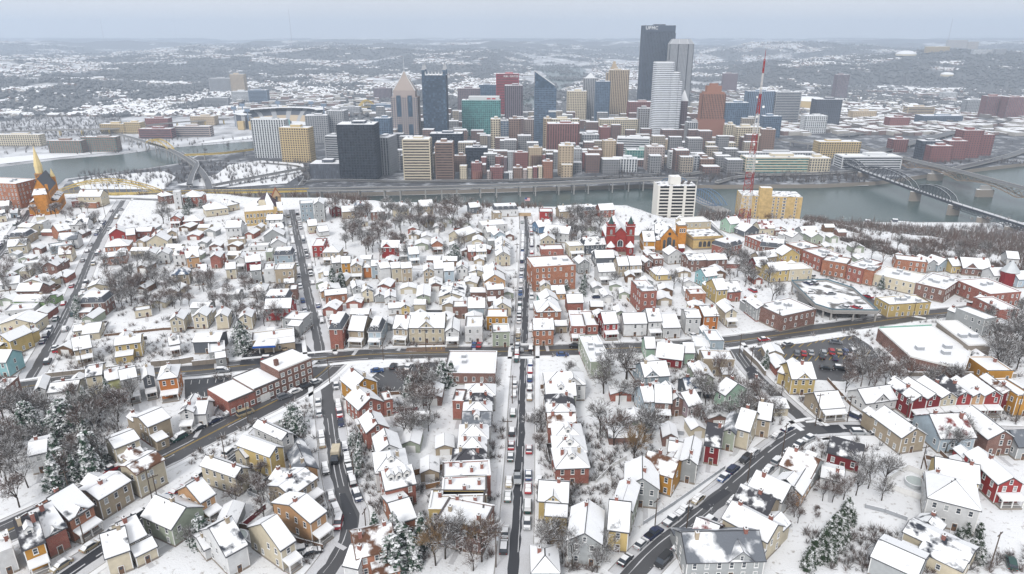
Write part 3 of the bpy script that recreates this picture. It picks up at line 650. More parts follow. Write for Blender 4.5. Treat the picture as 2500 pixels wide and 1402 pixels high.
    if not far and 'B' not in opts and rnd.random() < .55:
        pt = MB(); pl = rnd.uniform(3.5, 6); y1 = -Y - (2.3 if 'p' in opts else .1); pt.box(-.6, .6, y1 - pl, y1, -.2, .05, 'slush'); part('front_path', pt, root, (rnd.uniform(-.2, .2) * w_, 0, 0))
    HOUSES.append((c.x, c.y, max(w_, d) * .55, rz, w_, d)); return root
HDATA = '''
@ 0 1050 3.982 along the narrow lane at bottom left
300 1400 495 1320 12 2.2 gx A pkd1c2
500 1255 695 1150 12 2 gx R x
735 1100 960 950 12 2.2 gx O xp
1010 880 1310 690 8 2 gx T l
1380 670 1640 520 7 2.5 gx C ln
1080 1440 1300 1360 9 1.8 gx C
1290 1300 1460 1210 9 1.8 gx C c1
1345 1345 1545 1245 5 1 gx C l
1420 1010 1705 1140 8.5 1.7 gx S
20 1440 190 1370 8 2 flat W
@ 0 1050 3.982 across the broad avenue at bottom left
1160 355 1390 260 7.5 1.9 gx C pl
1480 165 1690 70 9 2.2 gx T fl
330 440 500 400 9 2 gx W l
@ 500 1050 3.982 left of the curving dark street
780 310 880 250 12 2.4 gy W
665 480 790 390 12 2.4 gy Y s
420 410 530 350 5 1.5 gx C
330 650 450 560 12 2 gy C c2
905 560 1110 500 11 1.3 gy P b
870 840 1110 660 8 2 gx T pl
640 730 760 780 7 1 flat P
1055 1120 1200 1010 13 2.1 gx P pl
770 1380 900 1290 12 2 gx C p
250 1440 440 1330 12 2 gx W
20 1280 180 1200 7 1 gx W l
0 905 130 820 9 2 gx P p
1370 1470 1500 1500 7 1.4 gx W
@ 500 750 4.522 between the curving street and centre row
1650 1090 1910 1000 8.5 1.9 gy A c2
1715 1310 1980 1215 9 1.8 gy R c2
1985 1215 2085 1195 6 1.7 flat R
@ 500 1050 3.982 between the curving street and centre row
1590 205 1800 150 8 2 gy R c2
1690 415 1925 370 8 2 gy W c1
1680 610 1990 560 9 2 hip W d1c1
1775 790 2060 720 8 2.1 gx R d3c1
1870 1060 2060 1000 11 1.4 gx O l
1500 1450 1870 1350 9 1.9 gx O nc2
@ 1000 750 4.522 in the row left of centre street
610 1150 945 1150 6.8 1.9 hip W c1
605 1268 915 1262 6.8 1.9 hip G kc2
600 1385 905 1380 7 2 hip R c2
590 1510 895 1510 7 2 gx W bd1c1
480 1245 600 1250 7 2.1 flat R
@ 1000 1050 3.982 in the row left of centre street
488 270 765 265 7.2 2 hip W c2
478 402 745 398 7.2 2 hip C c2
420 535 738 530 7.4 2 hip W kc2
330 690 790 665 6.6 2.2 flat R c4
320 872 752 862 7.6 2.2 flat T c3
195 1005 725 1008 7 2.2 flat Y c3
265 1125 710 1222 8.6 2.3 flat B c2
@ 1000 750 4.522 in the row right of centre street
1500 1040 1930 1035 8 2 hip W xc1
1505 1165 1830 1160 7 2 gx S d1c2
1515 1290 1815 1285 7 2 hip G kc1
1525 1410 1830 1405 7 2 hip B c2
1530 1525 1830 1520 7 2 gx R nc2
@ 1000 1050 3.982 in the row right of centre street
1395 262 1680 258 7.6 1.9 hip G d1c1
1395 392 1712 390 7.6 1.9 hip B d1c1
1420 545 1738 532 9 1.8 hip R d1c2s
@ 1000 1050 3.982 below the row right of centre street
1250 885 1530 905 8 2 gx Y xsc1
1530 1300 1850 1340 11 2.2 gy G c1
1920 1175 2110 1200 11 2 gx Y c1
1190 1500 1450 1500 8 1 hip W
@ 1500 1050 3.982 above the slanting street at bottom right
-40 985 150 1030 10 2.4 gy S
90 735 412 770 9 2 gy G c1
260 560 545 655 8 2 gx A n
625 500 778 532 11 2.1 gy G c1
515 335 640 355 7 1.3 gx G l
862 325 1000 352 11 2 gx D k
1040 190 1150 215 10 2 gy S b
1152 165 1285 205 11 2.1 gx C
1365 60 1490 85 9 2 gx T
@ 1500 1050 3.982 below the slanting street at bottom right
1590 480 1880 605 9 1.5 gx G n
1640 705 1795 765 11 1.3 gy P
1280 700 1600 855 8 1.5 gx W c1
1130 860 1450 1010 8 1.6 gx T k
1030 1050 1455 1290 7.5 1.9 gx C c2
690 1470 1430 1450 10 1.7 gx G bxc2
720 1205 930 1290 8 1.5 gx D r
@ 2000 1050 3.982 in the bottom right corner
60 335 372 425 8 1.3 gx D k
0 560 210 612 7 1 gx W l
770 238 1000 205 12 1.8 gy T
1145 228 1480 215 12 1.6 gx L rc2
1600 252 1860 246 13 1.8 gy B
1690 722 1920 720 13 2 gy F pc1s
1100 560 1520 650 8 1.3 gx Y
1000 900 1492 1032 11 2.5 hip W ks
790 1130 1405 1430 6.5 1.3 gx C l
470 1405 900 1610 9 1.6 gx G l
1900 295 2040 290 8 1.4 gx G b
@ 0 750 4.522 beside the long slanting street on the left
30 310 415 300 8.5 1.5 gy C l
70 135 390 105 8 1 flat W
0 530 150 552 9 2.1 gy Y
-40 782 112 782 8 2 gx J
-60 1122 92 1112 9 2 flat B
430 1112 542 1092 9 2 gy W
@ 0 750 4.522 in the row below the left main road
570 1100 882 1062 8 1.6 gx W lc1
1010 1042 1182 1012 9 3 gx C l
1222 1046 1372 1012 9 2.5 gx N pl
1392 1062 1562 1022 9 2.8 gx W pl
1620 1010 1746 982 8 2.4 gy K p
1792 1032 1996 1002 9 2.6 hip Q d1p
2022 1362 2162 1352 9 2 gy W p
2170 1330 2290 1325 7 1.5 gx W
@ 0 750 4.522 above the left main road
832 352 1126 317 7 1 gx C l
856 642 1046 602 9 1.9 gx T pc1
1300 592 1582 552 8 2 gx Y l
1892 532 2002 512 6 1.3 gx B d1p
1500 132 1682 102 5 .9 flat C
1900 287 2046 277 7 1.8 gy C
2152 246 2300 240 7 1.8 gy C
2150 522 2440 512 9 1.6 gx K l
@ 500 750 4.522 above the left main road
140 252 270 243 7 1.8 gy C
400 262 532 252 7 1.8 gy C
62 622 242 592 9 1.2 flat G
870 272 1100 290 8 1.7 flat G
680 162 962 150 8 1.9 gx F
@ 500 750 4.522 facing the main road at the crossing
1395 472 1532 472 12 2.9 man R d1
1602 424 1762 432 11 2.1 gx T p
1816 432 1952 432 10 2 man L d2p
2092 402 2242 410 10 2.1 gx T xp
@ 1000 750 4.522 facing the main road, centre
0 400 386 400 11 2.2 gx C xd1
405 422 546 420 10 1.9 gy W p
620 402 802 400 10 2.2 flat W c1
850 262 1082 262 8 1.9 flat A
915 447 1106 442 8 1.9 flat S
480 132 640 130 7 1.6 flat B
650 130 830 128 8 1.6 gx L
930 118 1120 116 7 1.4 gy C
1370 432 1586 427 8 2.3 gx O c2
1405 212 1666 202 11 2.1 hip O x
1610 292 1736 287 5 1 gx T l
1782 387 1936 387 12 2.1 flat R p
1940 362 2076 357 14 1.9 flat R
2140 352 2290 342 9 2.1 gx F p
@ 1000 750 4.522 by the bare trees right of centre
1990 792 2216 782 22 2 flat S B
@ 1500 750 4.522 facing the main road, right half
100 332 346 327 8 1.9 gx W
370 332 506 327 10 2.2 gx W p
535 352 716 347 15 1.5 gx W l
780 302 932 302 9 2.4 gx W l
975 272 1132 267 12 2.2 gx Q l
1215 207 1336 202 10 1.9 gy C p
1560 162 1692 152 10 1.9 gy G f
1830 277 2202 192 14 2.1 flat B B
@ 1500 750 4.522 below the main road, right half
1040 542 1192 542 10 1.9 flat Z
872 562 1040 572 9 1.4 flat W
960 762 1306 772 7 2.1 flat T
765 642 872 642 7 1.6 gx M
340 592 442 592 8 1.6 gx M
450 655 740 692 10 1.2 gx D
320 962 592 942 9 2.1 gx Z xc1
900 932 1082 932 9 1.6 gy S
790 1052 952 1042 8 1.2 gx K u
440 1232 612 1242 10 1.9 gx B p
620 1212 742 1202 10 1.9 gy B
320 1232 442 1222 9 1.9 gx L c2
805 1242 946 1202 8 1.5 gx V
1090 1102 1202 1172 9 2.1 gx M
1500 1012 1602 1022 13 1.4 gy W k
1932 972 2192 972 10 2 gx Y xc1
1790 850 1925 905 6 1.5 gx Y
@ 2000 750 4.522 facing the dark rowhouse street
0 1242 252 1222 9 1.2 gx T p
490 1182 830 1132 8 1.2 gx W x
990 1242 1140 1227 11 2.2 gy D p
1146 1226 1292 1208 11 2.2 gy D p
1300 1207 1470 1192 11 2.1 gy C p
1476 1192 1632 1190 11 2.2 gy F pk
1640 1187 1772 1186 11 2.1 gy P p
1780 1184 1952 1182 11 2.2 gy F p
1980 1152 2102 1152 11 2.1 gy D n
2130 1212 2292 1204 11 2.3 flat A
1830 862 2102 862 11 1.6 flat A
@ 2000 750 4.522 behind the supermarket at right
1780 337 1906 312 12 2.5 flat G
1950 192 2162 182 14 2 flat R
1930 285 2100 280 6 1 flat W
@ 0 460 4.674 near the orange church at far left
910 217 1170 215 10 2.5 gx C c2
830 226 920 216 8 1.3 flat R
1100 232 1236 182 8 1 flat O
830 432 1046 422 9 1.2 hip T c1
230 545 370 560 8 1.9 gx C l
400 522 502 520 8 2 flat W
432 422 522 412 7 1.5 flat C
130 652 332 642 9 1.6 man T
110 762 322 742 8 1.5 gx C x
0 292 122 282 8 1.6 gx G
0 392 82 382 8 1.4 gx C
132 342 212 336 6 1 gx L
@ 0 460 4.674 left of the long slanting left street
690 602 832 572 9 1.9 gx O
760 500 1010 490 8 1.4 gx W x
690 705 900 692 8 1.9 gx W b
590 762 842 722 7 1.3 flat Z
690 855 832 842 9 1.5 gx C n
500 1012 672 1002 9 1.7 gy B
240 1032 352 1022 7 1 flat C
270 935 450 915 7 .9 flat W
290 1192 522 1192 8 1.6 gy C l
210 1272 472 1267 7 1.3 gx B
180 1392 532 1392 8 1.3 gx X l
0 1182 242 1152 7 1 gx W
@ 0 460 4.674 right of the long slanting left street
1260 622 1452 602 9 1.6 gy F c2
1460 632 1556 622 8 1.6 gx R
1560 582 1737 572 8 1.4 gx R l
1210 742 1482 722 9 1.1 hip O
1186 892 1452 862 8 1.5 gx O l
1690 702 1922 692 8 1.5 gy C
1745 600 1905 590 7 1 hip K
1930 622 2032 612 7 1.8 gy T p
1660 872 1792 862 8 1.8 gy W
1806 872 1942 862 8 1.7 gy W
1996 892 2127 882 8 2 man W r
2146 922 2292 902 8 1.9 gx P x
1986 1117 2172 1102 8 1.8 hip T u
2226 1112 2360 1102 8 1.7 gy W n
1956 442 2072 437 8 1.7 gy R p
2100 442 2302 432 8 1.1 hip R
1866 192 1992 172 9 2 hip B
2006 242 2082 237 6 4 flat W
2100 222 2312 212 11 2.4 hip R
1016 1222 1252 1202 7 1.2 gy C l
952 1462 1217 1452 9 2 man B d2
@ 500 460 4.674 left of the tan church street
20 332 272 302 13 1.5 hip C
255 275 402 245 10 1.4 hip C
256 587 426 582 9 2.4 gx W c1
270 652 462 642 5 .9 flat T
715 455 895 450 7 1.7 gx W
755 560 910 550 7 1.7 gx W
682 642 906 632 8 1.6 gy G
765 735 935 725 7 1.5 gy W
802 877 1012 867 8 1.7 man Z d2
705 835 780 830 8 1.5 flat S
505 722 730 712 6 .8 flat W
80 922 192 916 8 2 gy R
360 937 472 932 8 1.9 gy W p
482 952 652 932 7 1.6 gx D
546 1097 656 1087 8 2.3 gx G l
690 1092 806 1082 9 2.3 flat W
816 1097 1026 1087 10 2.3 flat T
256 1042 366 1032 7 1.7 gx C
-50 1092 42 1082 8 1.9 gx C
520 1252 706 1242 8 1 hip W
916 1162 1026 1152 6 1 gx T l
696 1442 966 1432 9 2 man R d3
975 1282 1066 1275 7 1.5 flat B
@ 500 460 4.674 right of the tan church street
1106 392 1252 382 10 4 flat Z
1262 392 1372 387 12 4 gy G
1192 522 1292 512 8 1.6 gx C f
1310 560 1420 545 7 1 gx W
1452 332 1562 322 9 1.7 gy D
1575 355 1715 345 8 1.6 gx T
1725 335 1845 325 9 2 gy W u
1905 372 2062 362 9 1.9 hip B
2152 332 2332 322 10 1.9 hip C x
1780 440 1865 435 6 1 gx C
1236 792 1372 787 14 2 flat F
1362 862 1542 862 9 2.1 hip T p
2022 802 2222 802 8 2 gx F x
2226 822 2372 817 8 1.6 gx W p
1466 972 1566 962 7 1.8 gx G
1570 975 1668 970 7 1.8 gx A
1682 1052 1802 1047 9 2.4 gy T p
1816 1032 1906 1027 7 1.9 hip Q
1912 1037 2012 1032 9 2.2 gx Z l
2016 1087 2126 1072 9 2.5 gx W l
2142 1077 2252 1067 9 2.4 gx C l
2256 1077 2370 1067 9 2.4 gx T l
1375 1087 1462 1077 6 1.2 gx A l
1332 1262 1562 1232 9 1 gy P l
1386 1337 1632 1312 7 1.5 gx O l
1700 1292 1792 1282 9 2 gy G p
1806 1312 1926 1302 8 1.7 gy C
1946 1312 2056 1307 8 1 gy G l
2062 1332 2182 1325 8 1 gy W l
2105 1455 2240 1445 7 1 gx W l
2245 1460 2345 1450 6 1.2 gy Y
@ 1000 460 4.674 left of the far end of centre street
120 312 272 302 9 2 gx T
182 452 282 442 8 1.9 gy T
450 612 580 642 13 1.4 gy C s
256 742 382 737 8 1.6 gy O p
676 832 756 827 7 1.7 gx R
766 832 876 827 8 1.7 gx T d1p
690 300 810 290 7 1.5 gx K
962 332 1236 322 9 1.6 man W d4
956 402 1052 397 7 2 flat T
836 552 1116 532 13 2 flat W
886 592 1002 582 7 1.5 gx W
966 642 1092 632 8 1.7 gy L
892 692 982 687 6 1.3 flat G
980 735 1140 732 7 1.6 gy W
984 790 1146 787 7 1.6 gy W
988 842 1146 838 7 1.6 gy G
990 892 1146 887 7 1.8 gy C x
166 1087 282 1082 8 2 gy T
290 1087 386 1082 8 2.5 gx W
400 1092 512 1087 8 2.2 gx L
540 1052 662 1050 8 2 gy W
680 1052 850 1047 8 1.3 gy C l
860 1112 1096 1102 8 1.8 gy W
856 1212 1092 1202 9 2.1 gy P
890 1332 1076 1322 6 2.4 gx B l
86 1332 236 1327 13 1.2 gy S l
340 1332 626 1332 13 1.2 gy C l
510 1215 640 1205 8 1 gx W l
0 872 112 862 8 1.8 gx L p
@ 1000 460 4.674 right of the far end of centre street
1480 382 1632 382 9 2 flat F
1470 525 1622 505 8 1.4 gx U
1530 605 1812 632 9 1.9 gx W
1496 692 1656 692 8 1.7 gy C
1500 777 1757 772 8 1.1 flat R
1826 792 1982 782 9 1.9 flat C p
1990 762 2232 752 9 1.8 gx K d2
1710 352 1862 342 8 1.6 gx T
1952 342 2122 332 8 1.6 man B
2172 342 2337 332 9 1.7 gx R
1500 1222 1602 1217 8 1.5 gy C
1620 1242 1766 1237 6 1 gx P l
1500 1402 1692 1392 8 1.5 gy E
1800 1422 1977 1417 7 1.5 gx R
1930 982 2052 972 8 1.8 gy G
2120 900 2330 895 8 1.6 gx K
2156 1092 2337 1082 8 2 gx W p
@ 1500 460 4.674 between the red church and shops
800 502 1092 492 13 1.8 flat C
1312 517 1432 502 9 1.9 gx M c2
1482 562 1642 542 9 1.1 gy K
1652 547 1822 542 9 1.5 gx C r
1480 652 1662 732 13 1.8 flat R B
1652 762 1932 792 10 1.7 man B d2
1262 792 1442 742 9 1.8 man R d2
842 957 1042 947 10 2 gx B l
1052 952 1272 942 10 2 gx B l
345 962 422 957 8 1.7 gy B
440 937 552 932 8 1.9 flat B
612 872 772 862 8 1.7 gy W
40 1012 156 1007 9 1.9 gx T
176 1007 302 1002 9 1.9 gx T p
475 1062 652 1052 9 1 hip Y
1030 1142 1162 1122 8 1.9 gx J p
1152 1322 1272 1312 10 2.2 gx Y
1276 1302 1432 1292 9 1.6 gx R
852 1327 1032 1322 6 1.5 flat O
292 1442 467 1432 14 3.4 flat R B
1772 1082 1982 1062 8 2 gx Y
1986 1067 2242 1052 9 1.9 flat C
1610 955 1750 945 7 1.3 gx D
1900 885 2100 875 8 1.8 gy Y
1652 882 1862 852 7 1.2 gx T
2140 572 2320 562 8 1 gx G
2240 642 2370 640 9 1.3 gy S
2020 640 2140 630 8 1.3 gy W
1820 545 1960 540 7 .9 flat B
@ 1500 460 4.674 along the shopping street
1936 772 2112 842 13 2.2 flat O B
2122 872 2337 962 13 2.5 flat R B
@ 2000 460 4.674 along the shopping street
10 992 288 1042 11 2.5 flat O B
292 1052 472 1102 18 2.5 flat R B
476 1096 592 1122 11 2.4 flat O B
596 1112 1068 1222 16 1.8 flat C B
1072 1230 1402 1312 20 2 flat B B
1912 1372 2262 1342 18 2.1 flat R B
@ 2000 460 4.674 on the right edge above the shops
852 932 1212 972 9 1.7 flat O
1215 962 1332 952 9 1.4 gy G
1345 962 1482 942 8 1.2 gy Z
1502 977 1602 972 8 1.3 gx Y
1622 992 1942 1012 11 1.2 gx B x
1975 1085 2125 1082 8 1.2 gx W
2252 1142 2370 1135 8 1.4 gx L
2130 880 2260 890 8 1.2 gx W
@ 2000 750 4.522 along the shopping street
745 122 1202 92 9 1.8 flat Y B
'''
HAREA = {}
def build_houses():
    rows = []; tile = None; area = ''
    for ln in HDATA.strip().splitlines():
        if ln[0] == '@':
            q = ln[2:].split(' ', 3); tile = [float(v) for v in q[:3]]; area = q[3]; continue
        q = ln.split(); x1, y1, x2, y2, d, st = map(float, q[:6]); roof, col = q[6], q[7]; opts = q[8] if len(q) > 8 else ''
        f = lambda x, y: (tile[0] + x / tile[2], tile[1] + y / tile[2])
        rows.append((f(x1, y1), f(x2, y2), d, st, roof, col, opts, area))
    groups = {}
    for i, r in enumerate(rows): groups.setdefault((r[7], r[5]), []).append(i)
    RN = {'gx': 'side-gabled', 'gy': 'front-gabled', 'hip': 'hip-roofed', 'flat': 'flat-roofed', 'man': 'mansard'}
    for (area, col), ids in groups.items():
        ids.sort(key=lambda i: rows[i][0][0] + rows[i][1][0])
        xs = [rows[i][0][0] + rows[i][1][0] for i in ids]; ysv = [rows[i][0][1] for i in ids]
        vert = 'row left' in area or 'row right' in area or 'curving street and' in area
        if vert: ids.sort(key=lambda i: -rows[i][0][1])
        for k, i in enumerate(ids):
            p1, p2, d, st, roof, c, opts, ar = rows[i]; cn = WALL[c]
            big = 'B' in opts; noun = 'shop building' if big else 'house'
            lab = '%s%s %s %s' % ('low ' if st < 1.4 else ('' if st < 2.35 else 'tall '), cn, RN[roof], noun)
            if len(ids) > 1: lab += ', %s %s from %s,' % (ordw(k), cn.split()[0], 'bottom' if vert else 'left')
            lab += ' ' + ar; HAREA[len(HOUSES)] = ar
            q1, q2 = at(*p1), at(*p2)
            if vert: opts += 'z'
            house(q1, q2, d, st, roof, c, opts, lab, 'shops' if big else 'houses on the snowy hilltop', 'building' if big else 'house', 'shop_building' if big else 'house', i)
build_houses()
# ================================================================ CHURCHES, BLOCKS AND OTHER ONE-OFF BUILDINGS ON THE HILL
def frame(p1, p2, d, z=0):
    a = Vector(p1[:2]); b = Vector(p2[:2]); e = b - a; n = Vector((-e.y, e.x)).normalized(); c = (a + b) / 2 + n * d / 2
    HOUSES.append((c.x, c.y, max(e.length, d) * .55, 0)); return (c.x, c.y, z), math.atan2(e.y, e.x), e.length
def arch_window(name, w_, h, pane='pane', trim='trim'):
    mb = MB(); n = 8; pts = [(-w_ / 2, 0), (w_ / 2, 0)] + [(w_ / 2 * math.cos(math.pi * i / n), h - w_ / 2 + w_ / 2 * math.sin(math.pi * i / n)) for i in range(n + 1)]
    mb.face([(x, -.05, z) for x, z in pts], pane); k = 1.22
    out = [(-w_ / 2 * k, -.1), (w_ / 2 * k, -.1)] + [(w_ / 2 * k * math.cos(math.pi * i / n), h - w_ / 2 + w_ / 2 * k * math.sin(math.pi * i / n)) for i in range(n + 1)]
    m = len(pts)
    for i in range(m):
        j = (i + 1) % m; mb.face([(out[i][0], -.12, out[i][1]), (out[j][0], -.12, out[j][1]), (pts[j][0], -.06, pts[j][1]), (pts[i][0], -.06, pts[i][1])], trim)
    mb.box(-.04, .04, -.1, -.04, 0, h - .1, trim); return mb.mesh(name)
def gable_body(mb, x0, x1, y0, y1, h, rise, mat, z0=-.5):
    xm = (x0 + x1) / 2
    mb.poly([(x0, y0, z0), (x1, y0, z0), (x1, y1, z0), (x0, y1, z0), (x0, y0, h), (x1, y0, h), (x1, y1, h), (x0, y1, h), (xm, y0, h + rise), (xm, y1, h + rise)], [(0, 1, 5, 8, 4), (1, 2, 6, 5), (2, 3, 7, 9, 6), (3, 0, 4, 7)], mat)
def gable_roof(x0, x1, y0, y1, h, rise, ov=.35):
    xm = (x0 + x1) / 2; lo = h - ov * rise / ((x1 - x0) / 2)
    return [[(x0 - ov, y1 + ov, lo), (x0 - ov, y0 - ov, lo), (xm, y0 - ov, h + rise), (xm, y1 + ov, h + rise)], [(x1 + ov, y0 - ov, lo), (x1 + ov, y1 + ov, lo), (xm, y1 + ov, h + rise), (xm, y0 - ov, h + rise)]]
def roof_on(root, slopes, shing, sn, name='roof'):
    r = MB()
    for q in slopes: r.slab(q, .14, shing)
    ro = part(name, r, root); s = MB()
    for q in slopes: s.slab([(x, y, z + .145) for x, y, z in shrink(q, .2)], .2, sn)
    part('snow', s, ro); return ro

def red_church():
    loc, rz, w_ = frame(at(1480, 623), at(1546, 623), 26); t = thing('church', 'red brick church with twin towers and dark green spires', 'church', loc, rz); X, Y = w_ / 2, 13; tw = 4.1
    b = MB(); gable_body(b, -X + .6, X - .6, -Y + .8, Y, 8, 7, 'church_red'); b.box(-X, X, -Y - .2, -Y + .8, -.5, 1.6, 'stone'); part('nave', b, t)
    roof_on(t, gable_roof(-X + .6, X - .6, -Y + .8, Y, 8, 7), 'shingle', 'roof_snow')
    big = arch_window('arched_window', 2.6, 3.6, 'pane', 'trim'); link('window', big, t, (0, -Y + .76, 4.4)); dm = arch_window('arched_door', 1.3, 2.5, 'wall_D', 'stone')
    for x in (-2.1, 0, 2.1): link('door', dm, t, (x, -Y + .72, .8))
    wm = arch_window('tower_window', 1.1, 2.6, 'pane_pale', 'stone'); tm = arch_window('turret_window', .9, 2.3, 'pane', 'trim')
    for s in (-1, 1):
        o = MB(); cx = s * (X - tw / 2); o.box(cx - tw / 2, cx + tw / 2, -Y, -Y + tw, -.5, 16.2, 'church_red')
        for z in (5.4, 10.6): o.box(cx - tw / 2 - .12, cx + tw / 2 + .12, -Y - .12, -Y + tw + .12, z, z + .35, 'stone')
        o.box(cx - tw / 2 - .35, cx + tw / 2 + .35, -Y - .35, -Y + tw + .35, 15.2, 15.8, 'church_red'); o.box(cx - tw / 2 - .4, cx + tw / 2 + .4, -Y - .4, -Y + tw + .4, 15.8, 15.95, 'roof_snow')
        for i in range(5):
            for y in (-Y - .2, -Y + tw): o.box(cx - tw / 2 - .2 + i * (tw - .35) / 4, cx - tw / 2 + .5 + i * (tw - .35) / 4, y - .1, y + .25, 15.95, 17.0, 'church_red')
        to = part('tower', o, t); sp = MB(); sp.cone(ngon(1.7, 8, cx, -Y + tw / 2), 16.2, (cx, -Y + tw / 2, 21.0), 'spire_green'); part('spire', sp, to)
        link('window', wm, to, (cx, -Y - .02, 11.4)); q = MB(); q.prism(ngon(1.9, 8, cx, -Y - .5), -.5, 5.0, 'church_red'); q.cone(ngon(2.5, 8, cx, -Y - .5), 4.95, (cx, -Y - .5, 8.0), 'roof_snow'); tu = part('turret', q, to)
        link('window', tm, tu, (cx, -Y - 2.3, 1.9))
plain('spire_green', (.035, .085, .08), .5)
red_church()
def orange_church():
    loc, rz, w_ = frame(at(1598, 617), at(1671, 615), 22); t = thing('church', 'amber brick church with square corner tower and arched windows', 'church', loc, rz); X, Y = w_ / 2, 11
    gx0, gx1 = X - 13.4, X - 4.5; b = MB(); gable_body(b, gx0, gx1, -Y, Y, 8.6, 5.2, 'church_orange'); b.box(-X, gx0 + .02, -Y + 1, Y, -.5, 6.6, 'church_orange'); b.box(-X - .2, X, -Y - .2, -Y, -.5, 1.2, 'stone'); part('nave', b, t)
    roof_on(t, gable_roof(gx0, gx1, -Y, Y, 8.6, 5.2), 'slate', 'snow_dark')
    tr = [[(-X - .3, -Y + .7, 6.5), (gx1, -Y + .7, 6.5), (gx1, 0, 12.6), (-X + 2.4, 0, 12.6)], [(gx1, Y + .3, 6.5), (-X - .3, Y + .3, 6.5), (-X + 2.4, 0, 12.6), (gx1, 0, 12.6)], [(-X - .3, Y + .3, 6.5), (-X - .3, -Y + .7, 6.5), (-X + 2.4, 0, 12.6)]]
    roof_on(t, tr, 'slate', 'snow_dark', 'transept_roof')
    o = MB(); o.box(X - 4.5, X, -Y - .3, -Y + 4.2, -.5, 15.2, 'church_orange'); o.box(X - 4.7, X + .2, -Y - .5, -Y + 4.4, 14.4, 15.2, 'stone'); o.cone([(X - 4.7, -Y - .5), (X + .2, -Y - .5), (X + .2, -Y + 4.4), (X - 4.7, -Y + 4.4)], 15.2, (X - 2.25, -Y + 1.95, 17.4), 'snow_dark'); to = part('tower', o, t)
    for i in range(3): link('window', WIN, to, (X - 3.4 + i * 1.15, -Y - .31, 12), 0, (.75, 1, 1.3))
    gm = (gx0 + gx1) / 2
    for dx, ww, hh in ((-2.6, 1.2, 5), (0, 2.2, 6.4), (2.6, 1.2, 5)): link('window', arch_window('arched_window', ww, hh, 'pane', 'stone'), t, (gm + dx, -Y - .02, 2.0))
    rw = MB(); rw.prism([(x, z) for x, z in ngon(.8, 10)], 0, .12, 'pane'); r = part('rose_window', rw, t, (gm, -Y - .02, 10.2)); r.rotation_euler = (math.pi / 2, 0, 0)
    pr = MB(); pr.slab([(X - 4, -Y - 2.2, 2.8), (X - .6, -Y - 2.2, 2.8), (X - .6, -Y - .3, 4.2), (X - 4, -Y - .3, 4.2)], .2, 'roof_snow'); pr.box(X - 3.7, X - .9, -Y - 1.8, -Y - .35, 0, 2.8, 'wall_D'); part('porch', pr, t)
    house(at(1570, 617), at(1597, 617), 12, 2.1, 'gx', 'A', 'pd1s', 'amber rectory house with snowy roof attached left of the amber church', None, 'house', 'rectory', 901)
orange_church()
def bank():
    loc, rz, w_ = frame(at(1691, 611), at(1762, 608), 17); t = thing('bank_building', 'buff bank building with five round-arched windows near the amber church', 'building', loc, rz); X, Y = w_ / 2, 8.5; h = 6.8
    b = MB(); b.box(-X, X, -Y, Y, -.5, h, 'buff_brick'); b.box(-X - .25, X + .25, -Y - .25, Y + .25, h - 1.1, h - .7, 'stone'); b.box(-X - .1, X + .1, -Y - .1, Y + .1, -.5, .9, 'stone'); part('wall', b, t)
    s = MB(); s.box(-X + .4, X - .4, -Y + .4, Y - .4, h, h + .22, 'snow_dark'); s.box(-X, X, -Y, -Y + .4, h, h + .7, 'buff_brick'); s.box(-X, X, Y - .4, Y, h, h + .7, 'buff_brick'); part('roof', s, t)
    am = arch_window('arched_window', 1.5, 3.0, 'pane', 'stone')
    for i in range(5): link('window', am, t, (-X + 4 + i * 2.45, -Y - .02, 1.7))
bank()
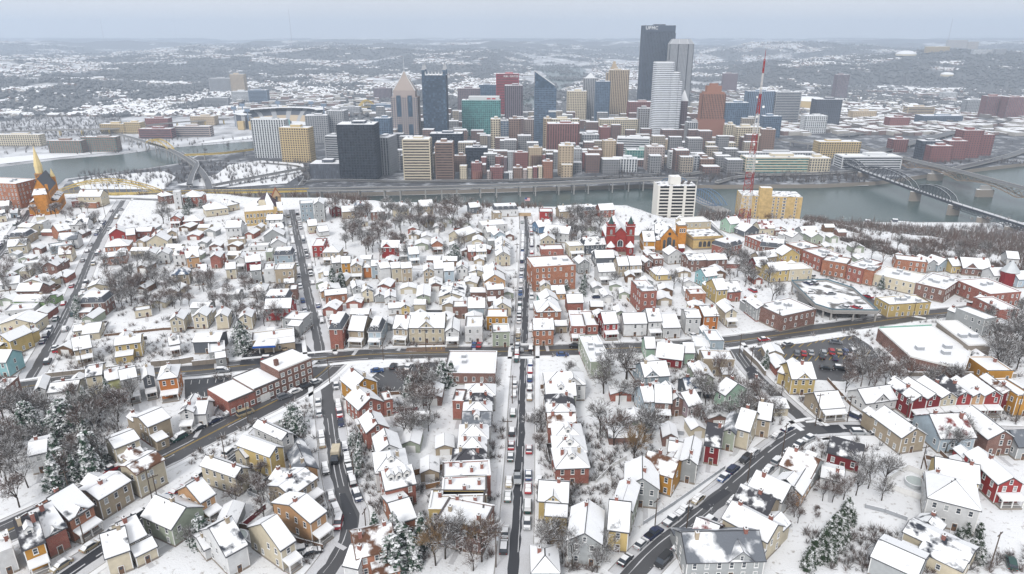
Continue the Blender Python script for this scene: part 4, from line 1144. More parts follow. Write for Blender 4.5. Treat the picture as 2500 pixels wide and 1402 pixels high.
def left_church():
    loc, rz, w_ = frame(at(74, 529), at(143, 523), 36); t = thing('church', 'large orange brick church with pale yellow spire and dark roof', 'church', loc, rz); X, Y = w_ / 2, 18; n = X * .56
    b = MB(); gable_body(b, -n, n, -Y + 4, Y, 15, 8, 'church_orange'); b.box(-X, X, -Y + 7, Y - 2, -.5, 7.5, 'church_orange'); part('nave', b, t)
    roof_on(t, gable_roof(-n, n, -Y + 4, Y, 15, 8), 'slate', 'slate')
    a = MB(); a.prism([(-n * .9, -Y + 4), (-n * .75, -Y), (n * .75, -Y), (n * .9, -Y + 4)][::1], -.5, 13.5, 'church_orange'); a.slab([(-n * .95, -Y - .3, 13.5), (n * .95, -Y - .3, 13.5), (n * .7, -Y + 4, 16.5), (-n * .7, -Y + 4, 16.5)], .25, 'snow_dark'); part('apse', a, t)
    for s in (-1, 1):
        q = MB(); x0, x1 = sorted((s * n * .9, s * X)); q.box(x0, x1, -Y + 1, -Y + 7, -.5, 6, 'church_orange'); q.box(x0 - .2, x1 + .2, -Y + .8, -Y + 7, 6, 6.3, 'roof_snow'); part('chapel', q, t)
        ai = MB(); x0, x1 = sorted((s * n, s * X)); ai.slab([(x0, -Y + 7, 7.5 + (1.6 if s > 0 else 0)), (x1, -Y + 7, 7.5 + (1.6 if s < 0 else 0)), (x1, Y - 2, 7.5 + (1.6 if s < 0 else 0)), (x0, Y - 2, 7.5 + (1.6 if s > 0 else 0))], .3, 'snow_dark'); part('aisle_roof', ai, t)
    wn = arch_window('arched_window', 1.0, 2.4, 'pane', 'stone')
    for i in range(6): link('window', wn, t, (X + .02, -Y + 9.5 + i * 4, 2.2), math.pi / 2)
    for i in range(6): link('window', wn, t, (n + .02, -Y + 9.5 + i * 4, 10.2), math.pi / 2)
    for x in (-2.4, 2.4): link('window', WIN, t, (x, -Y - .01, 3.2))
    ch = MB(); ch.box(n - 1.2, n + .2, -Y + 4, -Y + 5.6, 0, 19, 'church_orange'); part('chimney', ch, t)
    tw = MB(); x, y = -n + 1.0, Y - 2.6; tw.box(x - 2.6, x + 2.6, y - 2.6, y + 2.6, -.5, 22, 'church_orange'); tw.box(x - 2.8, x + 2.8, y - 2.8, y + 2.8, 21, 21.5, 'stone'); to = part('tower', tw, t)
    sp = MB(); sp.prism(ngon(2.3, 8, x, y), 22, 26.5, 'spire_cream'); sp.cone(ngon(2.5, 8, x, y), 26.5, (x, y, 40.5), 'spire_cream'); part('spire', sp, to)
    x2 = n - 1; q = MB(); q.box(x2 - 1.4, x2 + 1.4, Y - 3, Y - .2, -.5, 19, 'church_orange'); q.cone(ngon(1.6, 8, x2, Y - 1.6), 19, (x2, Y - 1.6, 24.5), 'spire_cream'); part('small_tower', q, t)
    cr = MB(); cr.box(-.1, .1, -.1, .1, 0, 2, 'trim_dark'); cr.box(-.6, .6, -.1, .1, 1.2, 1.4, 'trim_dark'); part('cross', cr, t, (0, -Y + 4.2, 23.2))
plain('spire_cream', (.72, .58, .30), .6); left_church()
def tan_church():
    loc, rz, w_ = frame(at(601, 553), at(694, 545), 30); t = thing('church', 'long tan brick church hall with brown roofed tower by the river edge', 'church', loc, rz); X, Y = w_ / 2, 15
    b = MB(); b.box(-X, X * .55, -Y, -Y + 13, -.5, 9, 'buff_brick'); b.box(X * .55, X * .72, -Y - .4, -Y + 4, -.5, 9.8, 'buff_brick'); b.box(X * .72, X, -Y + 1, -Y + 13, -.5, 8, 'buff_brick'); part('hall', b, t)
    s = MB(); s.box(-X + .2, X * .53, -Y + .2, -Y + 12.8, 9.01, 9.3, 'roof_snow'); part('snow', s, t); s = MB(); s.slab([(X * .72, -Y + .8, 7.8), (X + .2, -Y + .8, 7.8), (X + .2, -Y + 13, 10.5), (X * .72, -Y + 13, 10.5)], .25, 'roof_snow'); part('snow', s, t)
    for f, z in enumerate((2.6, 6.3)):
        for i in range(8): link('window', WIN if (i + f) % 3 else WINP, t, (-X + 1.6 + i * (X * 1.5 - 2.6) / 7, -Y - .012, z), 0, (1, 1, 1.25))
    for z in (2.4, 5.6):
        for x in (.79, .92): link('window', WIN, t, (X * x, -Y + .985, z))
    g = MB(); g.box(-X * .2, X * .9, -Y + 13, Y, -.5, 8, 'buff_brick'); part('sanctuary', g, t); cx, cy = X * .3, 5.5; rr = MB(); oc = ngon(9.5, 8, cx, cy, ph=math.pi / 8)
    for i in range(8):
        a, c = oc[i], oc[(i + 1) % 8]; rr.poly([(*a, 7.8), (*c, 7.8), (cx, cy, 16)], [(0, 1, 2)], 'roof_snow' if i in (0, 1, 5, 7) else 'slate_purple')
    part('roof', rr, t); pn = MB(); pn.poly([(-X * .3, -Y + 13.2, 9), (X * .2, -Y + 13.2, 9), (X * .1, -Y + 14.5, 12.5), (-X * .18, -Y + 14.5, 12.5)], [(0, 1, 2, 3)], 'wall_C'); pn.poly([(-X * .3, -Y + 13.2, 9), (-X * .18, -Y + 14.5, 12.5), (-X * .18, -Y + 17, 9)], [(0, 1, 2)], 'roof_snow'); part('gable', pn, t)
    lw = MB(); lw.slab([(-X * .95, -Y + 13, 6), (-X * .2, -Y + 13, 10), (-X * .2, Y, 10), (-X * .95, Y, 6)], .3, 'roof_snow'); lw.box(-X * .93, -X * .2, -Y + 13, Y - .2, -.5, 6, 'buff_brick'); part('aisle', lw, t)
    tw = MB(); x, y = X * .78, 6; tw.box(x - 2.6, x + 2.6, y - 2.6, y + 2.6, -.5, 13, 'stone_buff'); gable_body(tw, x - 2.6, x + 2.6, y - 2.6, y + 2.6, 13, 5, 'stone_buff', 12); to = part('tower', tw, t)
    r = MB(); [r.slab(q, .2, 'shingle_rust') for q in gable_roof(x - 2.6, x + 2.6, y - 2.6, y + 2.6, 13, 5, .3)]; part('tower_roof', r, to)
    link('window', arch_window('arched_window', 1.1, 2.2, 'pane', 'stone'), to, (x, y - 2.62, 11)); link('window', WIN, to, (x + 2.61, y, 12), math.pi / 2, (.8, 1, 1.4))
plain('slate_purple', (.08, .06, .075), .7); plain('stone_buff', (.52, .38, .24), .8); plain('shingle_rust', (.30, .09, .03), .8); tan_church()

def slab_tower(p1, p2, d, zb, ztop, label, wallm, floors, bays, bandm, name='apartment_tower', kind='band'):
    a = Vector(p1[:2]); b = Vector(p2[:2]); e = b - a; n = Vector((-e.y, e.x)).normalized(); c = (a + b) / 2 + n * d / 2
    t = thing(name, label, 'apartment block', (c.x, c.y, zb), math.atan2(e.y, e.x)); X, Y = e.length / 2, d / 2; h = ztop - zb
    return t, X, Y, h
def white_tower():
    Y0 = 515; p1, p2 = at_y(1604, 500, Y0), at_y(1697, 500, Y0); zt = at_y(1650, 455, Y0)[2]
    t, X, Y, h = slab_tower(p1, p2, 18, -24, zt, 'white high-rise apartment block with dark balcony bands behind the churches', '', 0, 0, '')
    core = MB(); core.box(-X + .9, X - .9, -Y + .9, Y - .9, 0, h, 'wall_W'); part('core', core, t); fl = 10; fh = h / fl; ws = [(-X, -X * .38), (-X * .26, X * .36), (X * .46, X)]
    for i in range(fl):
        s = MB(); z = i * fh; s.box(-X, X, -Y, Y, z, z + .3, 'trim_cream')
        for x0, x1 in ws: s.box(x0 + .2, x1 - .2, -Y + .002, -Y + .14, z + .3, z + .95, 'trim_cream')
        part('floor_band', s, t)
    gl = MB()
    for x0, x1 in ws:
        gl.box(x0 + .3, x1 - .3, -Y + .35, -Y + .88, .3, h - .2, 'pane_black')
    part('glazing', gl, t)
    for x0, x1 in ((-X, -X + 1.6), (-X * .42, -X * .24), (X * .34, X * .48), (X - .9, X)):
        p = MB(); p.box(x0, x1, -Y - .12, -Y + 1, 0, h + .3, 'trim_cream'); part('pier', p, t)
    for x in (-X, X - .5):
        p = MB(); p.box(x - .02, x + .52, -Y + 1, Y + .02, 0, h + .25, 'trim_cream'); part('side_wall', p, t)
    r = MB(); r.box(-X + .3, X - .3, -Y + .3, Y - .3, h + .02, h + .3, 'snow_dark'); ro = part('roof', r, t); ph = MB(); ph.box(-X * .32, X * .22, -Y * .5, Y * .4, h, h + 6.2, 'trim_cream'); ph.box(-X * .3, X * .2, -Y * .45, Y * .35, h + 6.2, h + 6.4, 'snow_grey'); part('penthouse', ph, ro)
    for i in range(6):
        v = MB(); v.box(-.9, .9, -.7, .7, 0, 1.3, 'trim_dark'); part('roof_vent', v, ro, (X * (.3 + .11 * i), -Y * .3 + (i % 3) * 4, h + .3))
plain('pane_black', (.02, .022, .026), .5, .2)
plain('trim_cream', (.75, .735, .69), .7, var=.06); white_tower()
def tan_tower():
    p1, p2 = at(1803, 546, -28), at(1950, 551, -28); Y0 = p1[1]; zt = at_y(1836, 478, Y0)[2]
    t, X, Y, h = slab_tower(p1, p2, 20, -30, zt, 'tan brick apartment block with small windows beside the radio mast', '', 0, 0, '')
    b = MB(); b.box(-X, X, -Y, Y, 0, h, 'buff_brick'); b.box(-X * .42, -X * .02, -Y - .6, -Y + 5, 0, h + 6.5, 'buff_brick'); part('wall', b, t)
    r = MB(); r.box(-X + .3, X - .3, -Y + .3, Y - .3, h + .01, h + .3, 'snow_dark'); r.box(-X * .4, -X * .04, -Y - .4, -Y + 4.8, h + 6.5, h + 6.7, 'snow_grey'); part('roof', r, t)
    fl = 10; fh = h / fl
    for f in range(fl - 1):
        for x in (-.86, -.72, -.5, .07, .22, .42, .80): link('window', WIN, t, (X * x, -Y - (.61 if -.42 < x < -.02 else .012), (f + 1.4) * fh), 0, (1.3 if x != .42 else 2.2, 1, .9))
        for u in (-.7, -.2, .35): link('window', WIN, t, (-X - .012, Y * u, (f + 1.4) * fh), -math.pi / 2, (1.2, 1, .9))
tan_tower()
def radio_mast():
    bx, by, _ = at(1817, 556); t = thing('radio_mast', 'tall red and white lattice radio mast on the hilltop edge', 'radio mast', (bx, by, 0)); top = 97; n = 26
    for i in range(n):
        z0, z1 = top * i / n, top * (i + 1) / n; mb = MB(); mat = 'mast_red' if (i // 3) % 2 == 0 else 'mast_white'
        w0, w1 = [max(.4, 4.3 * (1 - z / top) ** 1.15) for z in (z0, z1)]; c0 = [(w0 * math.cos(a), w0 * math.sin(a), z0) for a in (.5, 2.6, 4.7)]; c1 = [(w1 * math.cos(a), w1 * math.sin(a), z1) for a in (.5, 2.6, 4.7)]
        for k in range(3):
            mb.tube(c0[k], c1[k], .20, .18, mat, 4); mb.tube(c0[k], c1[(k + 1) % 3], .095, .095, mat, 3); mb.tube(c0[(k + 1) % 3], c1[k], .095, .095, mat, 3); mb.tube(c1[k], c1[(k + 1) % 3], .095, .095, mat, 3)
        part('lattice_section', mb, t)
    a = MB(); a.tube((0, 0, top), (0, 0, top + 5), .18, .1, 'mast_red', 5); part('antenna', a, t)
    for i in range(9):
        d = MB(); d.prism(ngon(.7, 10), 0, .35, 'trim'); o = part('dish', d, t, (2.4 * math.cos(i * 2.1), 2.4 * math.sin(i * 2.1) - .5, 40 + i * 5.2)); o.rotation_euler = (1.4, 0, i)
plain('mast_red', (.30, .03, .03), .6); plain('mast_white', (.55, .54, .54), .6); radio_mast()
house(at(-42, 505), at(54, 510), 17, 5.8, 'flat', 'O', 'Bs', 'tall red brick apartment block at the left edge beside the orange church', None, 'apartment block', 'apartment_block', 902)
def add_balconies(o, n=5):
    w_ = 12
house(at(1303, 714), at(1404, 707), 15, 4.1, 'flat', 'O', 'Bs', 'four-storey orange brick school block right of the centre street', None, 'building', 'school_building', 903)
house(at(1085, 939), at(1209, 940), 17, 1.25, 'flat', 'B', 'Bs', 'large low building with wide snowy flat roof beside centre street', None, 'building', 'shop_building', 904)
house(at(619, 856), at(721, 843), 8, 1.1, 'flat', 'T', 's', 'low tan service garage behind the black forecourt', None, 'building', 'service_garage', 905)
def canopy():
    p = at(652, 862); t = thing('fuel_canopy', 'white and blue fuel canopy over the black forecourt', 'canopy', p, .12); b = MB(); b.box(-4, 4, -3, 3, 3.6, 4.1, 'trim'); b.box(-4.05, 4.05, -3.08, -3.0, 3.5, 4.2, 'canopy_blue'); part('canopy_roof', b, t)
    s = MB(); s.box(-3.8, 3.8, -2.8, 2.8, 4.1, 4.3, 'snow_grey'); part('snow', s, t)
    for x in (-2.5, 2.5): q = MB(); q.box(x - .15, x + .15, -.15, .15, 0, 3.6, 'trim'); part('column', q, t)
plain('canopy_blue', (.02, .10, .42), .5); canopy()
def brick_hall():
    p1, p2 = at(563, 1016), at(766, 928); loc, rz, w_ = frame(p1, p2, 13); t = thing('brick_hall', 'long red brick building stepping up along the broad avenue', 'building', loc, rz); X, Y = w_ / 2, 6.5
    for x0, x1, h, d, nw in ((-X, -X * .42, 4.6, 13, 4), (-X * .42, X * .18, 5.2, 13, 4), (X * .18, X, 8.2, 11, 5)):
        b = MB(); b.box(x0, x1, -Y, -Y + d, -.5, h, 'wall_R' if x0 < -X * .9 else 'wall_B'); b.box(x0, x1, -Y - .1, -Y + .25, h, h + .45, 'trim' if x0 > 0 else 'trim_dark'); b.box(x0, x1, -Y + d - .3, -Y + d, h, h + .5, 'trim_dark'); w1 = part('wing', b, t)
        s = MB(); s.box(x0 + .15, x1 - .15, -Y + .27, -Y + d - .32, h + .002, h + .25, 'roof_snow'); part('snow', s, w1)
        for f in range(int(h // 2.6)):
            for i in range(nw): link('window', WIN if (i + f) % 2 else WINP, w1, (x0 + (i + .5) * (x1 - x0) / nw, -Y - .012, 1.5 + f * 2.5), 0, (1.25, 1, .85))
    g = MB(); g.box(-1.6, 1.6, -.06, .02, 0, 2.6, 'trim'); part('garage_door', g, t, (-X * .2, -Y - .02, 0)); c = MB(); c.box(-.6, .6, -.6, .6, 0, 3, 'wall_B'); part('chimney', c, t, (X * .3, -Y + 4, 7.5))
brick_hall()
def poly_building(pts, h, wallm, label, name='supermarket', vents=3, seed=1):
    P = [at(*p)[:2] for p in pts]; cx = sum(p[0] for p in P) / len(P); cy = sum(p[1] for p in P) / len(P); L = [(x - cx, y - cy) for x, y in P]
    ar = sum(L[i][0] * L[(i + 1) % len(L)][1] - L[(i + 1) % len(L)][0] * L[i][1] for i in range(len(L)))
    if ar < 0: L = L[::-1]
    t = thing(name, label, 'building', (cx, cy, 0)); b = MB(); b.prism(L, -.5, h, wallm, 'concrete'); part('wall', b, t); n = len(L)
    s = MB(); s.prism([(x * .985, y * .985) for x, y in L], h + .003, h + .2, 'roof_snow'); ro = part('roof_snow', s, t)
    for i in range(n):
        a, c = Vector(L[i]), Vector(L[(i + 1) % n]); k = MB(); ribbon(k, [a, c], .15, -.15, h, 'copper' if name == 'supermarket' and i == 3 else 'trim', h + .55); part('parapet', k, t)
    r = random.Random(seed)
    for i in range(vents): v = MB(); v.box(-1.3, 1.3, -.9, .9, 0, 1.2, 'metal'); v.box(-1.3, 1.3, -.9, .9, 1.2, 1.35, 'roof_snow'); part('roof_vent', v, ro, (L[i % n][0] * .35 + r.uniform(-2, 2), L[i % n][1] * .35, h + .2))
    HOUSES.append((cx, cy, 16, 0)); return t
poly_building([(2138, 831), (2268, 825), (2362, 892), (2346, 938), (2216, 904)], 5.0, 'wall_B', 'wide low supermarket with snowy flat roof beside the parking lot')
poly_building([(2278, 827), (2326, 826), (2408, 886), (2354, 888)], 7.0, 'stone', 'long tan wing with snowy flat roof attached to the supermarket', 'market_wing', 2, 3)
def deck():
    P = [at(x, y, 4.2)[:2] for x, y in ((1932, 690), (2017, 687), (2082, 708), (2144, 763), (2031, 761), (1990, 748))][::-1]; cx = sum(p[0] for p in P) / 6; cy = sum(p[1] for p in P) / 6; L = [(x - cx, y - cy) for x, y in P]
    ar = sum(L[i][0] * L[(i + 1) % 6][1] - L[(i + 1) % 6][0] * L[i][1] for i in range(6)); L = L if ar > 0 else L[::-1]
    t = thing('parking_deck', 'raised concrete parking deck with blue railings behind the shops', 'parking deck', (cx, cy, 0)); b = MB(); b.prism(L, 3.3, 4.2, 'concrete'); b.poly([(x, y, 3.3) for x, y in L], [tuple(reversed(range(6)))], 'concrete_dark'); part('deck', b, t)
    s = MB(); s.prism([(x * .97, y * .97) for x, y in L], 4.203, 4.26, 'deck_snow'); part('snow', s, t)
    for i in range(6):
        a, c = Vector(L[i]), Vector(L[(i + 1) % 6]); k = MB(); ribbon(k, [a, c], .2, -.2, 4.2, 'concrete', 5.0); ribbon(k, [a, c], .06, -.06, 5.02, 'rail_blue', 5.5); part('parapet', k, t); m = max(2, int((c - a).length / 7))
        for j in range(m): q = MB(); p = a.lerp(c, j / m) * .96; q.box(p.x - .3, p.x + .3, p.y - .3, p.y + .3, 0, 3.3, 'concrete'); part('column', q, t)
    w_ = MB(); w_.box(-12, 12, -4, 6, 0, 3.2, 'concrete_dark'); part('ramp_core', w_, t)
patch_mat('deck_snow', (.16, .155, .15), .46, .22); plain('rail_blue', (.10, .19, .24), .5); deck()
def turret():
    p = at(2458, 694); t = thing('turret_house', 'dark red round turret with silver cone roof at right edge', 'house', p); b = MB(); b.prism(ngon(3.6, 12), -.5, 6.5, 'wall_D'); part('wall', b, t); r = MB(); r.cone(ngon(4.1, 12), 6.5, (0, 0, 12), 'metal_pale'); part('roof', r, t)
plain('metal_pale', (.55, .58, .6), .4, .5, .2, .4, .3); turret()
def pool(px, py, r, label):
    p = at(px, py); t = thing('swimming_pool', label, 'pool', p); b = MB(); L = ngon(r, 24); b.prism(L, 0, 1.25, 'metal_pale', 'pool_ice'); part('pool_wall', b, t); q = MB()
    for i in range(24): a, c = L[i], L[(i + 1) % 24]; q.poly([(a[0] * .96, a[1] * .96, 1.25), (c[0] * .96, c[1] * .96, 1.25), (c[0] * 1.05, c[1] * 1.05, 1.25), (a[0] * 1.05, a[1] * 1.05, 1.25), (a[0] * 1.05, a[1] * 1.05, 1.36), (c[0] * 1.05, c[1] * 1.05, 1.36), (c[0] * .96, c[1] * .96, 1.36), (a[0] * .96, a[1] * .96, 1.36)], [(3, 2, 5, 4), (4, 5, 6, 7), (7, 6, 1, 0)], 'roof_snow')
    part('pool_rim', q, t)
plain('pool_ice', (.42, .47, .46), .35, .5); pool(578, 1322, 2.55, 'round above-ground pool with grey ice at bottom left'); pool(2232, 1184, 2.3, 'round snow covered pool in the white fenced yard')
pool(1549, 1063, 1.8, 'dark round trampoline-like pool below the brown houses')
# ================================================================ DOWNTOWN
ZG = -123.0
VPY = CY + FPX / math.tan(PITCH)
for nm, c in dict(f_white=(.66, .68, .70), f_cream=(.62, .55, .42), f_tan=(.50, .40, .28), f_gold=(.55, .42, .22), f_brown=(.24, .155, .12), f_red=(.235, .095, .088), f_crimson=(.36, .035, .055), f_orange=(.33, .16, .105), f_pink=(.41, .345, .325),
                  f_grey=(.38, .39, .41), f_dark=(.085, .095, .12), f_black=(.03, .038, .055), f_steel=(.045, .06, .09), f_blue=(.17, .23, .32), f_teal=(.22, .46, .45), f_plum=(.20, .15, .17), f_mint=(.36, .5, .45)).items(): plain(nm, c, .7, .3, .08, .05)
for nm, c in dict(g_dark=(.035, .045, .06), g_blue=(.05, .085, .13), g_teal=(.03, .15, .15), g_black=(.008, .012, .02), g_grey=(.10, .11, .13), g_brown=(.06, .045, .04)).items(): glass(nm, c, .2, (4.4, 4.4, 4.2))
def top_z(px, py, Y): return at_y(px, py, Y)[2]
def tower(xl, xr, yb, yt, d, style, fm, gm, label, rot=0, name='office_tower', floor=4.4, bay=5.0, roof='flat', group=None, zg=None):
    zg = ZG if zg is None else zg
    ym = (yb + yt) / 2; sh = lambda x: x + (CX - x) * (yb - ym) / (VPY - ym)
    a = Vector(at(sh(xl), yb, zg)[:2]); b = Vector(at(sh(xr), yb, zg)[:2]); e = b - a; span = e.length; rz = math.radians(rot); d = float(d)
    w_ = span
    if rot: w_ = max(span * .35, (span - d * abs(math.sin(rz))) / math.cos(rz))
    c = (a + b) / 2 + Vector((0, (d * math.cos(rz) + w_ * abs(math.sin(rz))) / 2)); h = max(4, top_z((xl + xr) / 2, yt, a.y) - zg)
    t = thing(name, label, 'tower' if h > 45 else 'building', (c.x, c.y, zg), rz, group); X, Y = w_ / 2, d / 2
    g = MB(); g.box(-X + .35, X - .35, -Y + .35, Y - .35, 0, h - .3, gm); part('glazing', g, t)
    f = MB(); nf = max(1, int(round(h / floor))); fh = h / nf; nx = max(1, int(round(w_ / bay))); ny = max(1, int(round(d / bay)))
    sp, pw = {'grid': (.36, .38), 'band': (.46, 0), 'vert': (.12, .45), 'glass': (.16, .12), 'brick': (.52, .55), 'rib': (0, .5)}[style]
    if sp:
        for i in range(nf + 1):
            z0 = max(0, i * fh - fh * sp / 2); z1 = min(h, i * fh + fh * sp / 2); f.box(-X, X, -Y, Y, z0, z1, fm)
    if pw:
        for i in range(nx + 1):
            x = -X + w_ * i / nx; x0 = max(-X - .15, x - bay * pw / 2); x1 = min(X + .15, x + bay * pw / 2)
            f.box(x0, x1, -Y - .15, -Y + .5, 0, h, fm, False); f.box(x0, x1, Y - .5, Y + .15, 0, h, fm, False)
        for i in range(ny + 1):
            y = -Y + d * i / ny; y0 = max(-Y - .15, y - bay * pw / 2); y1 = min(Y + .15, y + bay * pw / 2)
            f.box(-X - .15, -X + .5, y0, y1, 0, h, fm, False); f.box(X - .5, X + .15, y0, y1, 0, h, fm, False)
    if style == 'band':
        for sx in (-1, 1):
            for sy in (-1, 1): f.box(sx * X - .8, sx * X + .8, sy * Y - .8, sy * Y + .8, 0, h, fm)
    o = part('facade_frame', f, t); o['kind'] = 'stuff'
    if roof == 'flat':
        r = MB(); r.box(-X - .1, X + .1, -Y - .1, Y + .1, h, h + .9, fm); r.box(-X + .8, X - .8, -Y + .8, Y - .8, h + .9, h + 1.15, 'roof_snow'); part('roof', r, t)
        q = random.Random(int(xl * 7 + yt))
        if w_ > 14 and d > 12:
            ph = MB(); hh = q.uniform(2.5, 5); u = q.uniform(-.25, .25); ph.box(X * (u - .35), X * (u + .35), -Y * .4, Y * .5, h + .9, h + .9 + hh, fm); ph.box(X * (u - .33), X * (u + .33), -Y * .37, Y * .47, h + .9 + hh, h + 1.2 + hh, 'roof_snow'); part('penthouse', ph, t)
            for k in range(3): v = MB(); v.box(-1.5, 1.5, -1.2, 1.2, 0, 1.8, 'metal'); part('roof_vent', v, t, (X * q.uniform(-.8, .8), Y * q.uniform(-.8, .8), h + 1.1))
    return t, X, Y, h
T = tower
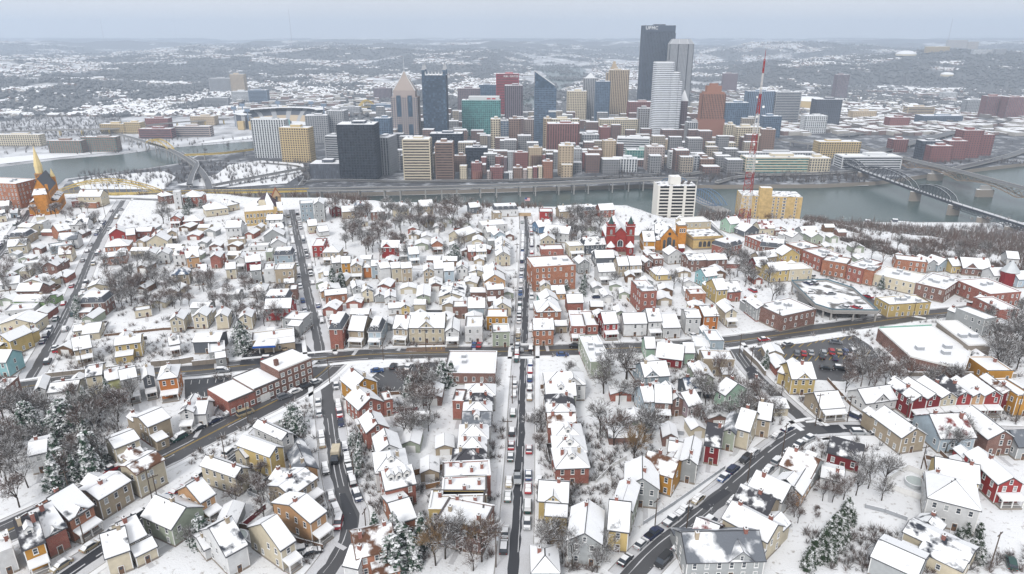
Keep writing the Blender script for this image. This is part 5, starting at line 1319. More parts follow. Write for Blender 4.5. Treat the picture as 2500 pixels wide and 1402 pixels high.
CITY = [
 (617, 702, 386, 293, 18, 'vert', 'f_white', 'g_dark', 'white vertically ribbed slab tower beside the gold hotel', 0),
 (682, 760, 397, 314, 24, 'grid', 'f_gold', 'g_brown', 'gold gridded hotel slab at the edge of the park', -8),
 (757, 834, 437, 402, 40, 'vert', 'f_dark', 'g_grey', 'low dark grey ribbed office block left of the black tower', 0),
 (826, 918, 440, 306, 42, 'glass', 'f_black', 'g_black', 'wide black glass tower near the highway', 0),
 (916, 962, 428, 338, 42, 'vert', 'f_grey', 'g_grey', 'grey ribbed tower right behind the black tower', -12),
 (793, 832, 393, 334, 26, 'band', 'f_grey', 'g_dark', 'small grey banded office block left of the black tower', -10),
 (742, 800, 350, 284, 30, 'grid', 'f_grey', 'g_grey', 'hazy grey apartment tower behind the gold hotel', 10),
 (798, 846, 346, 272, 30, 'grid', 'f_grey', 'g_grey', 'hazy grey stepped tower above the black tower roof', -8),
 (915, 955, 372, 290, 26, 'glass', 'f_blue', 'g_blue', 'blue glass block behind the black tower', 0),
 (985, 1050, 441, 342, 32, 'band', 'f_cream', 'g_brown', 'cream banded apartment tower beside the highway', 0),
 (1064, 1106, 438, 350, 26, 'band', 'f_brown', 'g_brown', 'brown balconied apartment tower beside the highway', 0),
 (1050, 1130, 388, 328, 30, 'glass', 'f_steel', 'g_black', 'low black glass block with battlements before the glass castle', 0),
 (1136, 1190, 410, 362, 24, 'glass', 'f_steel', 'g_black', 'small black glass block with battlements near the river road', 0),
 (1128, 1222, 332, 246, 34, 'glass', 'f_teal', 'g_teal', 'green glass office block with pale top band', 0),
 (1118, 1172, 300, 217, 30, 'grid', 'f_plum', 'g_grey', 'hazy plum grey tower behind the green glass block', 0),
 (1170, 1213, 292, 208, 30, 'glass', 'f_blue', 'g_blue', 'dark blue glass tower left of the crimson tower', 0),
 (1212, 1266, 292, 181, 30, 'band', 'f_crimson', 'g_brown', 'crimson tower with white letters near its top', 0),
 (1232, 1276, 314, 210, 30, 'vert', 'f_plum', 'g_dark', 'plum ribbed tower in front of the crimson tower', 0),
 (1198, 1222, 366, 292, 22, 'grid', 'f_cream', 'g_brown', 'narrow cream tower with square windows', 0),
 (1222, 1242, 368, 296, 22, 'glass', 'f_grey', 'g_blue', 'narrow glass slice between the cream and brown towers', 0),
 (1242, 1271, 368, 292, 22, 'grid', 'f_brown', 'g_brown', 'narrow brown tower with small windows', 0),
 (1279, 1305, 358, 293, 22, 'grid', 'f_pink', 'g_brown', 'narrow pinkish tower left of the slanted blue tower', 0),
 (1327, 1346, 372, 291, 24, 'grid', 'f_tan', 'g_brown', 'narrow tan tower behind the big brick block', 0),
 (1336, 1414, 386, 304, 34, 'vert', 'f_red', 'g_brown', 'broad dark brick block in the middle of downtown', 0),
 (1344, 1414, 372, 292, 18, 'grid', 'f_cream', 'g_dark', 'cream block peering over the broad dark brick block', 0),
 (1385, 1432, 302, 224, 28, 'grid', 'f_cream', 'g_brown', 'cream tower with tall arched top windows', 0),
 (1424, 1458, 296, 192, 26, 'vert', 'f_grey', 'g_grey', 'hazy grey tower with pointed white cap', 0),
 (1454, 1488, 304, 200, 26, 'glass', 'f_blue', 'g_blue', 'blue glass tower left of the tall tan tower', 0),
 (1487, 1534, 292, 172, 28, 'vert', 'f_tan', 'g_brown', 'tall tan tower with vertical piers', 0),
 (1480, 1516, 262, 178, 26, 'vert', 'f_tan', 'g_grey', 'hazy tan tower with stepped pyramid cap', 0),
 (1534, 1592, 306, 250, 30, 'grid', 'f_red', 'g_brown', 'low brown brick block left of the dark steel tower base', 0),
 (1464, 1560, 338, 293, 30, 'grid', 'f_cream', 'g_dark', 'wide cream block below the tall tan tower', 0),
 (1557, 1590, 338, 266, 22, 'grid', 'f_grey', 'g_brown', 'grey stone block left of the white banded tower', 0),
 (1508, 1592, 378, 340, 34, 'band', 'f_white', 'g_dark', 'white banded parking garage below the cream block', -10),
 (1530, 1602, 396, 368, 20, 'glass', 'f_mint', 'g_teal', 'low greenish glass building with snowy roof', 0),
 (1578, 1622, 416, 360, 24, 'brick', 'f_pink', 'g_brown', 'pinkish brick tower near the bridge end', 0),
 (1496, 1560, 421, 390, 24, 'vert', 'f_white', 'g_dark', 'low white ribbed building beside the river road', -8),
 (1364, 1400, 430, 358, 22, 'brick', 'f_tan', 'g_brown', 'tan hotel tower with green roof edge', 0),
 (1370, 1398, 434, 404, 12, 'brick', 'f_tan', 'g_brown', 'small tan annex in front of the tan hotel', 0),
 (1396, 1420, 415, 365, 20, 'brick', 'f_grey', 'g_brown', 'grey brick loft right of the tan hotel', 0),
 (1418, 1436, 414, 374, 20, 'brick', 'f_red', 'g_brown', 'narrow red loft beside the brown block', 0),
 (1436, 1470, 414, 368, 20, 'brick', 'f_brown', 'g_brown', 'brown block with blue sign roof near the river road', 0),
 (1420, 1462, 372, 330, 24, 'grid', 'f_grey', 'g_dark', 'grey columned block right of the dark brick block', 0),
 (1463, 1490, 366, 312, 22, 'brick', 'f_red', 'g_brown', 'red brick block below the wide cream block', 0),
 (1472, 1504, 392, 345, 20, 'brick', 'f_tan', 'g_brown', 'tan brick block left of the white garage', 0),
 (1588, 1640, 366, 342, 22, 'brick', 'f_tan', 'g_brown', 'low tan block at the foot of the white tower', 0),
 (1634, 1652, 412, 372, 18, 'grid', 'f_white', 'g_dark', 'small white block right of the pinkish tower', 0),
 (1642, 1682, 408, 368, 22, 'brick', 'f_red', 'g_brown', 'dark red brick loft right of the small white block', 0),
 (1680, 1708, 416, 382, 20, 'grid', 'f_grey', 'g_dark', 'grey loft with square windows by the bridge ramp', 0),
 (1706, 1744, 416, 390, 20, 'brick', 'f_brown', 'g_brown', 'low brown loft by the bridge ramp', 0),
 (1676, 1712, 352, 300, 24, 'vert', 'f_grey', 'g_dark', 'grey arched stone block left of the orange tower', 0),
 (1660, 1676, 338, 248, 18, 'brick', 'f_plum', 'g_brown', 'narrow dark tower with snowy point', 0),
 (1768, 1794, 354, 306, 22, 'grid', 'f_cream', 'g_dark', 'pale stone block right of the orange tower', 0),
 (1728, 1796, 372, 350, 22, 'grid', 'f_cream', 'g_dark', 'low cream block at the foot of the orange tower', 0),
 (1768, 1826, 322, 252, 26, 'glass', 'f_blue', 'g_blue', 'wide blue glass block behind the orange tower', 0),
 (1822, 1888, 304, 224, 28, 'vert', 'f_blue', 'g_dark', 'dark ribbed tower left of the pale banded tower', 0),
 (1892, 1952, 302, 226, 30, 'band', 'f_grey', 'g_dark', 'pale banded office tower near the arena', 0),
 (1862, 1906, 336, 285, 24, 'glass', 'f_blue', 'g_blue', 'dark glass block behind the radio mast', 0),
 (1988, 2052, 312, 244, 30, 'grid', 'f_dark', 'g_dark', 'dark grey tower right of the arena', 0),
 (2040, 2070, 246, 183, 26, 'vert', 'f_plum', 'g_grey', 'hazy solitary tan tower on the right', 0),
 (1964, 2018, 326, 284, 28, 'grid', 'f_white', 'g_dark', 'white gridded cube near the highway loop', 0),
 (1858, 1897, 372, 318, 22, 'brick', 'f_brown', 'g_brown', 'brown tower with pinkish sides behind the radio mast', -14),
 (1796, 1858, 360, 312, 26, 'grid', 'f_cream', 'g_brown', 'pale stone block left of the radio mast', 0),
 (1765, 1800, 222, 180, 24, 'brick', 'f_plum', 'g_brown', 'hazy solitary block on the hill slope', 0),
 (1820, 1976, 424, 386, 30, 'band', 'f_cream', 'g_teal', 'long curved-looking office block along the far bank', 0),
 (1802, 1990, 408, 374, 16, 'grid', 'f_grey', 'g_dark', 'long grey office block behind the riverside offices', 0),
 (1975, 2027, 425, 388, 28, 'grid', 'f_cream', 'g_dark', 'cream end block of the riverside offices', 0),
 (1998, 2100, 386, 348, 28, 'grid', 'f_gold', 'g_dark', 'golden tan courthouse block near the highway loop', 0),
 (2056, 2200, 412, 384, 34, 'band', 'f_white', 'g_dark', 'wide white banded parking garage by the dark bridge', 0),
 (2178, 2216, 372, 342, 22, 'grid', 'f_red', 'g_brown', 'red and cream block near the concrete bridge end', 0),
 (2270, 2324, 396, 358, 24, 'brick', 'f_red', 'g_dark', 'left low red block of the riverside jail', 0),
 (2312, 2360, 390, 346, 24, 'brick', 'f_red', 'g_dark', 'middle red block of the riverside jail', 0),
 (2346, 2396, 386, 320, 26, 'brick', 'f_red', 'g_dark', 'tallest red block of the riverside jail', 0),
 (2392, 2424, 380, 330, 24, 'brick', 'f_red', 'g_dark', 'right red block of the riverside jail', 0),
 (2248, 2300, 392, 346, 22, 'glass', 'f_dark', 'g_dark', 'dark glass core beside the riverside jail', 0),
 (2406, 2456, 288, 236, 28, 'vert', 'f_red', 'g_grey', 'left of two hazy red dormitory towers at right edge', 0),
 (2456, 2510, 292, 238, 28, 'vert', 'f_red', 'g_grey', 'right of two hazy red dormitory towers at right edge', 0),
 (2358, 2402, 278, 245, 24, 'grid', 'f_grey', 'g_dark', 'hazy arched grey block left of the dormitory towers', 0),
 (2252, 2350, 302, 284, 40, 'glass', 'f_blue', 'g_dark', 'low dark flat-roofed hall on the right', 0),
 (2170, 2220, 316, 288, 26, 'brick', 'f_red', 'g_brown', 'red brick school with snowy gables on the right', 0),
 (2300, 2336, 244, 226, 22, 'vert', 'f_white', 'g_grey', 'hazy white block on the right slope', 0),
 (2080, 2140, 290, 272, 26, 'brick', 'f_tan', 'g_brown', 'low tan hall with white roof right of the dark tower', 0),
 (2216, 2280, 285, 262, 26, 'band', 'f_tan', 'g_dark', 'tan banded hall on the right slope', 0)]
for r in CITY: T(*r[:9], rot=r[9], group='downtown buildings')
# low brick fronts along the river road
FR = [(1108, 1138, 382, 'f_brown', 'brown gabled loft right of the brown apartment tower'), (1122, 1140, 407, 'f_cream', 'small cream loft before the brown gabled loft'), (1150, 1177, 400, 'f_red', 'red gabled loft beside the side street'), (1152, 1177, 420, 'f_orange', 'low salmon front below the red gabled loft'),
      (1174, 1188, 386, 'f_red', 'narrow tall red loft near the side street'), (1188, 1202, 420, 'f_pink', 'small pale front left of the big red loft'), (1196, 1230, 410, 'f_red', 'big red brick loft on the river road'), (1209, 1230, 384, 'f_red', 'tall red loft behind the big red loft'),
      (1228, 1242, 424, 'f_dark', 'low dark front right of the big red loft'), (1240, 1253, 422, 'f_white', 'narrow white front on the river road'), (1252, 1276, 412, 'f_brown', 'brown front right of the narrow white one'), (1276, 1288, 416, 'f_pink', 'pinkish front on the river road'), (1287, 1301, 412, 'f_cream', 'cream front with tall windows on the river road'),
      (1300, 1314, 410, 'f_red', 'narrow red front on the river road'), (1312, 1326, 408, 'f_cream', 'cream and black front on the river road'), (1324, 1350, 396, 'f_orange', 'tall orange brown front on the river road'), (1252, 1290, 374, 'f_red', 'red stepped loft behind the river road fronts'), (1238, 1256, 372, 'f_grey', 'grey curved loft behind the river road fronts'),
      (1295, 1332, 380, 'f_red', 'wide red loft behind the orange brown front'), (1290, 1324, 362, 'f_tan', 'tan loft with snowy roof deeper in downtown'), (1222, 1240, 386, 'f_plum', 'plum loft behind the big red loft')]
for i, (a, b, yt, m_, lb) in enumerate(FR): T(a, b, 438 if yt > 394 else 420, yt, 14, 'brick', m_, 'g_brown', lb, floor=3.6, bay=3.2, name='loft_building', group='brick fronts along the river road')
# north shore
NS = [(-20, 100, 357, 330, 18, 'grid', 'f_cream', 'g_dark', 'long cream apartment block on the far left shore'), (118, 200, 374, 345, 18, 'grid', 'f_brown', 'g_teal', 'left half of the brick and green shore apartments'), (200, 285, 371, 336, 18, 'grid', 'f_brown', 'g_teal', 'right half of the brick and green shore apartments'),
      (245, 305, 326, 304, 22, 'grid', 'f_gold', 'g_brown', 'tan hotel with punched windows on the north shore'), (304, 345, 326, 300, 22, 'grid', 'f_gold', 'g_dark', 'tan hotel wing with dark stair tower on the north shore'), (340, 418, 338, 316, 22, 'band', 'f_red', 'g_dark', 'red and white office block behind the small yellow arch'),
      (428, 512, 334, 310, 22, 'band', 'f_pink', 'g_dark', 'low reddish banded office block on the north shore'), (355, 412, 312, 290, 22, 'brick', 'f_red', 'g_brown', 'hazy low red block on the north shore'), (465, 525, 306, 285, 24, 'brick', 'f_tan', 'g_brown', 'hazy tan block left of the ballpark'),
      (512, 568, 226, 192, 26, 'band', 'f_grey', 'g_grey', 'hazy ribbed hospital wing on the left'), (563, 598, 232, 182, 26, 'grid', 'f_tan', 'g_grey', 'hazy tan hospital tower on the left'), (566, 610, 252, 224, 24, 'band', 'f_white', 'g_grey', 'hazy white banded block below the hospital'),
      (608, 652, 256, 221, 26, 'band', 'f_blue', 'g_dark', 'hazy dark banded block below the hospital'), (500, 556, 262, 240, 24, 'band', 'f_grey', 'g_dark', 'hazy low grey block below the hospital'), (676, 706, 280, 262, 18, 'vert', 'f_gold', 'g_brown', 'hazy small gold block behind the ballpark'),
      (912, 956, 246, 216, 22, 'vert', 'f_plum', 'g_grey', 'hazy plum ribbed towers left of the pointed tower'), (890, 958, 274, 256, 26, 'band', 'f_blue', 'g_blue', 'hazy blue glass block left of the pointed tower'), (830, 880, 284, 262, 20, 'grid', 'f_grey', 'g_grey', 'hazy grey block under the steam plume')]
for r in NS: T(*r[:9], zg=-129.0, group='north shore buildings', name='shore_building')

# ---- the towers everyone looks at
def letters(txt, size, mat, parent, loc, name='sign_letters'):
    cu = bpy.data.curves.new(name, 'FONT'); cu.body = txt; cu.size = size; cu.extrude = .15; cu.offset = size * .01; cu.space_character = 1.12; cu.align_x = 'CENTER'
    tmp = bpy.data.objects.new(name, cu); COL.objects.link(tmp); dg = bpy.context.evaluated_depsgraph_get(); me = bpy.data.meshes.new_from_object(tmp.evaluated_get(dg)); bpy.data.objects.remove(tmp); bpy.data.curves.remove(cu)
    me.materials.clear(); me.materials.append(M[mat]); o = link(name, me, parent, loc); o.rotation_euler = (math.pi / 2, 0, 0); return o
plain('sign_white', (.85, .85, .85), .5); plain('sign_red', (.5, .05, .07), .5)
def steel_tower():
    t, X, Y, h = T(1567, 1643, 246, 63, 60, 'vert', 'f_steel', 'g_black', 'tallest dark steel tower with UPMC letters at the top', bay=5.5)
    b = MB(); b.box(-X - .25, X + .25, -Y - .4, -Y, h - 20, h + 1, 'f_steel'); part('crown_band', b, t); letters('UPMC', 15.5, 'sign_white', t, (-X * .5, -Y - .6, h - 12.5))
    for s in (-1, 1): q = MB(); q.box(s * X - 2, s * X + 2, -Y - 1, -Y + 3, 0, h - 25, 'f_steel'); part('corner_column', q, t)
    a = MB(); a.box(-3, 3, -3, 3, h + 1, h + 5, 'f_dark'); part('roof_plant', a, t, (X * .25, 0, 0))
steel_tower()
def octagon_tower():
    xl, xr, yb, yt = 1627, 1689, 252, 108; a, b = at(xl, yb, ZG), at(xr, yb, ZG); r = (b[0] - a[0]) / 2; h = top_z(1658, yt, a[1]) - ZG; t = thing('office_tower', 'tall grey octagonal tower with sloped crown beside the steel tower', 'tower', ((a[0] + b[0]) / 2, a[1] + r, ZG), 0, 'downtown buildings')
    L = ngon(r, 8, ph=math.pi / 8); g = MB(); g.prism([(x * .97, y * .97) for x, y in L], 0, h, 'g_grey'); part('glazing', g, t); f = MB()
    for i in range(8):
        p, q = Vector(L[i]), Vector(L[(i + 1) % 8])
        for k in range(8): c = p.lerp(q, k / 7); f.box(c.x - .8, c.x + .8, c.y - .8, c.y + .8, 0, h, 'f_grey')
    for k in range(int(h / 4)): f.prism([(x * 1.0, y * 1.0) for x, y in L], k * 4, k * 4 + 1.5, 'f_grey')
    part('facade_frame', f, t)['kind'] = 'stuff'; c = MB(); L2 = [(x * .72, y * .72) for x, y in L]; n = 8
    c.poly([(x, y, h) for x, y in L] + [(x, y, h + 17) for x, y in L2], [(i, (i + 1) % n, n + (i + 1) % n, n + i) for i in range(n)] + [tuple(range(n, 2 * n))], 'f_grey'); part('crown', c, t)
    for i in range(n):
        p, q = L[i], L2[i]; k = MB(); k.tube((*p, h), (*q, h + 17), .9, .6, 'f_white', 4); part('crown_rib', k, t)
octagon_tower()
def white_band_tower():
    xl, xr, yb, yt = 1588, 1658, 348, 153; a, b = at(xl, yb, ZG), at(xr, yb, ZG); w_ = b[0] - a[0]; h = top_z(1620, yt, a[1]) - ZG; t = thing('office_tower', 'white banded tower with rounded corners stepping down to the right', 'tower', ((a[0] + b[0]) / 2, a[1] + 22, ZG), 0, 'downtown buildings')
    def lobe(cx, rx, ry, h0, hh, nm):
        L = [(cx + (abs(math.cos(q)) ** .55) * math.copysign(rx, math.cos(q)), (abs(math.sin(q)) ** .55) * math.copysign(ry, math.sin(q))) for q in [2 * math.pi * i / 20 for i in range(20)]]
        g = MB(); g.prism([(cx + (x - cx) * .98, y * .98) for x, y in L], h0, hh - .5, 'g_grey'); o = part(nm, g, t); f = MB(); k = 0; z = h0
        while z < hh: f.prism(L, z, min(hh, z + 2.3), 'f_white2'); z += 4.0
        part('floor_bands', f, o)['kind'] = 'stuff'; r = MB(); r.prism([(cx + (x - cx) * .97, y * .97) for x, y in L], hh, hh + .5, 'roof_snow'); part('roof', r, o)
    lobe(-w_ * .16, w_ * .34, 20, 0, h, 'tall_lobe'); lobe(w_ * .22, w_ * .17, 20.5, 0, h - 22, 'middle_lobe'); lobe(w_ * .36, w_ * .14, 18, 0, h - 42, 'low_lobe')
plain('f_white2', (.72, .75, .80), .5, .4, .05); white_band_tower()
def orange_tower():
    t, X, Y, h = T(1710, 1767, 352, 230, 26, 'vert', 'f_orange', 'g_brown', 'orange stone tower with stepped crown right of the white tower', roof='none', bay=3.4)
    for k, (s, hh) in enumerate(((.86, 4), (.62, 13), (.34, 5))):
        z0 = h + (0, 4, 17)[k]; b = MB(); b.box(-X * s, X * s, -Y * s, Y * s, z0, z0 + hh, 'f_orange'); part('crown_step', b, t)
    l = MB(); l.box(-X * 1.16, X * 1.08, -Y * 1.12, Y, 0, h * .5, 'f_orange_dark'); part('lower_shoulder', l, t)
plain('f_orange_dark', (.27, .125, .085), .7); orange_tower()
def pointed_tower():
    t, X, Y, h = T(957, 1022, 350, 238, 40, 'grid', 'f_pink', 'g_blue', 'pinkish tower with four-sided pointed roof and mast', roof='none')
    for s in (-1, 1):
        for z0, z1 in ((0, h * .42), (h * .58, h + 4)): b = MB(); b.box(s * X * .42 - X * .16, s * X * .42 + X * .16, -Y - .6, -Y + 1, z0, z1, 'g_blue'); part('glass_bay', b, t)
    u = MB(); u.box(-X * .82, X * .82, -Y * .82, Y * .82, h, h + 14, 'f_pink'); part('shoulder', u, t); z = h + 14; p = MB(); P = [(-X * .84, -Y * .84), (X * .84, -Y * .84), (X * .84, Y * .84), (-X * .84, Y * .84)]; Q = [(x * .34, y * .34) for x, y in P]
    p.poly([(x, y, z) for x, y in P] + [(x, y, z + 26) for x, y in Q] + [(0, 0, z + 42)], [(i, (i + 1) % 4, 4 + (i + 1) % 4, 4 + i) for i in range(4)] + [(4 + i, 4 + (i + 1) % 4, 8) for i in range(4)], 'f_gold2'); ro = part('pointed_roof', p, t)
    for i in range(4): k = MB(); k.tube((*P[i], z), (*Q[i], z + 26), 1, .8, 'f_white', 4); k.tube((*Q[i], z + 26), (0, 0, z + 42), .8, .5, 'f_white', 4); part('roof_rib', k, ro)
    m_ = MB(); m_.tube((0, 0, z + 42), (0, 0, z + 72), .7, .25, 'f_white', 5); part('mast', m_, t)
plain('f_gold2', (.36, .30, .27), .5); pointed_tower()
def castle_tower():
    t, X, Y, h = T(1033, 1091, 352, 184, 40, 'glass', 'f_steel', 'g_blue', 'blue black glass tower with corner spires and battlements', roof='none', bay=3)
    for sx in (-1, 1):
        for sy in (-1, 1): b = MB(); x, y = sx * (X - 3.5), sy * (Y - 3.5); b.box(x - 3.6, x + 3.6, y - 3.6, y + 3.6, 0, h + 11, 'g_blue'); b.cone([(x - 3.6, y - 3.6), (x + 3.6, y - 3.6), (x + 3.6, y + 3.6), (x - 3.6, y + 3.6)], h + 11, (x, y, h + 24), 'f_grey'); part('corner_spire', b, t)
    for i in range(6): b = MB(); x = -X + 8 + i * (2 * X - 16) / 5; b.cone([(x - 1.8, -Y), (x + 1.8, -Y), (x + 1.8, -Y + 3), (x - 1.8, -Y + 3)], h, (x, -Y + 1.5, h + 9), 'f_white'); part('battlement', b, t)
    s = MB(); s.box(-X + .5, X - .5, -Y + .5, Y - .5, h, h + .6, 'roof_snow'); part('roof', s, t)
castle_tower()
def slant_tower():
    t, X, Y, h = T(1305, 1357, 366, 216, 36, 'glass', 'f_blue', 'g_blue', 'blue glass tower with slanted open crown', roof='none', bay=3.2)
    hh = 34; b = MB(); B = [(-X, -Y, h), (X * .82, -Y, h), (X * .82, Y, h), (-X, Y, h)]; Tq = [(-X, -Y, h + hh), (X * .82, -Y, h + 6), (X * .82, Y, h + 6), (-X, Y, h + hh)]
    b.poly(B + Tq, [(0, 1, 5, 4), (1, 2, 6, 5), (2, 3, 7, 6), (3, 0, 4, 7)], 'g_blue'); c = part('slanted_crown', b, t); s = MB(); s.slab([(x * .97, y * .95, z + .05) for x, y, z in Tq], .5, 'snow_blue'); part('snow', s, c)
    for i in range(4): p, q = Tq[i], Tq[(i + 1) % 4]; k = MB(); k.tube(p, q, .8, .8, 'f_white', 4); part('crown_edge', k, c)
    l = MB(); l.box(X * .3, X * 1.02, -Y * 1.02, Y, h * .62, h * .65, 'f_white'); part('terrace_band', l, t)
slant_tower()
def add_signs():
    for o in list(COL.objects):
        lb = o.get('label', '')
        if lb.startswith('crimson tower'): X = 29; letters('K&L GATES', 7.6, 'sign_white', o, (10, -15.6, top_z(1240, 188.5, o.location.y - 15) - ZG))
        if lb.startswith('green glass office'):
            b = MB(); b.box(-34, 40, -16.9, 16, 0, 9, 'f_white'); z = top_z(1175, 246, o.location.y - 17) - ZG; part('top_band', b, o, (4, 0, z))
            for i in range(2): k = MB(); k.box(14 + i * 12, 23 + i * 12, -17.4, -16.95, z + 3, z + 6, 'sign_red'); part('sign_panel', k, o)
        if lb.startswith('hazy tan tower with stepped'):
            z = top_z(1498, 178, o.location.y - 13) - ZG
            for k, s in enumerate((15, 11, 7, 4)): b = MB(); b.box(-s, s, -s, s, z + k * 9, z + k * 9 + 9, 'f_tan'); part('pyramid_step', b, o)
        if lb.startswith('hazy grey tower with pointed'):
            z = top_z(1441, 192, o.location.y - 13) - ZG; b = MB(); b.cone([(-15, -12), (15, -12), (15, 12), (-15, 12)], z, (0, 0, z + 16), 'f_white'); part('pointed_cap', b, o)
        if 'battlements' in lb and 'small' in lb or 'low black glass block' in lb:
            z = o.get('zz', 0)
        if lb.startswith('narrow dark tower'):
            z = top_z(1668, 248, o.location.y - 9) - ZG; b = MB(); b.cone([(-9, -9), (9, -9), (9, 9), (-9, 9)], z, (0, 0, z + 26), 'roof_snow'); part('pointed_cap', b, o)
add_signs()
def arena():
    p = at(1972, 262, ZG); t = thing('arena', 'white roofed arena dome between the towers on the right', 'arena', p); b = MB(); b.prism(ngon(55, 24), 0, 24, 'f_gold'); part('wall', b, t); r = MB(); L = ngon(56, 24); L2 = ngon(36, 24)
    r.poly([(x, y, 24) for x, y in L] + [(x, y, 33) for x, y in L2], [(i, (i + 1) % 24, 24 + (i + 1) % 24, 24 + i) for i in range(24)] + [tuple(range(24, 48))], 'roof_snow'); part('roof', r, t)
arena()
def ballpark():
    p0, p1 = at(560, 322, -129), at(770, 300, -129); c = ((p0[0] + p1[0]) / 2, (p0[1] + p1[1]) / 2 + 60, -129); t = thing('ballpark', 'open ballpark with tiered stands and light towers on the far shore', 'stadium', c)
    n = 28
    for k, (r0, z0, z1, m_) in enumerate(((78, 0, 16, 'f_tan'), (92, 12, 26, 'f_dark'), (106, 20, 33, 'f_dark'))):
        b = MB()
        for i in range(n):
            a0, a1 = [math.radians(20 + 220 * q / n) for q in (i, i + 1)]
            P = [(r * math.cos(a), r * math.sin(a)) for a in (a0, a1) for r in (r0, r0 + 15)]
            b.poly([(*P[0], z0), (*P[2], z0), (*P[3], z1), (*P[1], z1), (*P[1], 0), (*P[3], 0)], [(0, 1, 2, 3), (3, 2, 5, 4)], m_ if i % 3 else 'f_grey')
        part('stand_tier', b, t)
    b = MB()
    for i in range(n):
        a0, a1 = [math.radians(20 + 220 * q / n) for q in (i, i + 1)]; P = [(r * math.cos(a), r * math.sin(a)) for a in (a0, a1) for r in (98, 124)]; b.slab([(*P[0], 36), (*P[2], 36), (*P[3], 36), (*P[1], 36)], 1.2, 'roof_snow')
    part('stand_roof', b, t); f = MB(); f.prism(ngon(76, 24), .3, .6, 'roof_snow'); part('field', f, t)
    for a in (15, 60, 110, 165, 205, 245):
        q = MB(); x, y = 120 * math.cos(math.radians(a)), 120 * math.sin(math.radians(a)); q.tube((x, y, 0), (x, y, 52), 2.2, 1.6, 'f_blue', 4); q.box(x - 7, x + 7, y - 1, y + 1, 46, 54, 'f_blue'); part('light_tower', q, t)
    for x in (-70, -40, -5): q = MB(); q.box(x - 8, x + 8, -118, -106, 0, 22, 'f_gold'); part('entrance_tower', q, t)
    s = MB(); s.box(20, 60, -114, -110, 4, 26, 'f_teal'); part('scoreboard', s, t)
ballpark()
# ================================================================ BRIDGES, RAMPS, HIGHWAYS
plain('bridge_yellow', (.60, .43, .10), .6); plain('bridge_black', (.045, .05, .06), .6); plain('bridge_blue', (.10, .17, .28), .6); plain('bridge_rust', (.33, .24, .17), .8)
def deck_road(pts, z, width, label, name='highway_ramp', side='concrete', thick=1.6, cols=0, colm='concrete', top='asphalt', ground=-130, zs=None, para=1.0):
    zs = zs or [z] * len(pts); W = [at(x, y, q) for (x, y), q in zip(pts, zs)]; L = smooth_line(W, 12); S = [0]
    for i in range(1, len(W)): S.append(S[-1] + math.dist(W[i][:2], W[i - 1][:2]))
    cum = [0]
    for a, b in zip(L, L[1:]): cum.append(cum[-1] + (b - a).length)
    tot = cum[-1] or 1; Z = [float(np.interp(q / tot * S[-1], S, zs)) for q in cum]; N = normals(L)
    t = thing(name, label, 'bridge' if 'bridge' in name else 'highway', (0, 0, 0)); mb = MB(); pr = {1: MB(), -1: MB()}
    for i in range(len(L) - 1):
        A, B, C, D = [(*(L[k] + N[k] * s * width / 2), Z[k]) for k, s in ((i, 1), (i, -1), (i + 1, -1), (i + 1, 1))]; dn = lambda p, q: (p[0], p[1], p[2] - q)
        mb.poly([A, B, C, D], [(0, 1, 2, 3)], top); mb.poly([A, B, C, D] + [dn(p, thick) for p in (A, B, C, D)], [(1, 0, 4, 5)[::1], (1, 2, 6, 5), (3, 0, 4, 7), (7, 6, 5, 4)], side)
        for s in (1, -1):
            p, q = [(*(L[k] + N[k] * s * (width / 2 - .15)), Z[k]) for k in (i, i + 1)]; pr[s].poly([p, q, (q[0], q[1], q[2] + para), (p[0], p[1], p[2] + para)], [(0, 1, 2, 3)], side)
            pr[s].poly([(p[0], p[1], p[2] + para), (q[0], q[1], q[2] + para), (q[0] + N[i].x * .5 * s, q[1] + N[i].y * .5 * s, q[2] + para), (p[0] + N[i].x * .5 * s, p[1] + N[i].y * .5 * s, p[2] + para)], [(0, 1, 2, 3)], 'roof_snow' if s > 0 else side)
    part('deck', mb, t); [part('parapet', pr[s], t) for s in (1, -1)]
    if cols:
        k = cols / 2
        while k < tot:
            i = min(len(L) - 1, int(np.searchsorted(cum, k))); p, nn = L[i], N[i]
            for s in (-1, 1): q = MB(); c = p + nn * s * (width / 2 - 1.6); q.box(c.x - .8, c.x + .8, c.y - .8, c.y + .8, ground, Z[i] - thick, colm); part('column', q, t)
            k += cols
    return t, L, Z, N
deck_road([(752, 463), (900, 461), (1060, 458), (1250, 452), (1450, 444), (1600, 437), (1700, 437)], -112, 17, 'long riverside highway viaduct on columns below downtown', cols=30)
deck_road([(330, 478), (395, 472), (480, 468), (620, 466), (752, 463)], -112, 15, 'yellow sided highway approach leading to the yellow arch', side='bridge_yellow', cols=45, thick=2.2, name='highway_approach')
sheet('snowy_wharf', [(790, 481), (1000, 476.5), (1250, 469.5), (1560, 458.5), (1570, 453), (1250, 463), (1000, 470), (790, 475)], -128.9, 'snow', 'snow covered wharf strip below the viaduct')
sheet('snowy_bank', [(1690, 460), (1850, 459), (2120, 453), (2120, 445), (1850, 450), (1690, 451)], -128.6, 'hill_snow', 'snowy scrubby far bank below the offices')
deck_road([(740, 444), (820, 440), (1000, 443), (1250, 440), (1500, 432), (1620, 425)], -121.5, 14, 'wet river road at the foot of downtown', name='river_road', thick=.4, para=.5)
deck_road([(735, 452), (748, 432), (742, 418), (720, 405), (640, 398)], -121.5, 9, 'curving road beside the gold hotel', name='park_road', thick=.4, para=.3)
deck_road([(520, 452), (600, 437), (700, 418), (780, 404)], -116, 9, 'straight ramp crossing the point park', cols=40)
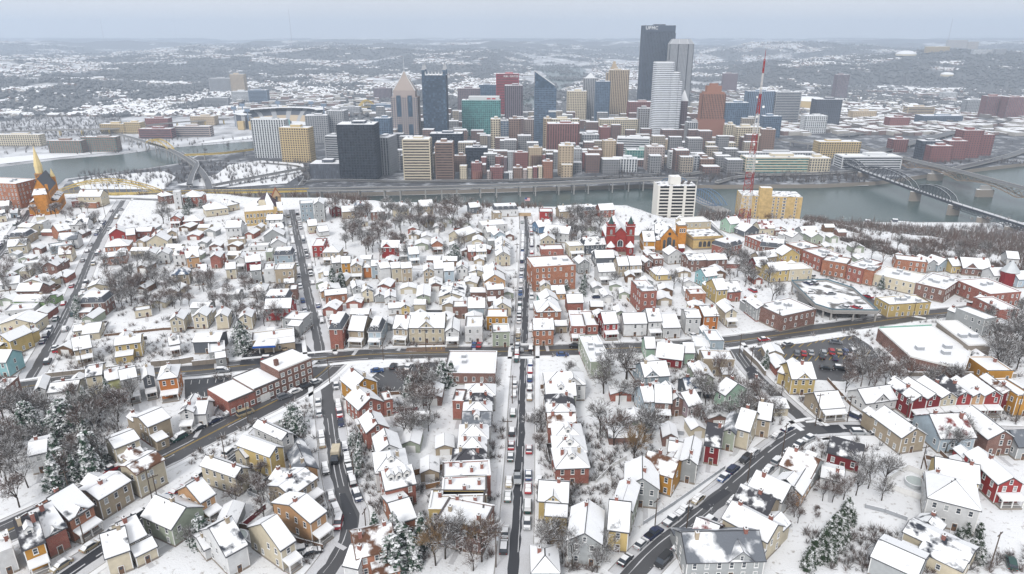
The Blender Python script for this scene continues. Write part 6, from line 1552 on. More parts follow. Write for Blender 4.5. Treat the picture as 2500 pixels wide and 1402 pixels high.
deck_road([(285, 327), (330, 339), (372, 352), (415, 366), (455, 388), (485, 412), (505, 440), (512, 462)], -112, 10, 'grey curving bridge deck running down from the small yellow arch', name='arch_bridge_deck', side='concrete', cols=60, thick=1.2, zs=[-114, -112, -112, -112, -114, -116, -118, -120])
deck_road([(440, 372), (462, 386), (480, 400), (470, 425), (462, 450)], -114, 8, 'grey ramp peeling off toward the park', cols=50)
deck_road([(450, 378), (540, 374), (640, 362), (760, 350)], -112, 9, 'low yellow sided bridge over the far river', name='far_bridge', side='bridge_yellow', cols=70)
deck_road([(-40, 325), (120, 318), (290, 313), (420, 300), (560, 290)], -116, 12, 'raised highway behind the north shore apartments', cols=60, colm='bridge_yellow')
def arch_bridge(p0, p1, rise, label, w_=12, mat='bridge_yellow', r=.9):
    a, b = Vector(p0), Vector(p1); t = thing('arch_bridge', label, 'bridge', (0, 0, 0)); d = (b - a); d.z = 0; n = Vector((-d.y, d.x, 0)).normalized()
    for s in (-1, 1):
        mb = MB(); pts = [a.lerp(b, k / 20) + n * s * w_ / 2 + Vector((0, 0, rise * 4 * (k / 20) * (1 - k / 20))) for k in range(21)]
        for p, q in zip(pts, pts[1:]): mb.tube(p, q, r, r, mat, 4); mb.tube(p + Vector((0, 0, -rise * .16)), q + Vector((0, 0, -rise * .16)), r * .7, r * .7, mat, 4); mb.tube(p, q + Vector((0, 0, -rise * .16)), r * .4, r * .4, mat, 3)
        part('arch_rib', mb, t)
        for k in range(2, 19, 2): h = MB(); base = a.lerp(b, k / 20) + n * s * w_ / 2; h.tube(base, pts[k], r * .35, r * .35, mat, 4); part('hanger', h, t)
    for k in range(3, 18, 2): c = MB(); z = Vector((0, 0, rise * 4 * (k / 20) * (1 - k / 20))); c.tube(a.lerp(b, k / 20) + n * w_ / 2 + z, a.lerp(b, k / 20) - n * w_ / 2 + z, r * .5, r * .5, mat, 4); part('cross_brace', c, t)
    dk = MB(); A, B_, C, D = a + n * w_ / 2, a - n * w_ / 2, b - n * w_ / 2, b + n * w_ / 2; dk.slab([tuple(A - Vector((0, 0, 1.5))), tuple(B_ - Vector((0, 0, 1.5))), tuple(C - Vector((0, 0, 1.5))), tuple(D - Vector((0, 0, 1.5)))], 1.5, 'bridge_yellow' if mat == 'bridge_yellow' else 'concrete'); part('deck', dk, t); return t
arch_bridge(at(120, 476, -114), at(398, 470, -114), 21, 'large yellow arch bridge behind the cream hilltop house', 14, r=.75)
arch_bridge(at(362, 348, -112), at(418, 364, -112), 13, 'small yellow arch bridge over the far left river', 12, r=.7)
arch_bridge(at(876, 262, -112), at(915, 260, -112), 22, 'tiny yellow arch bridge left of the pointed tower', 12, r=1.2)
# smithfield-like lenticular bridge behind the white high-rise
def lens_bridge():
    a, b = Vector(at(1588, 440, -116)), Vector(at(1770, 518, -116)); t = thing('lens_truss_bridge', 'blue lens-shaped truss bridge partly behind the white high-rise', 'bridge', (0, 0, 0)); n = Vector((-(b - a).y, (b - a).x, 0)).normalized()
    dk = MB(); dk.slab([tuple(a + n * 9), tuple(a - n * 9), tuple(b - n * 9), tuple(b + n * 9)], 1.5, 'concrete'); part('deck', dk, t)
    for f0, f1 in ((.22, .58), (.58, .96)):
        for s in (-1, 0, 1):
            mb = MB()
            for k in range(14):
                q = [(k + j) / 14 for j in (0, 1)]; P = [a.lerp(b, f0 + (f1 - f0) * u) + n * 8 * s for u in q]; Z = [13 * 4 * u * (1 - u) for u in q]
                mb.tube(P[0] + Vector((0, 0, 7 + Z[0])), P[1] + Vector((0, 0, 7 + Z[1])), .6, .6, 'bridge_blue', 4); mb.tube(P[0] + Vector((0, 0, 7 - Z[0] * .4)), P[1] + Vector((0, 0, 7 - Z[1] * .4)), .5, .5, 'bridge_blue', 4); mb.tube(P[0] + Vector((0, 0, 7 + Z[0])), P[0] + Vector((0, 0, 7 - Z[0] * .4)), .25, .25, 'bridge_blue', 3)
            part('lens_truss', mb, t)
    for f in (.2, .58, .96): q = MB(); p = a.lerp(b, f); q.box(p.x - 5, p.x + 5, p.y - 3, p.y + 3, -131, -116, 'stone'); part('pier', q, t)
lens_bridge()
def truss_bridge():
    P = [Vector(at(x, y, -112)) for x, y in ((2062, 396), (2108, 416), (2238, 463), (2332, 495), (2520, 554))]; t = thing('truss_bridge', 'black steel truss bridge crossing the river at right', 'bridge', (0, 0, 0)); up = Vector((0, 0, 1))
    for i in range(4):
        a, b = P[i], P[i + 1]; d = b - a; n = Vector((-d.y, d.x, 0)).normalized(); hgt = (10, 16, 14, 0)[i]
        dk = MB(); dk.slab([tuple(a + n * 4.5 - up * 3), tuple(a - n * 4.5 - up * 3), tuple(b - n * 4.5 - up * 3), tuple(b + n * 4.5 - up * 3)], 3, 'bridge_black'); dk.slab([tuple(a + n * 3.5 + up * .01), tuple(a - n * 3.5 + up * .01), tuple(b - n * 3.5 + up * .01), tuple(b + n * 3.5 + up * .01)], .2, 'slush'); part('deck', dk, t)
        m = 12
        if hgt:
            for s in (-1, 1):
                mb = MB(); top = []; bot = []
                for k in range(m + 1): u = k / m; q = a.lerp(b, u) + n * 4.6 * s; bot.append(q); top.append(q + up * hgt * min(1, (4 * u * (1 - u)) ** .6 * 1.02))
                for k in range(m): mb.tube(top[k], top[k + 1], .65, .65, 'bridge_black', 4); mb.tube(bot[k + 1], top[k + 1], .35, .35, 'bridge_black', 4); mb.tube(bot[k], top[k + 1], .3, .3, 'bridge_black', 3); mb.tube(top[k], bot[k + 1], .3, .3, 'bridge_black', 3)
                part('truss', mb, t)
                sn = MB()
                for k in range(m): p, q = top[k] + up * .66, top[k + 1] + up * .66; sn.tube(p, q, .16, .16, 'roof_snow', 4)
                part('snow', sn, t)
            for k in range(2, m - 1, 2): c = MB(); u = k / m; z = up * hgt * (4 * u * (1 - u)) ** .6; c.tube(a.lerp(b, u) + n * 4.6 + z, a.lerp(b, u) - n * 4.6 + z, .35, .35, 'bridge_black', 4); part('cross_brace', c, t)
        else:
            g = MB()
            for s in (-1, 1):
                for k in range(20): p, q = a.lerp(b, k / 20) + n * 4.6 * s, a.lerp(b, (k + 1) / 20) + n * 4.6 * s; g.tube(p - up * 1, q - up * 7, .35, .35, 'bridge_black', 3); g.tube(p - up * 7, q - up * 1, .35, .35, 'bridge_black', 3); g.tube(p - up * 7, q - up * 7, .5, .5, 'bridge_black', 4)
            part('girder_lattice', g, t)
            for k in range(1, 7): f = MB(); p = a.lerp(b, k / 7); f.tube(p + n * 4, p + n * 4 + up * 7, .2, .2, 'metal_dark', 4); f.tube(p - n * 4, p - n * 4 + up * 7, .2, .2, 'metal_dark', 4); f.tube(p - n * 4 + up * 7, p + n * 4 + up * 7, .2, .2, 'metal_dark', 4); part('catenary_frame', f, t)
    for i, f in ((1, 0), (2, 0), (3, 0), (3, .42), (3, .78)):
        p = P[i].lerp(P[i + 1], f) if f else P[i]; q = MB(); q.prism([(p.x - 7, p.y - 3.4), (p.x + 7, p.y - 3.4), (p.x + 9, p.y), (p.x + 7, p.y + 3.4), (p.x - 7, p.y + 3.4), (p.x - 9, p.y)], -132, -115 - (4 if f else 0), 'stone', 'roof_snow'); part('pier', q, t)
truss_bridge()
def beam_bridge():
    t, L, Z, N = deck_road([(2085, 352), (2150, 372), (2250, 396), (2350, 420), (2440, 444), (2540, 470)], -104, 15, 'pale concrete and steel deck bridge at the right edge', name='deck_bridge', thick=1.5)
    tr = MB(); m = len(L); up = Vector((0, 0, 1))
    for s in (-1, 1):
        for k in range(6, m - 1):
            ph = ((k - 6) % 9) / 9; dp = lambda q: 5 + 8 * abs(2 * (((q - 6) % 9) / 9) - 1) ** 1.6
            p, q = [Vector((*(L[j] + N[j] * s * 5.5), Z[j] - 1.5)) for j in (k, k + 1)]; a0, a1 = dp(k), dp(k + 1) if (k + 1 - 6) % 9 else 13
            tr.tube(p - up * a0, q - up * a1, .8, .8, 'bridge_rust', 4); tr.tube(p, q - up * a1, .45, .45, 'bridge_rust', 3); tr.tube(p - up * a0, q, .45, .45, 'bridge_rust', 3); tr.tube(p, p - up * a0, .3, .3, 'bridge_rust', 3)
    part('under_truss', tr, t)['kind'] = 'stuff'
    for px, py in ((2282, 438), (2402, 478)):
        p = at(px, py, -128); q = MB(); q.prism([(p[0] - 12, p[1] - 4), (p[0] + 12, p[1] - 4), (p[0] + 14, p[1]), (p[0] + 12, p[1] + 4), (p[0] - 12, p[1] + 4), (p[0] - 14, p[1])], -132, -118, 'stone', 'roof_snow'); q.box(p[0] - 8, p[0] + 8, p[1] - 2, p[1] + 2, -118, -112, 'concrete'); part('pier', q, t)
beam_bridge()
for pts, z, w_, lb in ([(1780, 418), (1860, 425), (1960, 424), (2060, 420), (2130, 412)], -119, 12, 'riverside parkway in front of the offices'), ([(2130, 372), (2210, 352), (2330, 322), (2420, 300), (2520, 276)], -116, 22, 'broad highway rising to the right edge'), ([(2330, 412), (2400, 396), (2470, 378), (2540, 352)], -118, 14, 'shore parkway below the red jail'), \
        ([(1905, 340), (1990, 352), (2085, 356)], -112, 14, 'highway loop deck before the golden courthouse'), ([(1640, 432), (1700, 422), (1760, 414), (1800, 400), (1790, 385)], -119, 9, 'curling ramp at the end of the lens bridge'), ([(1750, 445), (1800, 432), (1850, 428)], -119, 8, 'lower ramp near the lens bridge'), ([(1720, 300), (1760, 265), (1800, 232), (1845, 200)], -121, 14, 'straight snowy avenue running away uphill'), ([(2050, 330), (2130, 322), (2200, 318), (2330, 296)], -117, 14, 'curved concrete highway beside the golden courthouse'):
    deck_road(pts, z, w_, lb, cols=45 if z > -118 else 0, para=.9)
def hit(px, py, y0=1950):
    d = ray(px, py); Y = np.arange(y0, 15000, 12.0); k = Y / d[1]; z = H + d[2] * k; g = far_z(d[0] * k, Y); i = int(np.argmax(z <= g)) if (z <= g).any() else len(Y) // 2
    return float(Y[i])
for k, (px, py, L_, lb) in enumerate([(2045, 551, 44, 'snow covered barge moored leftmost below the river slope'), (2168, 551, 60, 'long snow covered barge moored in the middle below the slope'), (2235, 549, 60, 'snow covered barge moored nearest the black truss bridge')]):
    x, y, _ = at(px, py, -129); t = thing('barge', lb, 'barge', (x, y, -129.6), -.35, 'barges at the near bank'); b = MB(); b.box(-L_ / 2, L_ / 2, -6, 6, -1, 2.4, 'metal_dark'); b.box(-L_ / 2 + .5, L_ / 2 - .5, -5.5, 5.5, 2.4, 2.8, 'roof_snow'); part('hull', b, t); c = MB(); c.box(-3, 3, -3, 3, 2.8, 6, 'f_dark'); c.box(-3.1, 3.1, -3.1, 3.1, 6, 6.3, 'roof_snow'); part('cabin', c, t, (-L_ / 2 + 5, 0, 0))
def far_mast(px, ytop, ybase, Y, label):
    Y = hit(px, ybase + 14); a = at_y(px, ybase, Y); zt = at_y(px, ytop, Y)[2]; zb = float(far_z(a[0], Y)) - 1; t = thing('broadcast_mast', label, 'mast', (a[0], Y, zb))
    m = MB(); m.tube((0, 0, 0), (0, 0, zt - zb), 2.0, 1.4, 'mast_grey', 4); part('mast', m, t)
plain('mast_grey', (.25, .25, .28), .7)
far_mast(430, 22, 86, 5600, 'thin grey broadcast mast second from the left on the horizon'); far_mast(712, 22, 98, 5000, 'thin grey broadcast mast third from the left on the horizon'); far_mast(252, 45, 88, 6800, 'thin grey broadcast mast leftmost on the horizon'); far_mast(2314, 45, 104, 4700, 'thin grey broadcast mast on the right of the horizon')
def dome(px, py, Y, r, label):
    Y = hit(px, py + 3); p = at_y(px, py, Y); z = float(far_z(p[0], p[1])); t = thing('dome_building', label, 'building', (p[0], p[1], z - 2)); b = MB(); b.prism(ngon(r, 16), 0, 10, 'f_cream'); part('wall', b, t); d = MB()
    for k in range(4):
        a0, a1 = [math.pi / 2 * q / 4 for q in (k, k + 1)]
        A, B = [[(r * math.cos(a) * math.cos(q), r * math.cos(a) * math.sin(q), 10 + r * .35 * math.sin(a)) for q in [2 * math.pi * i / 16 for i in range(16)]] for a in (a0, a1)]
        d.poly(A + B, [(i, (i + 1) % 16, 16 + (i + 1) % 16, 16 + i) for i in range(16)], 'roof_snow')
    part('dome', d, t)
dome(2212, 133, 3900, 60, 'white domed hall on the right skyline'); dome(2312, 183, 2900, 30, 'low white roofed hall on the right hillside')
for k, (xl, xr, yb_, yt, m_) in enumerate(((2312, 2356, 116, 98, 'f_tan'), (2362, 2384, 118, 102, 'f_tan'), (2262, 2312, 124, 114, 'f_gold'), (2428, 2450, 132, 120, 'f_grey'), (2376, 2420, 128, 122, 'f_white'))):
    YB = hit((xl + xr) / 2, yb_ + 4); p = at_y((xl + xr) / 2, yb_, YB); T_ = thing('hospital_block', ('tan', 'small tan', 'golden', 'grey', 'white')[k] + ' hospital block on the right skyline', 'building', (p[0], YB, float(far_z(p[0], YB)) - 2)); w_ = (xr - xl) / FPX * YB / CP / 2; h = at_y(xl, yt, YB)[2] - float(far_z(p[0], YB)) + 2
    b = MB(); b.box(-w_, w_, -12, 12, 0, max(h, 8), m_); [b.box(-w_ - .3, w_ + .3, -12.3, 12.3, z, z + 1.6, 'g_grey') for z in np.arange(3, max(h, 8) - 2, 4.5)]; part('wall', b, T_); r = MB(); r.box(-w_, w_, -12, 12, max(h, 8), max(h, 8) + .5, 'roof_snow'); part('roof', r, T_)
# ================================================================ TREES
frosted('bark', (.06, .05, .043), .24); frosted('twig_grey', (.15, .138, .132), .30); frosted('twig_red', (.15, .11, .096), .27); frosted('twig_tan', (.23, .155, .085), .18); frosted('needle', (.045, .08, .055), .10, .8); frosted('needle_dark', (.035, .055, .03), .08, .9)
def bare_tree(seed, hgt, spread, twig):
    r = random.Random(seed); tr = MB(); cr = MB()
    def grow(p, d, ln, rad, lv):
        q = p + d * ln
        if lv <= 1: tr.tube(p, q, rad, rad * .7, 'bark', 5 if lv == 0 else 4)
        elif lv == 2: cr.tube(p, q, rad, rad * .6, 'bark', 3)
        else:
            s = Vector((r.uniform(-1, 1), r.uniform(-1, 1), r.uniform(-.4, .4))).cross(d)
            if s.length > 1e-4:
                s = s.normalized() * max(rad, .028); cr.face([tuple(p - s), tuple(p + s), tuple(q + s * .35), tuple(q - s * .35)], twig)
        if lv >= 5: return
        n = (r.randint(5, 6), r.randint(4, 5), 4, 4, 3)[lv]
        for i in range(n):
            az = r.uniform(0, 6.283) + i * 6.283 / n; tilt = (r.uniform(.35, .75) if lv == 0 else r.uniform(.3, .8)) * spread
            u = d.orthogonal().normalized(); w_ = d.cross(u); nd = (d * math.cos(tilt) + (u * math.cos(az) + w_ * math.sin(az)) * math.sin(tilt)); nd.z += .12; nd.normalize()
            st = q if lv == 0 and i < 4 else p.lerp(q, r.uniform(.45, 1))
            grow(st, nd, ln * r.uniform(.58, .86), rad * r.uniform(.42, .58), lv + 1)
    grow(Vector((0, 0, -.3)), Vector((r.uniform(-.06, .06), r.uniform(-.06, .06), 1)).normalized(), hgt * .30, hgt * .018, 0)
    return tr.mesh('trunk'), cr.mesh('crown')
def conifer(seed, hgt, rad, mat, tip=.12):
    r = random.Random(seed); tr = MB(); tr.tube((0, 0, -.3), (0, 0, hgt * .9), hgt * .018, hgt * .004, 'bark', 5); cr = MB(); tiers = 15
    for k in range(tiers):
        f = k / (tiers - 1); z = hgt * (.10 + .86 * f); R = rad * ((1 - f) ** .8 * .92 + tip * .6) * r.uniform(.85, 1.12); n = int(11 - 5 * f)
        for i in range(n):
            a = 6.283 * i / n + r.uniform(-.3, .3); L = R * r.uniform(.75, 1.15); dx, dy = math.cos(a), math.sin(a); dz = -L * r.uniform(.18, .42)
            for j in range(15):
                b = L * r.uniform(.2, 1); ww = hgt * r.uniform(.017, .032); off = r.uniform(-.35, .35) * b; x, y, zz = dx * b - dy * off, dy * b + dx * off, z + dz * b / L + r.uniform(-.3, .3)
                n1 = Vector((dx * .35 + r.uniform(-.5, .5), dy * .35 + r.uniform(-.5, .5), 1)).normalized(); u = n1.orthogonal().normalized() * ww; v = n1.cross(u).normalized() * ww * r.uniform(.9, 1.8); c = Vector((x, y, zz))
                cr.face([tuple(c - u - v), tuple(c + u - v * .6), tuple(c + u * .4 + v), tuple(c - u * .7 + v * .8)], mat)
    return tr.mesh('trunk'), cr.mesh('crown')
TREES = {'g': [bare_tree(i, 10, .95 + .07 * (i % 3), 'twig_grey') for i in range(5)], 'r': [bare_tree(20 + i, 9, 1.0, 'twig_red') for i in range(4)], 't': [bare_tree(40 + i, 10, .85, 'twig_tan') for i in range(2)],
         'e': [conifer(60 + i, 10, 2.9, 'needle') for i in range(4)], 'p': [conifer(80 + i, 10, 4.4, 'needle', .5) for i in range(2)], 'h': [conifer(90 + i, 5, 1.3, 'needle_dark', .75) for i in range(3)], 's': [bare_tree(100 + i, 3.2, 1.25, 'twig_red') for i in range(3)]}
TNAME = {'g': ('bare_tree', 'tree'), 'r': ('bare_tree', 'tree'), 't': ('bare_tree', 'tree'), 'e': ('conifer', 'tree'), 'p': ('conifer', 'tree'), 'h': ('hedge_conifer', 'tree'), 's': ('bare_shrub', 'shrub')}
TREE_POS = []
def plant(kind, x, y, scale, label, group=None, z=None):
    r = random.Random(int(x * 31 + y * 17)); tm, cm = r.choice(TREES[kind]); z = float(tz(x, y)) if z is None else z
    t = thing(TNAME[kind][0], label, TNAME[kind][1], (x, y, z), r.uniform(0, 6.28), group); s = scale * r.uniform(.9, 1.1); t.scale = (s * r.uniform(.9, 1.12), s * r.uniform(.9, 1.12), s)
    link('trunk', tm, t); link('crown', cm, t); TREE_POS.append((x, y)); return t
ST = np.array([p[:] for L in STREETS.values() for p in L]); HS = np.array([h[:3] for h in HOUSES])
def free(x, y, rs=4.6, rh=.72):
    if ((ST[:, 0] - x) ** 2 + (ST[:, 1] - y) ** 2).min() < rs * rs: return False
    return not ((HS[:, 0] - x) ** 2 + (HS[:, 1] - y) ** 2 < (HS[:, 2] * rh + .6) ** 2).any()
def inpoly(x, y, P):
    c = False; j = len(P) - 1
    for i in range(len(P)):
        if (P[i][1] > y) != (P[j][1] > y) and x < (P[j][0] - P[i][0]) * (y - P[i][1]) / (P[j][1] - P[i][1]) + P[i][0]: c = not c
        j = i
    return c
def grove(P, n, kinds, smin, smax, label, sep=2.6, seed=1):
    r = random.Random(seed * 13 + n); x0, x1 = min(p[0] for p in P), max(p[0] for p in P); y0, y1 = min(p[1] for p in P), max(p[1] for p in P); k = 0; tries = 0
    nm = {'g': 'bare grey tree', 'r': 'bare reddish brown tree', 't': 'bare tan tree', 'e': 'snow dusted conifer', 'p': 'broad snow dusted pine', 'h': 'clipped dark evergreen', 's': 'bare brown shrub'}
    while k < n and tries < n * 60:
        tries += 1; px, py = r.uniform(x0, x1), r.uniform(y0, y1)
        if not inpoly(px, py, P): continue
        x, y, _ = at(px, py)
        if not free(x, y) or any((x - a) ** 2 + (y - b) ** 2 < sep * sep for a, b in TREE_POS[-120:]): continue
        kd = r.choice(kinds); plant(kd, x, y, r.uniform(smin, smax) * (1.15 if kd in 'grt' else .88), '%s %s' % (nm[kd], label), '%s %s' % (nm[kd] + 's', label)); k += 1
R = lambda a, b, c, d: [(a, b), (c, b), (c, d), (a, d)]
grove(R(0, 1000, 70, 1250), 12, 'ggr', 1.0, 1.4, 'in the wood at the left edge', seed=2); grove(R(70, 1040, 235, 1210), 9, 'eepp', .9, 1.35, 'in the wood at the left edge', 3.4, 3); grove(R(100, 1000, 300, 1200), 12, 'gr', .8, 1.2, 'behind the pines at lower left', seed=4)
grove([(150, 985), (330, 985), (290, 1040), (120, 1040)], 8, 'gre', .8, 1.2, 'below the row of tall narrow houses', seed=5); grove(R(270, 705, 560, 765), 26, 'grr', .75, 1.1, 'in the hollow left of the tan church street', seed=6); grove(R(250, 645, 400, 700), 10, 'gg', .8, 1.1, 'by the dark hedge on the left', seed=7)
grove(R(840, 555, 1000, 625), 26, 'grr', .9, 1.3, 'in the thicket above the dark red gabled house', seed=8); grove(R(1000, 515, 1150, 575), 14, 'rrg', 1.0, 1.5, 'by the river edge left of the flagpole', seed=9); grove(R(1330, 530, 1480, 600), 14, 'ggr', .9, 1.3, 'left of the twin towered red church', seed=10)
grove(R(760, 515, 1000, 545), 10, 'rg', .8, 1.1, 'along the overlook behind the thicket', seed=11); grove(R(1700, 500, 1800, 535), 0, 'g', 1, 1, '', seed=12); grove(R(1440, 925, 1580, 1090), 9, 'ggr', .9, 1.3, 'between the centre row and the brown houses', seed=13)
grove(R(1690, 940, 1900, 1070), 12, 'ggr', .8, 1.1, 'around the short climbing street', seed=14); grove(R(2060, 895, 2215, 962), 14, 'rrg', .8, 1.05, 'between the parking lot and the row houses', seed=15); grove(R(2240, 925, 2400, 960), 6, 'gr', .7, .9, 'in front of the supermarket roof', seed=16); grove(R(2400, 800, 2500, 920), 9, 'gg', 1.0, 1.4, 'at the right edge behind the supermarket', seed=17)
grove(R(1030, 1330, 1200, 1400), 8, 'trg', .9, 1.2, 'below the dark brick block', seed=18); grove(R(905, 1330, 1050, 1400), 6, 'pe', .9, 1.2, 'at the bottom left of the centre row', 3.2, 19); grove(R(1300, 1330, 1480, 1400), 6, 'gt', .7, 1.0, 'at the bottom beside the wet street', seed=20)
grove([(1960, 1390), (2000, 1340), (2075, 1235), (2095, 1245), (2060, 1320), (2020, 1390)], 22, 'h', .9, 1.2, 'in the hedge at bottom right', 1.4, 21); grove(R(1900, 1180, 2060, 1290), 14, 'srr', .55, .9, 'beside the hedge at bottom right', 1.8, 22); grove(R(980, 925, 1060, 1080), 12, 'grr', .8, 1.1, 'in the yards left of the centre row', seed=23)
grove(R(985, 935, 1125, 972), 6, 'ep', .75, 1.0, 'below the big flat roof', 2.6, 24); grove(R(560, 830, 600, 865), 2, 'p', .95, 1.1, 'beside the black forecourt', 3, 25); grove(R(690, 1040, 760, 1080), 2, 'pe', .9, 1.0, 'on the corner by the avenue', 3, 26); grove(R(1770, 640, 1890, 740), 10, 'g', .9, 1.2, 'behind the yellow house group', seed=27)
grove(R(1380, 690, 1430, 722), 3, 'e', .9, 1.1, 'beside the orange brick school', 2.6, 28); grove(R(770, 690, 840, 720), 3, 'e', .9, 1.1, 'by the alley near the tan church street', 2.6, 29); grove(R(1100, 620, 1125, 640), 1, 'p', 1.0, 1.1, 'beside the cream chapel', 2, 30); grove(R(580, 700, 700, 800), 12, 'gr', .7, 1.0, 'above the service garage', seed=31)
grove(R(160, 730, 200, 780), 2, 'ep', .9, 1.1, 'by the long slanting street', 3, 32); grove(R(370, 520, 420, 560), 3, 'g', 1.0, 1.3, 'beside the white field at left', 4, 33); grove(R(420, 500, 500, 530), 3, 'ep', .7, .9, 'above the small red houses', 3, 34); grove(R(130, 520, 250, 560), 7, 'gr', .8, 1.1, 'below the orange church', seed=35)
grove(R(640, 1200, 720, 1290), 3, 'gr', .7, .9, 'near the frozen pool', seed=36); grove(R(400, 1250, 500, 1340), 3, 'pg', .7, .9, 'beside the sage house', seed=37); grove(R(2080, 1150, 2160, 1230), 5, 'g', .7, 1.0, 'left of the white fenced yard', seed=38); grove(R(560, 1150, 640, 1260), 5, 'rg', .6, .9, 'behind the cream houses at lower left', seed=39); grove(R(2300, 1060, 2380, 1110), 4, 'g', .7, 1.0, 'behind the brown brick gable', seed=40)
grove(R(2340, 1300, 2390, 1400), 6, 'h', .7, 1.0, 'beside the big white house', 1.4, 41); grove(R(840, 1060, 880, 1260), 6, 'pse', .4, .6, 'in the front yards along the curving street', 2, 42); grove(R(1300, 950, 1330, 1140), 5, 'srg', .6, .8, 'in the front yards right of centre street', 2, 43)
plant('t', *at(1545, 1140)[:2], 1.5, 'large spreading tan tree right of the centre row'); plant('g', *at(1528, 926)[:2], 1.55, 'largest dark bare tree below the main road'); plant('t', *at(1873, 552)[:2], 1.1, 'tan bare tree before the tan apartment block'); plant('g', *at(1500, 700)[:2], .9, 'lone bare tree beside the tall red block'); plant('g', *at(1645, 705)[:2], 1.1, 'tall bare tree behind the yellow bungalow')
plant('g', *at(1200, 965)[:2], .8, 'slender bare tree beside the big flat roof'); plant('g', *at(1385, 920)[:2], .8, 'slender bare tree in the snowy corner lot'); plant('e', *at(1868, 897)[:2], .75, 'small snowy conifer at the parking lot corner'); plant('e', *at(2150, 706)[:2], .7, 'small snowy conifer by the parking deck')

def tri_arrays(mbs):
    V, F = [], []
    for mb in mbs:
        o = len(V); V += [tuple(v) for v in mb.v]
        for f in mb.f: F += [(o + f[0], o + f[i], o + f[i + 1]) for i in range(1, len(f) - 1)]
    return np.array(V, np.float32), np.array(F, np.int32)
def sparse_tree(seed):
    r = random.Random(seed); mb = MB()
    def grow(p, d, ln, rad, lv):
        q = p + d * ln
        if lv <= 1: mb.tube(p, q, rad, rad * .65, 'bark', 3)
        else:
            s = Vector((r.uniform(-1, 1), r.uniform(-1, 1), r.uniform(-.4, .4))).cross(d).normalized() * max(rad, .030); mb.face([tuple(p - s), tuple(p + s), tuple(q + s * .3), tuple(q - s * .3)], 'bark')
        if lv >= 4: return
        for i in range((6, 5, 4, 4)[lv]):
            az = r.uniform(0, 6.283); ti = r.uniform(.3, .8); u = d.orthogonal().normalized(); w_ = d.cross(u); nd = d * math.cos(ti) + (u * math.cos(az) + w_ * math.sin(az)) * math.sin(ti); nd.z += .15; nd.normalize(); grow(q if lv == 0 and i < 4 else p.lerp(q, r.uniform(.4, 1)), nd, ln * r.uniform(.6, .85), rad * .5, lv + 1)
    grow(Vector((0, 0, -.3)), Vector((0, 0, 1)), 3.2, .19, 0); return tri_arrays([mb])
def thickets():
    r = random.Random(404); pts = []
    for (a, b, c, d), n in (((270, 690, 560, 790), 60), ((840, 528, 1150, 640), 95), ((1330, 525, 1480, 600), 36), ((0, 640, 130, 770), 36), ((0, 960, 260, 1240), 30), ((1440, 920, 1580, 1100), 9), ((2050, 910, 2200, 965), 16), ((2390, 770, 2500, 920), 26), ((1690, 930, 1900, 1070), 18), ((1780, 640, 1900, 740), 14), ((740, 512, 1000, 545), 30), ((560, 700, 720, 800), 16), ((1000, 508, 1240, 540), 26), ((0, 520, 260, 640), 26), ((980, 920, 1060, 1090), 10), ((2000, 590, 2480, 650), 60)):
        k = 0; tries = 0; n = int(n * .42)
        while k < n and tries < n * 25:
            tries += 1; x, y, _ = at(r.uniform(a, c), r.uniform(b, d))
            if y > 446 or not free(x, y, 5, .8): continue
            pts.append((x, y, 0)); k += 1
    P = np.array(pts, np.float32); rs = np.random.RandomState(9)
    for k in range(4):
        s = np.arange(len(P)) % 4 == k; m = int(s.sum()); bv, bf = sparse_tree(300 + k); S = (rs.uniform(.7, 1.35, (m, 1)) * np.array([[1, 1, 1.05]])).astype(np.float32); scatter_mesh('thicket', bv, bf, P[s], S, [('twig_grey', 'twig_red')[k % 2]], [0] * len(bf), ('grey bare saplings', 'reddish bare saplings')[k % 2] + ' making up the neighbourhood thickets' + ('', '', ', taller ones', ', taller ones')[k])
# ---- countless things: undergrowth, slope scrub, far woods, far houses
def scatter_mesh(name, base_v, base_f, P, S, mats, mi, label, rots=None, squash=None):
    bv = np.asarray(base_v, np.float32); bf = np.asarray(base_f, np.int32); n = len(P); rots = np.random.rand(n) * 6.283 if rots is None else rots; c, s = np.cos(rots), np.sin(rots)
    V = np.repeat(bv[None], n, 0) * S[:, None, :]; X = V[..., 0] * c[:, None] - V[..., 1] * s[:, None]; Y = V[..., 0] * s[:, None] + V[..., 1] * c[:, None]
    V = np.stack([X, Y, V[..., 2]], -1) + P[:, None, :]; F = (bf[None] + (np.arange(n) * len(bv))[:, None, None]).reshape(-1, bf.shape[1])
    me = bulk(name, V.reshape(-1, 3), F, mats, np.tile(np.asarray(mi, np.int32), n)); return tag(link(name, me), label, kind='stuff')
def bush_base(seed, n=34, tall=1.0):
    r = np.random.RandomState(seed); V = []; F = []
    for i in range(n):
        a, e = r.rand() * 6.283, r.uniform(.5, 1.5); L = r.uniform(.5, 1.1); d = np.array([math.cos(a) * math.cos(e), math.sin(a) * math.cos(e), math.sin(e) * tall]); p = d * L * r.uniform(0, .5); p[2] = max(p[2], 0); q = p + d * L; sd = np.cross(d, r.randn(3)); sd = sd / (np.linalg.norm(sd) + 1e-6) * .03
        b = len(V); V += [p - sd, p + sd, q + sd * .4, q - sd * .4]; F.append((b, b + 1, b + 2, b + 3))
    return np.array(V), np.array(F)
